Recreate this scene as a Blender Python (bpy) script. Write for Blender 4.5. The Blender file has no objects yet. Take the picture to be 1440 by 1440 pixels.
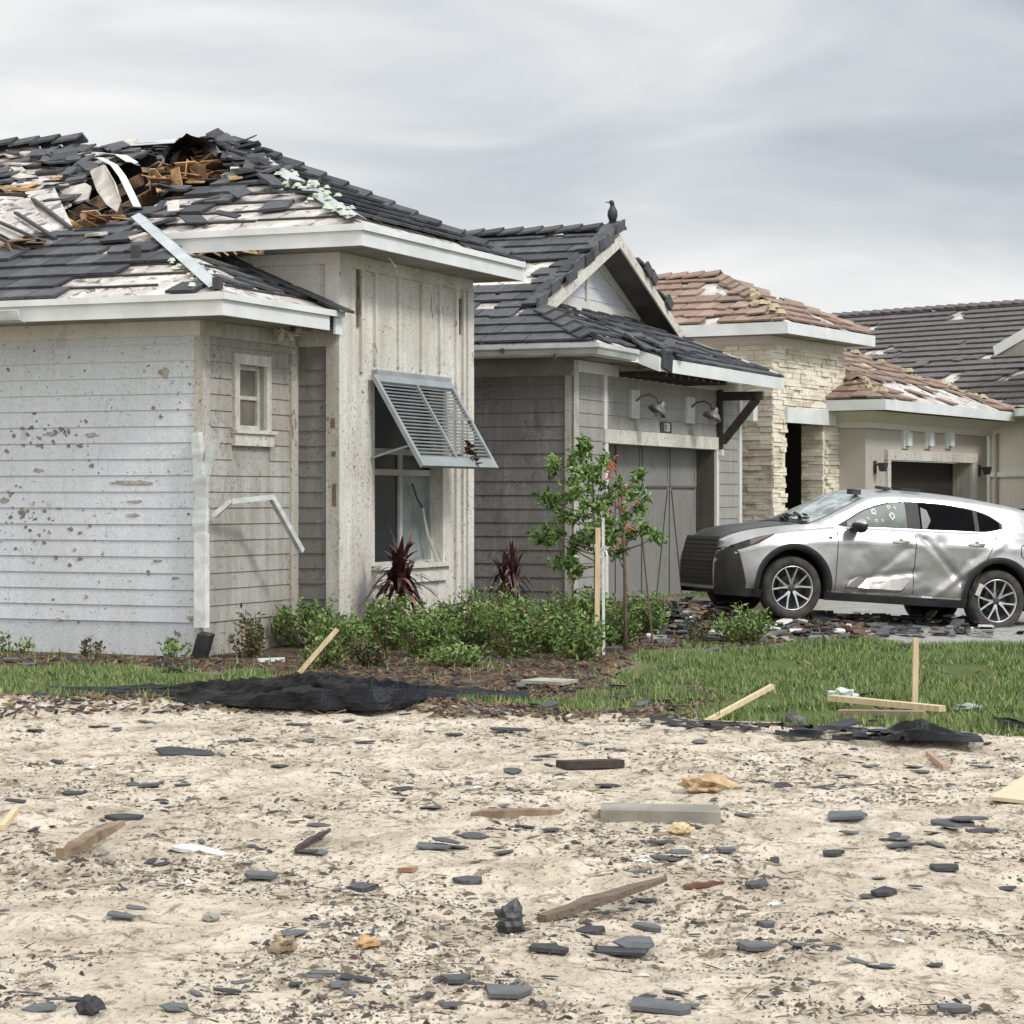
import bpy, bmesh, math, random
from mathutils import Vector, Matrix, noise as mnoise
R = math.radians
SC = bpy.context.scene
COL = SC.collection
# ---------------------------------------------------------------- camera, sky, sun, exposure
F = 3300.0; CAMZ = 1.6; PYH = 700.0          # focal length and horizon in the 1440 px frame
cam_d = bpy.data.cameras.new("camera"); cam = bpy.data.objects.new("camera", cam_d); COL.objects.link(cam)
cam.location = (0, 0, CAMZ); cam.rotation_euler = (R(90), 0, 0)
cam_d.sensor_width = 36; cam_d.lens = 36 * F / 1440.0; cam_d.shift_y = (PYH - 720) / 1440.0
cam_d.clip_start = 0.1; cam_d.clip_end = 3000
SC.camera = cam
SUN_EL, SUN_AZ = 42, 128                      # azimuth clockwise from +Y: behind the camera, to its right
w = bpy.data.worlds.new("World"); SC.world = w; w.use_nodes = True
nt = w.node_tree; N = nt.nodes; L = nt.links
for n in list(N): N.remove(n)
out = N.new('ShaderNodeOutputWorld'); bg = N.new('ShaderNodeBackground'); L.new(bg.outputs[0], out.inputs[0])
bg.inputs[1].default_value = 0.1
sky = N.new('ShaderNodeTexSky'); sky.sky_type = 'NISHITA'; sky.sun_disc = False
sky.sun_elevation = R(SUN_EL); sky.sun_rotation = R(SUN_AZ); sky.air_density = 1.0; sky.dust_density = 2.0
tc = N.new('ShaderNodeTexCoord')
def wnoise(scale, sx, sy, sz, detail, dist=0.0, loc=(0, 0, 0)):
    mp = N.new('ShaderNodeMapping'); mp.inputs['Scale'].default_value = (sx, sy, sz); mp.inputs['Location'].default_value = loc
    L.new(tc.outputs['Generated'], mp.inputs[0])
    n = N.new('ShaderNodeTexNoise'); n.inputs['Scale'].default_value = scale; n.inputs['Detail'].default_value = detail
    n.inputs['Roughness'].default_value = 0.5; n.inputs['Distortion'].default_value = dist
    L.new(mp.outputs[0], n.inputs[0]); return n.outputs[0]
def wramp(fac, stops):
    r = N.new('ShaderNodeValToRGB'); L.new(fac, r.inputs[0]); e = r.color_ramp.elements
    while len(e) < len(stops): e.new(0.5)
    for i, (p, c) in enumerate(stops): e[i].position = p; e[i].color = (*c, 1)
    return r.outputs[0]
def wmath(op, a, b):
    m = N.new('ShaderNodeMath'); m.operation = op
    for i, v in enumerate((a, b)):
        if isinstance(v, (int, float)): m.inputs[i].default_value = v
        else: L.new(v, m.inputs[i])
    return m.outputs[0]
sep = N.new('ShaderNodeSeparateXYZ'); L.new(tc.outputs['Generated'], sep.inputs[0])
n1 = wnoise(2.6, 1, 1, 5.5, 5, 0.3, (0.35, 0.0, 0.47)); n2 = wnoise(6.0, 1, 1, 3.6, 9, 0.9, (3.1, 0.4, 0))
# overcast deck: a darker bank to the right, brighter to the left and low on the right horizon
f = wmath('ADD', wmath('MULTIPLY', n1, 0.54), wmath('MULTIPLY', n2, 0.52))
f = wmath('ADD', f, wmath('MULTIPLY', sep.outputs[0], 0.50))
hz = wmath('MULTIPLY', wmath('SUBTRACT', 0.125, sep.outputs[2]), 3.6)
f = wmath('SUBTRACT', f, wmath('MAXIMUM', hz, 0.0))
cloud = wramp(f, [(0.33, (.93, .92, .895)), (0.45, (.80, .81, .815)), (0.57, (.63, .66, .69)), (0.74, (.46, .50, .55))])
zen = wmath('ADD', wmath('MULTIPLY', wmath('MAXIMUM', wmath('SUBTRACT', sep.outputs[2], 0.2), 0.0), 1.3), 1.0)   # overcast skies are brightest overhead
mixc = N.new('ShaderNodeMix'); mixc.data_type = 'RGBA'; mixc.blend_type = 'MULTIPLY'; mixc.inputs[0].default_value = 1
L.new(cloud, mixc.inputs[6]); L.new(zen, mixc.inputs[7])
# the veiled sun makes its own side of the sky brighter
dt = N.new('ShaderNodeVectorMath'); dt.operation = 'DOT_PRODUCT'; L.new(tc.outputs['Generated'], dt.inputs[0]); dt.inputs[1].default_value = (math.sin(R(SUN_AZ)), math.cos(R(SUN_AZ)), 0.1)
glow = wmath('ADD', wmath('MULTIPLY', wmath('MAXIMUM', dt.outputs['Value'], 0.0), 1.15), 1.0)
mixg = N.new('ShaderNodeMix'); mixg.data_type = 'RGBA'; mixg.blend_type = 'MULTIPLY'; mixg.inputs[0].default_value = 1
L.new(mixc.outputs[2], mixg.inputs[6]); L.new(glow, mixg.inputs[7]); mixc = mixg
mixs = N.new('ShaderNodeMix'); mixs.data_type = 'RGBA'; mixs.blend_type = 'MULTIPLY'; mixs.inputs[0].default_value = 1
L.new(mixc.outputs[2], mixs.inputs[6]); mixs.inputs[7].default_value = (9.3, 9.3, 9.3, 1)
mixf = N.new('ShaderNodeMix'); mixf.data_type = 'RGBA'; mixf.inputs[0].default_value = 0.06
L.new(mixs.outputs[2], mixf.inputs[6]); L.new(sky.outputs[0], mixf.inputs[7]); L.new(mixf.outputs[2], bg.inputs[0])
sun_d = bpy.data.lights.new("sun", 'SUN'); sun = bpy.data.objects.new("sun", sun_d); COL.objects.link(sun)
sun_d.energy = 1.9; sun_d.angle = R(11); sun_d.color = (1.0, 0.955, 0.89)
_d = Vector((math.sin(R(SUN_AZ)) * math.cos(R(SUN_EL)), math.cos(R(SUN_AZ)) * math.cos(R(SUN_EL)), math.sin(R(SUN_EL))))
sun.rotation_euler = _d.to_track_quat('Z', 'Y').to_euler()
SC.view_settings.view_transform = 'Standard'; SC.view_settings.look = 'None'
SC.view_settings.exposure = 0.22; SC.view_settings.gamma = 1.0

# ---------------------------------------------------------------- helpers
rnd = random.Random(11)
def s2l(c):
    return tuple((v / 12.92 if v <= 0.04045 else ((v + 0.055) / 1.055) ** 2.4) for v in c)
def tag(o, label=None, cat=None, group=None, kind=None):
    if label: o['label'] = label
    if cat: o['category'] = cat
    if group: o['group'] = group
    if kind: o['kind'] = kind
    return o
def empty(name, loc=(0, 0, 0), rz=0, label=None, cat=None, group=None):
    o = bpy.data.objects.new(name, None); COL.objects.link(o); o.location = loc; o.rotation_euler = (0, 0, rz)
    o.empty_display_size = 0.1
    return tag(o, label, cat, group)
class MB:
    def __init__(s): s.v = []; s.f = []; s.m = []; s.mi = 0
    def add(s, vs, fs, m=None):
        k = len(s.v); s.v += [tuple(q) for q in vs]; s.f += [tuple(i + k for i in q) for q in fs]
        s.m += [s.mi if m is None else m] * len(fs); return s
    def hexa(s, p, m=None):      # 8 points, bottom ring ccw then top ring
        return s.add(p, [(3, 2, 1, 0), (4, 5, 6, 7), (0, 1, 5, 4), (1, 2, 6, 5), (2, 3, 7, 6), (3, 0, 4, 7)], m)
    def box(s, x0, x1, y0, y1, z0, z1, m=None):
        x0, x1 = min(x0, x1), max(x0, x1); y0, y1 = min(y0, y1), max(y0, y1); z0, z1 = min(z0, z1), max(z0, z1)
        return s.hexa([(x0, y0, z0), (x1, y0, z0), (x1, y1, z0), (x0, y1, z0), (x0, y0, z1), (x1, y0, z1), (x1, y1, z1), (x0, y1, z1)], m)
    def prism(s, bot, top, m=None):
        n = len(bot)
        return s.add(list(bot) + list(top), [tuple(range(n - 1, -1, -1)), tuple(range(n, 2 * n))] + [(i, (i + 1) % n, n + (i + 1) % n, n + i) for i in range(n)], m)
    def tube(s, pts, r, n=6, m=None, cap=True):
        pts = [Vector(p) for p in pts]; rs = r if isinstance(r, (list, tuple)) else [r] * len(pts)
        vs = []; up = Vector((0, 0, 1))
        for i, p in enumerate(pts):
            t = (pts[min(i + 1, len(pts) - 1)] - pts[max(i - 1, 0)]).normalized()
            a = t.cross(up if abs(t.z) < 0.95 else Vector((1, 0, 0))).normalized(); b = t.cross(a)
            vs += [p + (a * math.cos(2 * math.pi * k / n) + b * math.sin(2 * math.pi * k / n)) * rs[i] for k in range(n)]
        fs = [(i * n + k, i * n + (k + 1) % n, (i + 1) * n + (k + 1) % n, (i + 1) * n + k) for i in range(len(pts) - 1) for k in range(n)]
        if cap: fs += [tuple(range(n - 1, -1, -1)), tuple((len(pts) - 1) * n + k for k in range(n))]
        return s.add(vs, fs, m)
    def bar(s, a, b, w, h, m=None, up=(0, 0, 1)):
        a, b = Vector(a), Vector(b); t = (b - a).normalized(); x = t.cross(Vector(up))
        x = (x if x.length > 1e-3 else t.cross(Vector((1, 0, 0)))).normalized(); z = x.cross(t)
        x *= w / 2; z *= h / 2
        return s.hexa([a - x - z, a + x - z, b + x - z, b - x - z, a - x + z, a + x + z, b + x + z, b - x + z], m)
    def lathe(s, prof, n=24, axis='z', c=(0, 0, 0), m=None, cap=False):
        vs = []
        for r, h in prof:
            for k in range(n):
                q = 2 * math.pi * k / n; u, v = r * math.cos(q), r * math.sin(q)
                p = (u, v, h) if axis == 'z' else ((u, h, v) if axis == 'y' else (h, u, v))
                vs.append((p[0] + c[0], p[1] + c[1], p[2] + c[2]))
        fs = [(i * n + k, i * n + (k + 1) % n, (i + 1) * n + (k + 1) % n, (i + 1) * n + k) for i in range(len(prof) - 1) for k in range(n)]
        if cap: fs += [tuple(range(n)), tuple((len(prof) - 1) * n + k for k in range(n))]
        return s.add(vs, fs, m)
    def xf(s, M):
        s.v = [tuple(M @ Vector(q)) for q in s.v]; return s
    def build(s, name, mats, parent=None, smooth=False, fix=False):
        me = bpy.data.meshes.new(name); me.from_pydata(s.v, [], s.f)
        mats = mats if isinstance(mats, (list, tuple)) else [mats]
        for q in mats: me.materials.append(q)
        if len(mats) > 1: me.polygons.foreach_set('material_index', s.m)
        if smooth: me.polygons.foreach_set('use_smooth', [True] * len(s.f))
        if fix:
            bm = bmesh.new(); bm.from_mesh(me); bmesh.ops.recalc_face_normals(bm, faces=bm.faces); bm.to_mesh(me); bm.free()
        me.update()
        o = bpy.data.objects.new(name, me); COL.objects.link(o)
        if parent: o.parent = parent
        return o
def copy_tree(o, parent=None):
    c = o.copy(); COL.objects.link(c); c.parent = parent
    for ch in list(o.children): copy_tree(ch, c)
    return c

# ---------------------------------------------------------------- materials
class G:
    """a small node-graph builder"""
    def __init__(s, name):
        s.mat = bpy.data.materials.new(name); s.mat.use_nodes = True; s.t = s.mat.node_tree; s.N = s.t.nodes; s.L = s.t.links
        s.b = s.N['Principled BSDF']; s.tc = s.N.new('ShaderNodeTexCoord')
    def mp(s, sc=(1, 1, 1), rot=(0, 0, 0), loc=(0, 0, 0), src='Object'):
        m = s.N.new('ShaderNodeMapping'); m.inputs['Scale'].default_value = sc; m.inputs['Rotation'].default_value = rot; m.inputs['Location'].default_value = loc
        s.L.new(s.tc.outputs[src], m.inputs[0]); return m.outputs[0]
    def noise(s, scale, detail=4, rough=0.55, sc=(1, 1, 1), dist=0, loc=(0, 0, 0), src='Object'):
        n = s.N.new('ShaderNodeTexNoise'); n.inputs['Scale'].default_value = scale; n.inputs['Detail'].default_value = detail
        n.inputs['Roughness'].default_value = rough; n.inputs['Distortion'].default_value = dist
        s.L.new(s.mp(sc, loc=loc, src=src), n.inputs[0]); return n.outputs[0]
    def voro(s, scale, sc=(1, 1, 1), feat='F1', out='Distance'):
        n = s.N.new('ShaderNodeTexVoronoi'); n.feature = feat; n.inputs['Scale'].default_value = scale
        s.L.new(s.mp(sc), n.inputs[0]); return n.outputs[out]
    def ramp(s, fac, stops, mode='LINEAR'):
        r = s.N.new('ShaderNodeValToRGB'); s.L.new(fac, r.inputs[0]); r.color_ramp.interpolation = mode; e = r.color_ramp.elements
        while len(e) < len(stops): e.new(0.5)
        for i, (p, c) in enumerate(stops): e[i].position = p; e[i].color = (*(c if isinstance(c, tuple) else (c, c, c)), 1)
        return r.outputs[0]
    def mix(s, fac, a, b, mode='MIX'):
        m = s.N.new('ShaderNodeMix'); m.data_type = 'RGBA'; m.blend_type = mode
        for i, v in ((0, fac), (6, a), (7, b)):
            if isinstance(v, (int, float)): m.inputs[i].default_value = v
            elif isinstance(v, tuple): m.inputs[i].default_value = (*v, 1)
            else: s.L.new(v, m.inputs[i])
        return m.outputs[2]
    def math(s, op, a, b=0.0):
        m = s.N.new('ShaderNodeMath'); m.operation = op
        for i, v in enumerate((a, b)):
            if isinstance(v, (int, float)): m.inputs[i].default_value = v
            else: s.L.new(v, m.inputs[i])
        return m.outputs[0]
    def bump(s, h, strength=0.3, dist=0.01):
        b = s.N.new('ShaderNodeBump'); b.inputs['Strength'].default_value = strength; b.inputs['Distance'].default_value = dist
        s.L.new(h, b.inputs['Height']); s.L.new(b.outputs[0], s.b.inputs['Normal'])
    def done(s, col, rough=0.7, metal=0.0, spec=None, coat=None):
        if isinstance(col, tuple): s.b.inputs['Base Color'].default_value = (*col, 1)
        else: s.L.new(col, s.b.inputs['Base Color'])
        if isinstance(rough, (int, float)): s.b.inputs['Roughness'].default_value = rough
        else: s.L.new(rough, s.b.inputs['Roughness'])
        s.b.inputs['Metallic'].default_value = metal
        if spec is not None: s.b.inputs['Specular IOR Level'].default_value = spec
        if coat: s.b.inputs['Coat Weight'].default_value = coat; s.b.inputs['Coat Roughness'].default_value = 0.06
        return s.mat
def c255(r, g, b): return s2l((r / 255, g / 255, b / 255))
def plain(name, c1, c2=None, scale=3.0, rough=0.7, metal=0, bump=0.0, spec=None, sc=(1, 1, 1), coat=None, bscale=None):
    g = G(name); c2 = c2 or tuple(v * 0.75 for v in c1)
    n = g.noise(scale, 6, 0.6, sc)
    col = g.mix(g.ramp(n, [(0.35, 0.0), (0.65, 1.0)]), c1, c2)
    if bump: g.bump(g.noise(bscale or scale * 4, 5, 0.6, sc), bump)
    return g.done(col, rough, metal, spec, coat)
def dirty(name, base, grime, amount=0.5, speck=(.10, .075, .05), specks=0.62, streak=1.0, rough=0.75, chip=None, grain=0.0):
    """weather-beaten paint: broad grime, vertical runs, splatter of mud and fine specks"""
    g = G(name)
    a = g.noise(0.9, 5, 0.6); st = g.noise(6.0, 5, 0.65, (1, 1, 0.12)); fine = g.noise(34, 3, 0.6)
    m = g.math('ADD', g.math('MULTIPLY', a, 0.5), g.math('MULTIPLY', st, 0.5 * streak))
    col = g.mix(g.math('MULTIPLY', g.ramp(m, [(0.38, 0.0), (0.66, 1.0)]), amount), base, grime)
    col = g.mix(g.ramp(fine, [(0.35, 0.0), (0.75, 0.35)]), col, tuple(v * 0.6 for v in grime))
    clus = g.ramp(g.noise(1.7, 3, 0.6, loc=(4, 2, 1)), [(0.42, 0.0), (0.60, 1.0)])
    sp = g.ramp(g.noise(20, 5, 0.7, (1, 1, 1.4), 0.6), [(specks - .02, 0.0), (specks + .02, 1.0)])
    col = g.mix(g.math('MULTIPLY', sp, g.math('ADD', g.math('MULTIPLY', clus, 0.8), 0.12)), col, speck)
    bl = g.ramp(g.noise(3.1, 6, .7, (1, 1, .5), 1.2, (2, 7, 5)), [(.60, 0.0), (.64, .6)]); col = g.mix(g.math('MULTIPLY', bl, streak * .6), col, tuple(v * .62 for v in grime))
    if chip:
        cp = g.ramp(g.noise(5.0, 5, 0.6, (1.2, 1.2, .6), 0.8, (9, 1, 3)), [(0.66, 0.0), (0.68, 1.0)])
        col = g.mix(cp, col, chip)
    if grain: g.bump(g.noise(60, 4, 0.6, (1, 1, 0.06)), grain, 0.01)
    else: g.bump(fine, 0.15, 0.004)
    return g.done(col, rough, 0, 0.3)
M = {}
M['siding'] = dirty('blue_grey_siding_paint', c255(206, 211, 217), c255(182, 182, 178), 0.5, specks=0.63)
M['siding_dirty'] = dirty('mud_splashed_siding_paint', c255(184, 182, 176), c255(142, 136, 126), 0.8, specks=0.60, streak=1.4)
M['siding_mid'] = dirty('grimy_shaded_siding_paint', c255(166, 166, 163), c255(136, 132, 125), .8, specks=.62, streak=1.3)  # grime and some shade, both mixed into this grey
M['siding_dark'] = dirty('weathered_shaded_grey_siding', c255(150, 149, 147), c255(112, 109, 104), 0.9, specks=0.58, streak=1.6)  # darker grey paint, with part of the walls' shade put into its colour
M['trim'] = dirty('off_white_trim_paint', c255(214, 212, 207), c255(184, 178, 168), 0.55, specks=0.64)
M['trim_dirty'] = dirty('muddy_trim_paint', c255(204, 200, 190), c255(158, 151, 141), 0.8, specks=0.60, streak=1.3, chip=c255(130, 116, 98))
M['batten'] = dirty('cream_board_paint', c255(220, 217, 208), c255(172, 165, 154), 0.75, specks=0.60, streak=1.2, chip=c255(132, 118, 98))
M['fascia'] = plain('white_fascia_paint', c255(216, 218, 216), c255(198, 200, 197), 2.0, 0.45)
M['gutter'] = plain('white_aluminium_gutter', c255(205, 208, 208), c255(170, 172, 168), 3.0, 0.35, sc=(1, 1, 3))
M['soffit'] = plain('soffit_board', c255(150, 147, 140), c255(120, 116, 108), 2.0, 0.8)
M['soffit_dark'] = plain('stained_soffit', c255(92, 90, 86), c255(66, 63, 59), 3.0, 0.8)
def tilemat(name, c1, c2, c3):
    g = G(name)
    v = g.N.new('ShaderNodeTexVoronoi'); v.inputs['Scale'].default_value = 2.7; g.L.new(g.mp(), v.inputs[0])
    col = g.mix(g.ramp(g.noise(1.3, 5, .6), [(.35, 0.0), (.65, 1.0)]), c1, c2)
    col = g.mix(g.ramp(g.noise(9, 5, .65, dist=.5), [(.5, 0.0), (.75, .8)]), col, c3)
    col = g.mix(g.ramp(g.noise(40, 2, .5), [(.3, .0), (.8, .35)]), col, tuple(q * .5 for q in c1))
    g.bump(g.noise(45, 4, .6), .25, .004)
    return g.done(col, .72, 0, .35)
M['slate'] = tilemat('charcoal_roof_tile', c255(66, 67, 71), c255(80, 81, 85), c255(104, 103, 103))
M['slate2'] = tilemat('charcoal_roof_tile_worn', c255(82, 83, 86), c255(62, 63, 67), c255(118, 115, 110))
M['slate3'] = tilemat('charcoal_roof_tile_deep', c255(48, 49, 53), c255(62, 63, 66), c255(82, 81, 82))
M['red'] = tilemat('terracotta_roof_tile', c255(142, 119, 105), c255(120, 99, 88), c255(162, 144, 130))
M['red2'] = tilemat('pale_terracotta_roof_tile', c255(158, 136, 120), c255(132, 110, 98), c255(174, 158, 144))
M['brownroof'] = tilemat('taupe_roof_tile', c255(98, 92, 90), c255(84, 80, 80), c255(124, 118, 112))
def underlay():
    g = G('white_roof_underlay')
    col = g.mix(g.ramp(g.noise(2.2, 6, .65), [(.36, 0.0), (.62, 1.0)]), c255(206, 201, 195), c255(158, 150, 143))
    col = g.mix(g.ramp(g.noise(5.5, 5, .6, dist=.6), [(.55, 0.0), (.61, .9)]), col, c255(84, 77, 73))
    return g.done(col, .6)
M['under'] = underlay()
M['membrane'] = plain('black_roof_membrane', (.018, .018, .02), (.05, .05, .052), 5, .35, bump=.4)
M['darkline'] = plain('dark_adhesive', (.03, .028, .028), (.06, .055, .05), 8, .7)
M['metal'] = plain('galvanised_flashing', c255(184, 190, 192), c255(158, 164, 166), 3, .42, .2)
M['foam'] = plain('green_roof_foam', c255(168, 180, 160), c255(188, 194, 174), 9, .8, bump=.6)
M['splinter'] = plain('splintered_plywood', c255(214, 178, 132), c255(166, 126, 84), 8, .8, bump=.5, sc=(1, 1, 4))
M['rawwood'] = plain('brown_raw_wood', c255(146, 116, 86), c255(88, 68, 52), 6, .8, bump=.5)
M['darkwood'] = plain('dark_stained_timber', c255(62, 50, 44), c255(34, 28, 26), 9, .7, bump=.4)
M['panel'] = plain('torn_white_panel', c255(200, 194, 186), c255(150, 143, 134), 3.5, .7, bump=.3)
M['stick'] = plain('fresh_pine_stake', c255(206, 188, 154), c255(182, 160, 124), 6, .7, sc=(5, 5, .6))
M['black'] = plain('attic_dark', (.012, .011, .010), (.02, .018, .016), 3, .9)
M['shutter'] = plain('blue_grey_shutter_paint', c255(146, 151, 151), c255(128, 133, 133), 4, .45)
M['frame'] = plain('window_frame_vinyl', c255(188, 188, 178), c255(158, 156, 146), 4, .5)
g = G('dark_window_glass')
M['glass'] = g.done(g.mix(g.noise(1.5, 3), (.008, .011, .016), (.022, .028, .034)), .22, 0, .22)
M['curtain'] = plain('pale_blind_behind_glass', c255(128, 138, 134), c255(96, 106, 104), 2.5, .25)
M['garage'] = dirty('grey_garage_door_paint', c255(132, 131, 127), c255(106, 103, 97), .6, specks=.68)
M['groove'] = plain('dark_groove', (.03, .03, .032), (.05, .05, .05), 6, .7)
M['stucco'] = dirty('taupe_stucco', c255(182, 174, 164), c255(164, 156, 146), .5, specks=.72)
M['stucco_cream'] = dirty('cream_stucco', c255(220, 213, 202), c255(202, 192, 178), .5, specks=.72)
def stone():
    g = G('stacked_ledge_stone')
    v = g.N.new('ShaderNodeTexVoronoi'); v.inputs['Scale'].default_value = 2.0; g.L.new(g.mp((1.4, 1.4, 5.5)), v.inputs[0])
    col = g.ramp(v.outputs['Color'], [(.1, c255(216, 205, 184)), (.45, c255(230, 222, 206)), (.8, c255(192, 179, 157))])
    col = g.mix(g.ramp(g.noise(18, 5, .6), [(.45, 0.0), (.8, .5)]), col, c255(172, 160, 142))
    g.bump(g.noise(30, 5, .6), .5, .01)
    return g.done(col, .85)
M['stone'] = stone()
M['leaf1'] = plain('leaf_green', (.130, .225, .045), (.090, .165, .034), 8, .55)
M['leaf2'] = plain('leaf_light_green', (.200, .300, .075), (.140, .220, .055), 8, .5)
M['leaf3'] = plain('leaf_dark_green', (.045, .090, .022), (.028, .060, .016), 8, .6)
M['leafdry'] = plain('dry_leaf', (.22, .16, .08), (.12, .08, .04), 8, .7)
M['leafred'] = plain('burgundy_leaf', (.055, .014, .016), (.030, .010, .012), 8, .35)
M['leafpink'] = plain('torn_pink_leaf', (.26, .12, .10), (.14, .05, .045), 8, .45)
M['bark'] = plain('pale_bark', c255(128, 112, 92), c255(86, 72, 58), 12, .9, bump=.5, sc=(3, 3, .6))
M['orange'] = plain('orange_plastic_netting', (.62, .14, .05), (.42, .09, .03), 5, .6)
M['white_pl'] = plain('white_plastic', c255(224, 226, 224), c255(190, 190, 186), 5, .4)
M['concrete'] = plain('grey_concrete', c255(150, 146, 138), c255(122, 116, 106), 3, .9, bump=.5, bscale=30)
M['plate'] = dirty('pale_blockwork_paint', c255(202, 206, 211), c255(170, 168, 162), .5, specks=.62)
# ---------------------------------------------------------------- pixel <-> world (photo measured in 1440 px)
def pix(X, Y, Z): return (720 + F * X / Y, PYH - F * (Z - CAMZ) / Y)
def ground_at(px, py, z=0.0):
    Y = (CAMZ - z) * F / (py - PYH); return ((px - 720) / F * Y, Y)
def interp(x, pts):
    if x <= pts[0][0]: return pts[0][1]
    for (a, b), (c, d) in zip(pts, pts[1:]):
        if x <= c: return b + (d - b) * (x - a) / (c - a)
    return pts[-1][1]
def sstep(a, b, x):
    t = max(0, min(1, (x - a) / (b - a))); return t * t * (3 - 2 * t)
EDGE = [(-60, 21), (-10, 20.2), (-4.3, 19.6), (-1, 18.9), (.9, 18.3), (1.5, 17.5), (3.3, 16.4), (5, 15.6), (12, 14), (60, 6)]
def hgt(X, Y):
    e = interp(X, EDGE); d = Y - e
    z = -0.10 + 0.07 * sstep(0, 5, d) + 0.10 * sstep(23.5, 31, Y)
    k = 1 - sstep(-.6, .6, d)
    near = max(0.0, min(1.0, (60 - Y) / 30))
    z += near * k * (0.060 * mnoise.noise((X * .55, Y * .45, 0)) + 0.046 * mnoise.noise((X * 1.3, Y * 1.9, 3.3)) + 0.026 * mnoise.noise((X * 3.4, Y * 4.2, 7)))
    if near * k > .3 and Y < 21: z += k * (0.020 * max(0, mnoise.noise((X * 9, Y * 8, 2.2))) + .034 * max(0, abs(mnoise.noise((X * 13, Y * 9, 6))) - .12) * max(0, mnoise.noise((X * 1.2, Y, 4)) + .35))
    z += near * (1 - k) * (0.02 * mnoise.noise((X * 1.1, Y * 1.1, 5)) + .012 * mnoise.noise((X * 4, Y * 4, 5)))
    z += .05 * math.exp(-((d + .15) / .45) ** 2)                       # the low berm the silt fence stood on
    z += .13 * math.exp(-(((X - 2.8) / 1.5) ** 2 + ((Y - 27.9) / 1.6) ** 2))      # heap in front of the garage, under the car's nose
    return z
MULCH = [(-400, 932), (0, 934), (220, 936), (380, 945), (420, 962), (600, 978), (790, 976), (860, 955), (900, 918), (1100, 908), (1190, 906), (1200, 880), (2200, 880)]
DRIVE = [(1090, 872), (1185, 896), (1190, 906), (1300, 907), (1800, 912), (2600, 912)]
def zone(X, Y):
    """0 sand, 1 lawn, 2 mulch, 3 driveway"""
    if Y < interp(X, EDGE) + .12 * mnoise.noise((X * 2, Y * 2, 9)): return 0
    if Y < 5: return 0
    px, py = pix(X, Y, -.02); px += 10 * mnoise.noise((X * 3, Y * 3, 1)); pj = py + 5 * mnoise.noise((X * 2.4, Y * 2.4, 4))
    if Y < 36 and px > 1150 and py < interp(px, DRIVE) and X < 9.5 and Y > 25: return 3
    if pj < interp(px, MULCH): return 2 if Y < 36 and X < 7 else 1
    return 1
# ---------------------------------------------------------------- the ground: one sheet, cut into its zones
def axis(pts):
    o = []
    for a, b, s in pts:
        x = a
        while x < b - 1e-6: o.append(x); x += s
    o.append(pts[-1][1]); return o
GX = axis([(-400, -60, 40), (-60, -14, 4), (-14, -6, .5), (-6, 8, .05), (8, 14, .5), (14, 60, 4), (60, 400, 40)])
GY = axis([(-60, 0, 6), (0, 6, .6), (6, 6.8, .2), (6.8, 14, .04), (14, 21, .06), (21, 32, .12), (32, 50, 1), (50, 90, 5), (90, 600, 60)])
gv = [(x, y, hgt(x, y)) for y in GY for x in GX]
zv = [zone(x, y) if (abs(x) < 20 and 0 < y < 45) else (0 if y < interp(x, EDGE) else 1) for y in GY for x in GX]
nx = len(GX); gf = [[], [], [], []]
for j in range(len(GY) - 1):
    for i in range(nx - 1):
        q = (j * nx + i, j * nx + i + 1, (j + 1) * nx + i + 1, (j + 1) * nx + i)
        zs = [zv[k] for k in q]; gf[max(set(zs), key=zs.count)].append(q)
def ground_mat(name):
    g = G(name); at = g.N.new('ShaderNodeVertexColor'); at.layer_name = 'zone'
    sp = g.N.new('ShaderNodeSeparateColor'); g.L.new(at.outputs[0], sp.inputs[0])
    # sand
    a = g.noise(.8, 5, .65, (1, 1.4, 1), .4); b = g.noise(2.3, 6, .65, dist=.5); c = g.noise(9, 6, .7, (1, .7, 1), .8); d = g.noise(38, 4, .65, (1, .6, 1))
    s = g.mix(g.ramp(a, [(.38, 0.0), (.62, 1.0)]), c255(208, 197, 179), c255(190, 179, 161))
    s = g.mix(g.ramp(b, [(.46, 0.0), (.64, .65)]), s, c255(150, 137, 119))
    s = g.mix(g.ramp(c, [(.535, 0.0), (.62, .8)]), s, c255(116, 101, 84))
    s = g.mix(g.ramp(d, [(.55, 0.0), (.66, .8)]), s, c255(84, 69, 56))
    s = g.mix(g.ramp(g.noise(5, 5, .6, (1, .8, 1), loc=(7, 3, 0)), [(.56, 0.0), (.70, .5)]), s, c255(220, 211, 195))
    # lawn soil, mulch, concrete
    lw = g.mix(g.ramp(g.noise(1.2, 5, .6), [(.40, 0.0), (.62, 1.0)]), (.075, .110, .030), (.100, .125, .040))
    lw = g.mix(g.ramp(g.noise(7, 6, .7), [(.52, 0.0), (.66, .7)]), lw, (.085, .065, .038))
    mu = g.mix(g.ramp(g.noise(9, 6, .7), [(.40, 0.0), (.66, 1.0)]), (.060, .038, .026), (.135, .095, .066))
    mu = g.mix(g.ramp(g.noise(30, 4, .7), [(.58, 0.0), (.66, .8)]), mu, (.26, .21, .16))
    dr = g.mix(g.ramp(g.noise(3, 6, .7), [(.40, 0.0), (.65, 1.0)]), (.36, .36, .35), (.26, .25, .23))
    dr = g.mix(g.ramp(g.noise(16, 5, .7), [(.56, 0.0), (.66, .8)]), dr, (.10, .09, .08))
    col = g.mix(sp.outputs[0], s, lw); col = g.mix(sp.outputs[1], col, mu); col = g.mix(sp.outputs[2], col, dr)
    h = g.math('ADD', g.math('MULTIPLY', c, .7), g.math('MULTIPLY', d, .35))
    g.bump(h, .9, .06)
    return g.done(col, .95, 0, .15)
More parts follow.
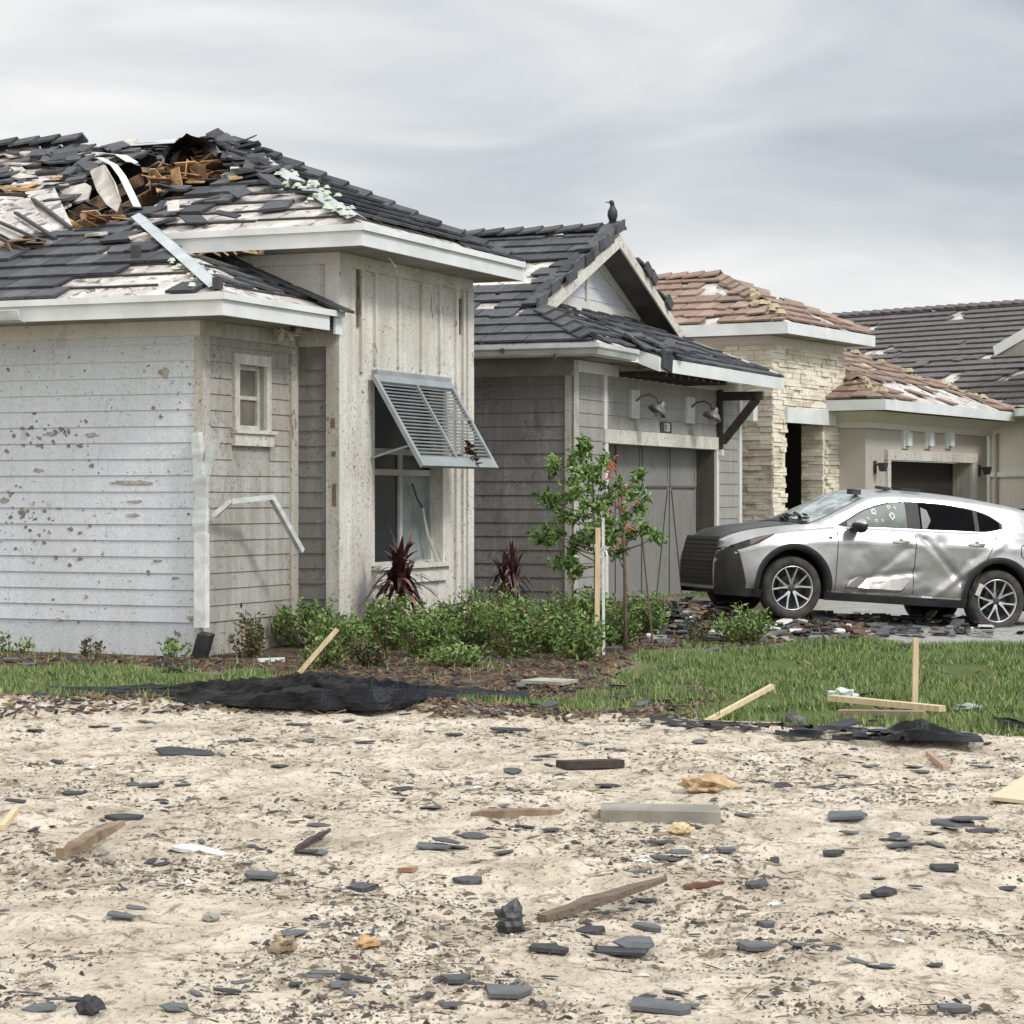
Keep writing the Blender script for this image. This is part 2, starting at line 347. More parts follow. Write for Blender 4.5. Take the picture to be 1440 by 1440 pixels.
GM = ground_mat('storm_ground')
zmap = {0: (0, 0, 0, 1), 1: (1, 0, 0, 1), 2: (0, 1, 0, 1), 3: (0, 0, 1, 1)}
for zi, nm in enumerate(('ground', 'lawn', 'mulch_bed', 'driveway')):
    used = sorted({k for q in gf[zi] for k in q}); mp_ = {k: i for i, k in enumerate(used)}
    me = bpy.data.meshes.new(nm); me.from_pydata([gv[k] for k in used], [], [tuple(mp_[k] for k in q) for q in gf[zi]])
    me.materials.append(GM); me.polygons.foreach_set('use_smooth', [True] * len(gf[zi]))
    ca = me.color_attributes.new('zone', 'FLOAT_COLOR', 'POINT')
    for i, k in enumerate(used):
        # blurred borders: average the zone over the neighbours
        acc = [0, 0, 0]; cnt = 0
        for dk in (0, 2, -2, nx, -nx, 4, -4, 2 * nx, -2 * nx):
            kk = k + dk
            if 0 <= kk < len(zv):
                cnt += 1
                for t in range(3): acc[t] += zmap[zv[kk]][t]
        ca.data[i].color = (acc[0] / cnt, acc[1] / cnt, acc[2] / cnt, 1)
    me.update(); o = bpy.data.objects.new(nm, me); COL.objects.link(o); o['kind'] = 'structure'

# ---------------------------------------------------------------- house frames
class Frame:
    """house coordinates: a away from the camera along the facade, b into the plot, z up"""
    def __init__(s, ox, oy, ang):
        s.o = (ox, oy); s.ang = ang; s.u = (math.cos(ang), math.sin(ang)); s.v = (-math.sin(ang), math.cos(ang))
    def w(s, a, b, z=0): return (s.o[0] + a * s.u[0] + b * s.v[0], s.o[1] + a * s.u[1] + b * s.v[1], z)
    def l(s, X, Y): dx, dy = X - s.o[0], Y - s.o[1]; return (dx * s.u[0] + dy * s.u[1], dx * s.v[0] + dy * s.v[1])
    def a_px(s, px, b):          # a of the point on the plane b = const seen at column px
        r = (px - 720) / F
        return (r * (s.o[1] + b * s.v[1]) - s.o[0] - b * s.v[0]) / (s.u[0] - r * s.u[1])
    def b_px(s, px, a):
        r = (px - 720) / F
        return (r * (s.o[1] + a * s.u[1]) - s.o[0] - a * s.u[0]) / (s.v[0] - r * s.v[1])
    def z_py(s, py, a, b): return CAMZ + (PYH - py) * s.w(a, b)[1] / F
    def on_plane(s, px, py, n, d):   # ray through a pixel with the plane n.(a,b,z) = d
        dx, dy, dz = (px - 720) / F, 1.0, (PYH - py) / F
        la, lb = s.l(0, 0); da, db = dx * s.u[0] + dy * s.u[1], dx * s.v[0] + dy * s.v[1]
        t = (d - n[0] * la - n[1] * lb - n[2] * CAMZ) / (n[0] * da + n[1] * db + n[2] * dz)
        return (la + da * t, lb + db * t, CAMZ + dz * t)
H1 = Frame(-3.178, 24.0, math.atan2(.922, .386))
H3 = Frame(6.47, 42.95, math.atan2(.869, .495))
H4 = Frame(7.8, 55.0, R(47))
PITCH = .43

def clip_poly(poly, hp):
    for (nx_, ny_, d) in hp:                      # keep nx*x + ny*y <= d
        o = []
        for i in range(len(poly)):
            p, q = poly[i], poly[(i + 1) % len(poly)]
            sp_, sq = nx_ * p[0] + ny_ * p[1] - d, nx_ * q[0] + ny_ * q[1] - d
            if sp_ <= 0: o.append(p)
            if (sp_ < 0 < sq) or (sq < 0 < sp_):
                t = sp_ / (sp_ - sq); o.append((p[0] + (q[0] - p[0]) * t, p[1] + (q[1] - p[1]) * t))
        poly = o
        if len(poly) < 3: return []
    return poly
def half_planes(poly):
    c = (sum(p[0] for p in poly) / len(poly), sum(p[1] for p in poly) / len(poly)); hp = []
    for i in range(len(poly)):
        p, q = poly[i], poly[(i + 1) % len(poly)]
        n = (q[1] - p[1], -(q[0] - p[0])); l = math.hypot(*n) or 1; n = (n[0] / l, n[1] / l); d = n[0] * p[0] + n[1] * p[1]
        if n[0] * c[0] + n[1] * c[1] > d: n = (-n[0], -n[1]); d = -d
        hp.append((n[0], n[1], d))
    return hp
def lay_tiles(mb, O, e, s, n, poly, keep, expo=.38, wid=.33, th=.032, off=.012, nm=3, jit=.012, seed=1, tilt=.034, prob_break=.05):
    """flat concrete tiles on a roof plane. O origin, e along the eave, s upslope, n normal; poly convex in (e,s)"""
    r = random.Random(seed); hp = half_planes(poly); O, e, s, n = Vector(O), Vector(e), Vector(s), Vector(n)
    e0, e1 = min(p[0] for p in poly), max(p[0] for p in poly); s0, s1 = min(p[1] for p in poly), max(p[1] for p in poly)
    row = 0; y = s0 - .03
    while y < s1:
        x = e0 - wid * (1 + (row % 2) * .5)
        while x < e1:
            cx, cy = x + wid / 2, y + expo / 2; k = keep(O + e * cx + s * cy, cx, cy)
            if k > 0 and r.random() < k:
                jx, jy = r.uniform(-1, 1) * jit, r.uniform(-1, 1) * jit
                loose = r.random() < (.10 if k < .95 else .015)
                an = r.uniform(-.35, .35) if loose else r.uniform(-.012, .012)
                L_ = expo + .05; W_ = wid - .008
                loc = [(-W_ / 2, -L_ / 2), (W_ / 2, -L_ / 2), (W_ / 2, L_ / 2), (-W_ / 2, L_ / 2)]
                if r.random() < prob_break + (.25 if k < .95 else 0):
                    q = r.randrange(4); c = loc[q]; pa, pb = loc[q - 1], loc[(q + 1) % 4]
                    t1, t2 = r.uniform(.2, .8), r.uniform(.2, .8)
                    loc[q:q + 1] = [(c[0] + (pa[0] - c[0]) * t1, c[1] + (pa[1] - c[1]) * t1), (c[0] + (pb[0] - c[0]) * t2, c[1] + (pb[1] - c[1]) * t2)]
                ca, sa = math.cos(an), math.sin(an); dxs = (r.uniform(-.1, .1), r.uniform(-.12, .05)) if loose else (0, 0)
                P = [(cx + jx + dxs[0] + p[0] * ca - p[1] * sa, cy + jy + dxs[1] + p[0] * sa + p[1] * ca) for p in loc]
                P = clip_poly(P, hp)
                if len(P) >= 3:
                    lift = r.uniform(0, .03) if loose else r.uniform(0, .004); sl = -tilt / L_ * (1 if not loose else r.uniform(.3, 1.6))
                    h = lambda p: off + lift + tilt + sl * (p[1] - (cy - L_ / 2))
                    bot = [O + e * p[0] + s * p[1] + n * (h(p) - th * .6) for p in P]; top = [O + e * p[0] + s * p[1] + n * (h(p) + th * .4) for p in P]
                    mb.prism(bot, top, r.choices(range(nm), weights=(5, 3, 3)[:nm])[0])
            x += wid
        y += expo; row += 1
def course_lines(mb, O, e, s, n, poly, expo=.38, seed=2, p=.8, m=0, hole=None):
    """dark leftovers of adhesive and underlay laps along each course"""
    r = random.Random(seed); hp = half_planes(poly); O, e, s, n = Vector(O), Vector(e), Vector(s), Vector(n)
    e0, e1 = min(q[0] for q in poly), max(q[0] for q in poly); s0, s1 = min(q[1] for q in poly), max(q[1] for q in poly)
    y = s0 - .03 + expo
    while y < s1:
        x = e0
        while x < e1:
            L_ = r.uniform(.25, 1.1)
            if r.random() < p:
                hw = r.uniform(.014, .035); j = r.uniform(-.02, .02); k = r.uniform(-.02, .02)
                P = clip_poly([(x, y - hw + j), (x + L_, y - hw + k), (x + L_ * .98, y + hw + k), (x + .01, y + hw * r.uniform(.4, 1) + j)], hp)
                if len(P) >= 3:
                    cc = O + e * (x + L_ / 2) + s * y
                    if not (hole and hole(cc)):
                        mb.prism([O + e * q[0] + s * q[1] + n * .004 for q in P], [O + e * q[0] + s * q[1] + n * .022 for q in P], m)
            x += L_
        y += expo
def plane_axes(kind, pitch=PITCH):
    c = 1 / math.hypot(1, pitch); s_ = pitch * c
    # kind names the way the plane falls: '-a', '+a', '-b'
    if kind == '-a': return Vector((0, 1, 0)), Vector((c, 0, s_)), Vector((-s_, 0, c))
    if kind == '+a': return Vector((0, 1, 0)), Vector((-c, 0, s_)), Vector((s_, 0, c))
    if kind == '-b': return Vector((1, 0, 0)), Vector((0, c, s_)), Vector((0, -s_, c))
CSL = math.hypot(1, PITCH)       # slope length per unit of run

def slab(mb, pts, th=.05, m=None):
    """a sheet of roof from its upper outline"""
    pts = [Vector(p) for p in pts]; n = (pts[1] - pts[0]).cross(pts[2] - pts[0]).normalized()
    if n.z < 0: n = -n
    return mb.prism([p - n * th for p in pts], pts, m)
def lap_wall(mb, o, d, nrm, s0, s1, z0, z1, expo=.168, holes=(), m=0, seed=1, proud=.014):
    """lapped boards: o origin (a,b), d unit along, nrm outward unit"""
    r = random.Random(seed); z = z0; k = 0
    while z < z1 - .02:
        zt = min(z + expo, z1); segs = [(s0, s1)]
        for (h0, h1, hz0, hz1) in holes:
            if zt > hz0 + .01 and z < hz1 - .01:
                ns = []
                for (p, q) in segs:
                    if h1 <= p or h0 >= q: ns.append((p, q)); continue
                    if h0 > p: ns.append((p, h0))
                    if h1 < q: ns.append((h1, q))
                segs = ns
        for (p, q) in segs:
            cuts = [p]
            x = p + r.uniform(1.0, 3.6)
            while x < q - .4: cuts.append(x); x += 3.6
            cuts.append(q)
            for c0, c1 in zip(cuts, cuts[1:]):
                j = r.uniform(-.0015, .0015)
                def P(s_, dd, zz): return (o[0] + d[0] * s_ + nrm[0] * dd, o[1] + d[1] * s_ + nrm[1] * dd, zz)
                c1_ = c1 - .003
                mb.hexa([P(c0, 0, z + j), P(c1_, 0, z + j), P(c1_, proud + .003, z + j), P(c0, proud + .003, z + j),
                         P(c0, 0, zt + .0), P(c1_, 0, zt), P(c1_, .003, zt), P(c0, .003, zt)], m)
        z = zt; k += 1
    return mb
def rect_wall(mb, o, d, nrm, s0, s1, z0, z1, th, holes=(), m=0):
    """a solid wall with openings, its outer face on the line o + d*s"""
    xs = sorted({s0, s1, *[h[0] for h in holes], *[h[1] for h in holes]})
    def bx(p, q, za, zb):
        P = lambda s_, dd, zz: (o[0] + d[0] * s_ - nrm[0] * dd, o[1] + d[1] * s_ - nrm[1] * dd, zz)
        mb.hexa([P(p, 0, za), P(q, 0, za), P(q, th, za), P(p, th, za), P(p, 0, zb), P(q, 0, zb), P(q, th, zb), P(p, th, zb)], m)
    for p, q in zip(xs, xs[1:]):
        cut = [(h[2], h[3]) for h in holes if h[0] < (p + q) / 2 < h[1]]
        z = z0
        for a_, b_ in sorted(cut):
            if a_ > z: bx(p, q, z, a_)
            z = b_
        if z < z1: bx(p, q, z, z1)
    return mb
def fbox(mb, o, d, nrm, s0, s1, z0, z1, d0, d1, m=None):
    P = lambda s_, dd, zz: (o[0] + d[0] * s_ + nrm[0] * dd, o[1] + d[1] * s_ + nrm[1] * dd, zz)
    return mb.hexa([P(s0, d0, z0), P(s1, d0, z0), P(s1, d1, z0), P(s0, d1, z0), P(s0, d0, z1), P(s1, d0, z1), P(s1, d1, z1), P(s0, d1, z1)], m)
FA = ((0, 0), (0, 1), (-1, 0))        # a wall facing -a: s runs along b
FB = ((0, 0), (1, 0), (0, -1))        # a wall facing -b: s runs along a
def at(fr, a=0, b=0): return ((fr[0][0] + a, fr[0][1] + b), fr[1], fr[2])
def hip_strip(mb, p, q, wid=.16, drop=.05, m=0):
    p, q = Vector(p), Vector(q); t = (q - p).normalized(); x = t.cross(Vector((0, 0, 1))).normalized(); up = x.cross(t)
    if up.z < 0: up = -up
    for sgn in (1, -1):
        a0, a1 = p + up * .05, q + up * .05; b0, b1 = p + x * sgn * wid - up * (drop - .05) , q + x * sgn * wid - up * (drop - .05)
        mb.prism([a0 - up * .006, a1 - up * .006, b1 - up * .006, b0 - up * .006], [a0, a1, b1, b0], m)
def hip_caps(mb, p, q, keep=1.0, seed=3, nm=3, wid=.15, ln=.38):
    """barrel-less V shaped cap tiles along a hip or ridge"""
    r = random.Random(seed); p, q = Vector(p), Vector(q); t = (q - p).normalized(); x = t.cross(Vector((0, 0, 1))).normalized(); up = x.cross(t)
    if up.z < 0: up = -up
    L_ = (q - p).length; n = int(L_ / (ln * .88)); 
    for i in range(n):
        if r.random() > keep: continue
        c = p + t * (i + .5) * ln * .88 + x * r.uniform(-.012, .012); h0, h1 = .115, .075
        tt = (t + x * r.uniform(-.05, .05)).normalized(); mi = r.randrange(nm)
        for sgn in (1, -1):
            A0, A1 = c - tt * ln / 2 + up * h0, c + tt * ln / 2 + up * h1
            B0, B1 = c - tt * ln / 2 + x * sgn * wid + up * (h0 - .085), c + tt * ln / 2 + x * sgn * wid + up * (h1 - .085)
            mb.prism([A0 - up * .03, A1 - up * .03, B1 - up * .03, B0 - up * .03], [A0, A1, B1, B0], mi)
def foam_blobs(mb, p, q, n, seed, spread=.2, size=.05):
    r = random.Random(seed); p, q = Vector(p), Vector(q)
    for i in range(n):
        c = p + (q - p) * r.random() + Vector((r.uniform(-1, 1), r.uniform(-1, 1), 0)) * spread * .6
        s_ = size * r.uniform(.5, 1.5)
        pts = []
        for k in range(6):
            an = k * math.pi / 3 + r.uniform(-.2, .2); pts.append(c + Vector((math.cos(an) * s_ * r.uniform(.7, 1.6), math.sin(an) * s_ * r.uniform(.7, 1.6), 0)))
        mb.prism(pts, [c + (q_ - c) * .5 + Vector((0, 0, s_ * .9)) for q_ in pts])
def in_poly(x, y, poly):
    c = False; j = len(poly) - 1
    for i in range(len(poly)):
        if (poly[i][1] > y) != (poly[j][1] > y) and x < (poly[j][0] - poly[i][0]) * (y - poly[i][1]) / (poly[j][1] - poly[i][1]) + poly[i][0]: c = not c
        j = i
    return c
# ================================================================ HOUSE 1: the wrecked near house
h1 = empty('damaged_house', (*H1.o, 0), H1.ang, 'pale grey sided house with its roof torn open, nearest of the row', 'house')
EA, EB, ZL = -.57, -.57, 3.62           # lower eave corner
UA, UB = 1.48, -1.09                    # upper eave corner
ZU = ZL + PITCH * (UA - EA)
TF = -.52                               # tower facade plane (b)
TA0, TA1 = 2.05, 5.67                   # tower along a
PA, PB = 5.38, 2.81; ZR = ZL + PITCH * (PA - EA)
FAR = 7.0
def zpi(a): return ZL + PITCH * (a - EA)
# -- walls
sd = lambda zpy: H1.z_py(zpy, 0, 0)
ZF0 = .32; ZTOP = 3.26
b = MB(); rect_wall(b, *at(FA), 0, FAR, -.4, 3.42, .15, (), 0); b.build('wall', M['plate'], h1)
b = MB(); lap_wall(b, *at(FA), .05, FAR, ZF0, ZTOP, .168); w_ = b.build('siding', M['siding'], h1)
b = MB(); fbox(b, *at(FA), .0, FAR, ZTOP, 3.43, 0, .03); b.build('frieze_board', M['trim'], h1)
# gouges in the siding: torn flakes that show the pale board core
gouges = []; r_ = random.Random(5)
for (x0, y0, x1, y1, hh) in ((148, 670, 218, 686, 5), (178, 702, 200, 708, 3), (176, 720, 198, 728, 3), (0, 690, 12, 716, 6), (45, 650, 62, 672, 4), (222, 514, 240, 534, 9), (262, 862, 276, 876, 6), (240, 810, 251, 815, 2), (102, 770, 108, 776, 3), (118, 836, 124, 842, 3), (76, 868, 90, 874, 3), (212, 786, 228, 790, 2), (62, 598, 80, 622, 5), (118, 608, 140, 616, 4)):
    pts = []
    n_ = 15
    for i in range(n_):
        t_ = 2 * math.pi * i / n_
        px_ = (x0 + x1) / 2 + math.cos(t_) * (x1 - x0) / 2 * r_.uniform(.55, 1.1); py_ = (y0 + y1) / 2 + math.sin(t_) * min(hh, (y1 - y0) / 2 + 1.5) * r_.uniform(.35, 1.0)
        q = H1.on_plane(px_, py_, (1, 0, 0), -.019); pts.append(q)
    b = MB(); b.prism([(-.001, q[1], q[2]) for q in pts], [(-.0195 - r_.uniform(0, .004), q[1], q[2]) for q in pts]); gouges.append(b)
_gm = plain('exposed_board_core', c255(176, 170, 160), c255(128, 122, 114), 20, .9, bump=.5)
for b in gouges: b.build('siding_gouge', _gm, h1)
# facade of the low wing (faces the street)
wa0, wa1 = H1.a_px(333, 0), H1.a_px(371, 0); wz0, wz1 = H1.z_py(604, wa0, 0), H1.z_py(512, wa0, 0)
hole = (wa0, wa1, wz0, wz1)
b = MB(); rect_wall(b, *at(FB), .15, TA0, -.4, 3.42, .15, (hole,), 0); b.build('wall', M['siding_dirty'], h1)
b = MB(); lap_wall(b, *at(FB), .14, TA0 - .16, ZF0, ZTOP, .168, ((wa0 - .11, wa1 + .11, wz0 - .3, wz1 + .1),)); b.build('siding', M['siding_dirty'], h1)
b = MB(); fbox(b, *at(FB), .0, TA0, ZTOP, 3.43, 0, .032); b.build('frieze_board', M['trim_dirty'], h1)
b = MB(); fbox(b, *at(FB), -.03, .12, -.03, ZTOP, 0, .035); fbox(b, *at(FA), -.03, .06, -.03, ZTOP, 0, .036); b.build('corner_board', M['trim_dirty'], h1)
b = MB(); fbox(b, *at(FB), TA0 - .17, TA0 - .01, -.03, ZTOP, 0, .04); b.build('corner_board', M['trim_dirty'], h1)
win = empty('window', (0, 0, 0)); win.parent = h1
b = MB(); 
for q in ((wa0 - .10, wa0, wz0 - .02, wz1 + .11), (wa1, wa1 + .10, wz0 - .02, wz1 + .11)): fbox(b, *at(FB), *q, 0, .04)
fbox(b, *at(FB), wa0, wa1, wz1, wz1 + .11, 0, .04); fbox(b, *at(FB), wa0 - .13, wa1 + .13, wz0 - .17, wz0 - .02, 0, .06); fbox(b, *at(FB), wa0 - .15, wa1 + .15, wz0 - .04, wz0 + .0, 0, .09)
b.build('window_trim', M['batten'], win)
b = MB(); fbox(b, *at(FB), wa0, wa0 + .05, wz0, wz1, -.10, -.05); fbox(b, *at(FB), wa1 - .05, wa1, wz0, wz1, -.10, -.05); fbox(b, *at(FB), wa0 + .05, wa1 - .05, wz1 - .05, wz1, -.10, -.05)
fbox(b, *at(FB), wa0 + .05, wa1 - .05, wz0, wz0 + .05, -.10, -.05); fbox(b, *at(FB), wa0 + .05, wa1 - .05, (wz0 + wz1) / 2 - .02, (wz0 + wz1) / 2 + .02, -.10, -.055); b.build('window_frame', M['frame'], win)
b = MB(); fbox(b, *at(FB), wa0 + .05, wa1 - .05, wz0 + .05, wz1 - .05, -.09, -.08); b.build('pane', plain('dusty_glass', c255(112, 106, 92), c255(84, 80, 72), 3, .25, coat=.5), win)
# inner corner: the tower's camera-side wall beside the low wing
b = MB(); rect_wall(b, (TA0, 0), (0, 1), (-1, 0), TF, .0, -.4, 3.45, .15); b.build('wall', M['plate'], h1)
b = MB(); lap_wall(b, (TA0, 0), (0, 1), (-1, 0), TF + .15, -.04, ZF0, 3.26, .168); b.build('siding', M['siding_dark'], h1)
b = MB(); fbox(b, (TA0, 0), (0, 1), (-1, 0), TF + .0, -.04, 3.26, 3.45, 0, .03); fbox(b, (TA0, 0), (0, 1), (-1, 0), TF - .03, TF + .13, -.05, 3.26, 0, .034); b.build('corner_board', M['trim_dirty'], h1)
# tower
sa0, sa1 = H1.a_px(527, TF), H1.a_px(623, TF); sz0, sz1 = H1.z_py(798, sa0, TF), H1.z_py(529, sa0, TF)
hole = (sa0, sa1, sz0, sz1)
b = MB(); rect_wall(b, (0, TF), (1, 0), (0, -1), TA0, TA1, -.4, ZU - .1, .22, (hole,)); b.build('wall', M['batten'], h1)
b = MB(); rect_wall(b, (TA0, 0), (0, 1), (-1, 0), TF + .22, 6, 3.4, ZU - .1, .15); b.build('wall', M['trim'], h1)
b = MB(); fbox(b, (TA0, 0), (0, 1), (-1, 0), TF - .03, 2.2, ZU - .34, ZU - .14, .0, .03); b.build('frieze_board', M['trim'], h1)
b = MB(); rect_wall(b, (TA1, 0), (0, 1), (1, 0), TF + .22, 6, -.4, ZU - .1, .15); b.build('wall', M['siding_dirty'], h1)
b = MB(); fbox(b, (TA0, 0), (0, 1), (-1, 0), TF - .03, TF + .14, 3.46, ZU - .34, 0, .032); b.build('corner_board', M['trim'], h1)
ftop = ZU - .36
b = MB(); fbox(b, (0, TF), (1, 0), (0, -1), TA0, TA1, ftop, ftop + .24, 0, .03); b.build('frieze_board', M['batten'], h1)
b = MB(); r_ = random.Random(8)
edges = [(475, 493)]
def fb(px0, px1, z0, z1, d=.028): fbox(b, (0, TF), (1, 0), (0, -1), H1.a_px(px0, TF), H1.a_px(px1, TF), z0, z1, 0, d)
fbox(b, (0, TF), (1, 0), (0, -1), TA0 - .03, H1.a_px(491, TF), -.06, ftop, 0, .034)
for px_, wd in ((526, .06), (559, .06), (591, .06), (617, .06)):
    a_ = H1.a_px(px_, TF); fbox(b, (0, TF), (1, 0), (0, -1), a_ - wd / 2, a_ + wd / 2, sz1 + .13, ftop, 0, .036)
for px_ in (507, 640, 650):
    a_ = H1.a_px(px_, TF); zlo = -.05
    fbox(b, (0, TF), (1, 0), (0, -1), a_ - .035, a_ + .035, zlo if px_ != 507 else 3.0, ftop, 0, .036)
fbox(b, (0, TF), (1, 0), (0, -1), H1.a_px(655, TF), TA1 + .02, -.06, ftop, 0, .034)
b.build('batten', M['batten'], h1)
# bared framing where battens tore away
b = MB()
for px_, y0, y1, wd in ((502, 352, 460, .035), (503, 424, 442, .10), (641, 400, 480, .06), (645, 420, 470, .05), (619, 430, 445, .04)):
    a_ = H1.a_px(px_, TF); fbox(b, (0, TF), (1, 0), (0, -1), a_ - wd / 2, a_ + wd / 2, H1.z_py(y1, a_, TF), H1.z_py(y0, a_, TF), .0, .0285)
for px_, y0, y1, wd in ((470, 588, 602, .05), (472, 680, 712, .05), (471, 635, 642, .05)):
    b_ = H1.b_px(px_, TA0); fbox(b, (TA0, 0), (0, 1), (-1, 0), b_ - wd / 2, b_ + wd / 2, H1.z_py(y1, TA0, TF), H1.z_py(y0, TA0, TF), 0, .0375)
b.build('bared_sheathing', plain('bared_sheathing', c255(128, 116, 100), c255(80, 70, 58), 14, .9, bump=.5, sc=(1, 1, .4)), h1)
# the big window
bw = empty('window', (0, 0, 0)); bw.parent = h1
fr = ((0, TF), (1, 0), (0, -1)); D0, D1 = -.19, -.13
zt = sz1; am = H1.a_px(562, TF + .15); zr1 = H1.z_py(640, am, TF + .13); zr0 = H1.z_py(664, am, TF + .13)
b = MB()
for q in ((sa0, sa0 + .05, sz0, zt), (sa1 - .06, sa1, sz0, zt), (am - .04, am + .04, sz0, zr1), (sa0 + .05, am - .04, zr0 - .04, zr0 + .03), (am + .04, sa1 - .06, zr0 - .04, zr0 + .03), (sa0 + .05, sa1 - .06, zr1, zr1 + .07), (sa0 + .05, sa1 - .06, sz0, sz0 + .05)):
    fbox(b, *fr, *q, D0, D1)
b.build('window_frame', M['frame'], bw)
b = MB(); fbox(b, *fr, sa0 + .05, am - .04, sz0 + .05, zr0 - .04, D0 + .02, D0 + .03); fbox(b, *fr, sa0 + .05, sa1 - .06, zr0 + .03, zt, D0 + .021, D0 + .031); b.build('pane', M['glass'], bw)
b = MB(); fbox(b, *fr, am + .04, sa1 - .06, sz0 + .05, zr0 - .04, D0 + .02, D0 + .03); b.build('pane', M['curtain'], bw)
b = MB(); A_ = lambda px_, py_, dd: (H1.a_px(px_, TF - dd), TF - dd, H1.z_py(py_, H1.a_px(px_, TF - dd), TF - dd))
b.tube([A_(580, 680, -.12), A_(586, 700, -.12), A_(594, 714, -.10)], .012, 5, 0); b.tube([A_(594, 714, -.10), A_(602, 755, -.05), A_(618, 795, .02)], .02, 5, 1)
b.build('loose_trim_strip', [M['groove'], M['frame']], bw)
b = MB(); fbox(b, *fr, sa0 - .06, sa1 + .06, sz0 - .20, sz0 - .03, .0, .05); fbox(b, *fr, sa0 - .09, sa1 + .10, sz0 - .03, sz0 + .02, -.13, .10); b.build('sill', M['batten'], bw)
# Bahama shutter, propped open
sh = empty('hurricane_shutter', (0, 0, 0)); sh.parent = h1
TLq = Vector(A_(523, 526, .06)); a1_ = H1.a_px(633, TF - .06); TRq = Vector((a1_, TF - .06, H1.z_py(541, a1_, TF - .06)))
a0_ = TLq.x
bb = H1.b_px(593, a0_); zb = H1.z_py(656, a0_, bb); zh = (TLq.z + TRq.z) / 2
TLq.z = TRq.z = zh
BL = Vector((a0_, bb, zb)); BR = Vector((a1_, bb, zb)); dn = (BL - TLq); ln_ = dn.length; dn.normalize(); ac = Vector((1, 0, 0)); nr = ac.cross(dn)
if nr.y > 0: nr = -nr
W_ = (TRq - TLq).length
def sp(s_, t_, h=0): return TLq + ac * s_ + dn * t_ + nr * h
def sbox(mb, s0, s1, t0, t1, h0, h1_): mb.hexa([sp(s0, t0, h0), sp(s1, t0, h0), sp(s1, t1, h0), sp(s0, t1, h0), sp(s0, t0, h1_), sp(s1, t0, h1_), sp(s1, t1, h1_), sp(s0, t1, h1_)])
b = MB()
for q in ((0, .07, 0, ln_), (W_ - .07, W_, 0, ln_), (.07, W_ - .07, 0, .09), (.07, W_ - .07, ln_ - .12, ln_), (W_ / 2 - .02, W_ / 2 + .02, .09, ln_ - .12)): sbox(b, *q, -.02, .025)
b.build('shutter_frame', M['shutter'], sh)
b = MB(); n_ = 21; st_ = (ln_ - .21) / n_
r_ = random.Random(3)
for side in (0, 1):
    s0, s1 = ((.072, W_ / 2 - .022), (W_ / 2 + .022, W_ - .072))[side]
    for i in range(n_):
        t_ = .09 + i * st_; k = 0
        if side == 1 and i in (9,): k = .03
        b.hexa([sp(s0, t_, -.030), sp(s1, t_, -.030 + k), sp(s1, t_ + st_ * .94, .010 + k), sp(s0, t_ + st_ * .94, .010),
                sp(s0, t_ - .004, -.022), sp(s1, t_ - .004, -.022 + k), sp(s1, t_ + st_ * .94 - .004, .018 + k), sp(s0, t_ + st_ * .94 - .004, .018)])
b.build('slat', M['shutter'], sh)
b = MB(); b.bar(sp(.1, ln_ * .75, -.03), (a0_ + .1, TF, zb + .1), .025, .025); b.bar(sp(W_ - .1, ln_ * .75, -.03), (a1_ - .1, TF, zb + .1), .025, .025); b.build('prop_arm', M['shutter'], sh)
b = MB(); fbox(b, (0, TF), (1, 0), (0, -1), sa0 - .08, a1_ + .02, zh + .0, zh + .07, 0, .07); b.build('hinge_rail', M['shutter'], sh)
# -- roof
def ea(mb, pts, th=.05): slab(mb, pts, th)
HOLE_PX = [(96, 292), (88, 272), (108, 262), (128, 240), (140, 226), (176, 226), (205, 214), (222, 203), (240, 197), (292, 196), (306, 208), (322, 222), (318, 245), (300, 262), (262, 272), (226, 286), (208, 296), (170, 304), (150, 316), (112, 322), (60, 326), (40, 345), (10, 352), (-10, 344), (-10, 330), (30, 300)]
def px_of(f_, p): X, Y, Z = f_.w(p[0], p[1], p[2]); return pix(X, Y, Z)
def in_hole(p):
    q = px_of(H1, p); j = 5 * mnoise.noise((p[0] * 6, p[1] * 6, 1)); return in_poly(q[0] + j, q[1] + j, HOLE_PX)
eP, sP, nP = plane_axes('-a'); OP = Vector((EA, 0, ZL))
sheath = MB(); FE = H1.a_px(733, UB)
cs = .12; na = int((PA - EA) / cs) + 1
def pi_edge(a):                # smallest b of the plane at this a
    if a < UA: return EB + (a - EA)
    return UB + (a - UA)
for i in range(na):
    a0, a1 = EA + i * cs, min(EA + (i + 1) * cs, PA)
    if a1 <= a0: continue
    if a0 < UA < a1: pass
    bmin0, bmin1 = pi_edge(a0), pi_edge(a1)
    if a0 < UA <= a1: a1 = UA; bmin1 = EB + (UA - EA)
    bq = max(bmin0, bmin1); bs = math.ceil((bq + .001) / cs) * cs
    # the slanted end piece
    P = lambda a, b_: Vector((a, b_, zpi(a)))
    slab(sheath, [P(a0, bmin0), P(a1, bmin1), P(a1, bs), P(a0, bs)], .03)
    x = bs
    while x < FAR:
        c_ = P((a0 + a1) / 2, x + cs / 2)
        if not in_hole(c_): slab(sheath, [P(a0, x), P(a1, x), P(a1, x + cs), P(a0, x + cs)], .03)
        x += cs
    if a1 == UA:
        a0, a1 = UA, EA + (i + 1) * cs
        slab(sheath, [P(a0, UB), P(a1, UB + a1 - a0), P(a1, FAR), P(a0, FAR)], .03)
sheath.build('roof_deck', M['under'], h1)
b = MB()
slab(b, [(EA, EB, ZL), (TA0, EB, ZL), (TA0, TA0, ZL + PITCH * (TA0 - EB))], .03)
slab(b, [(UA, UB, ZU), (FE, UB, ZU), (PA, PB, ZR)], .03)
b.build('roof_deck', M['under'], h1)
b = MB()
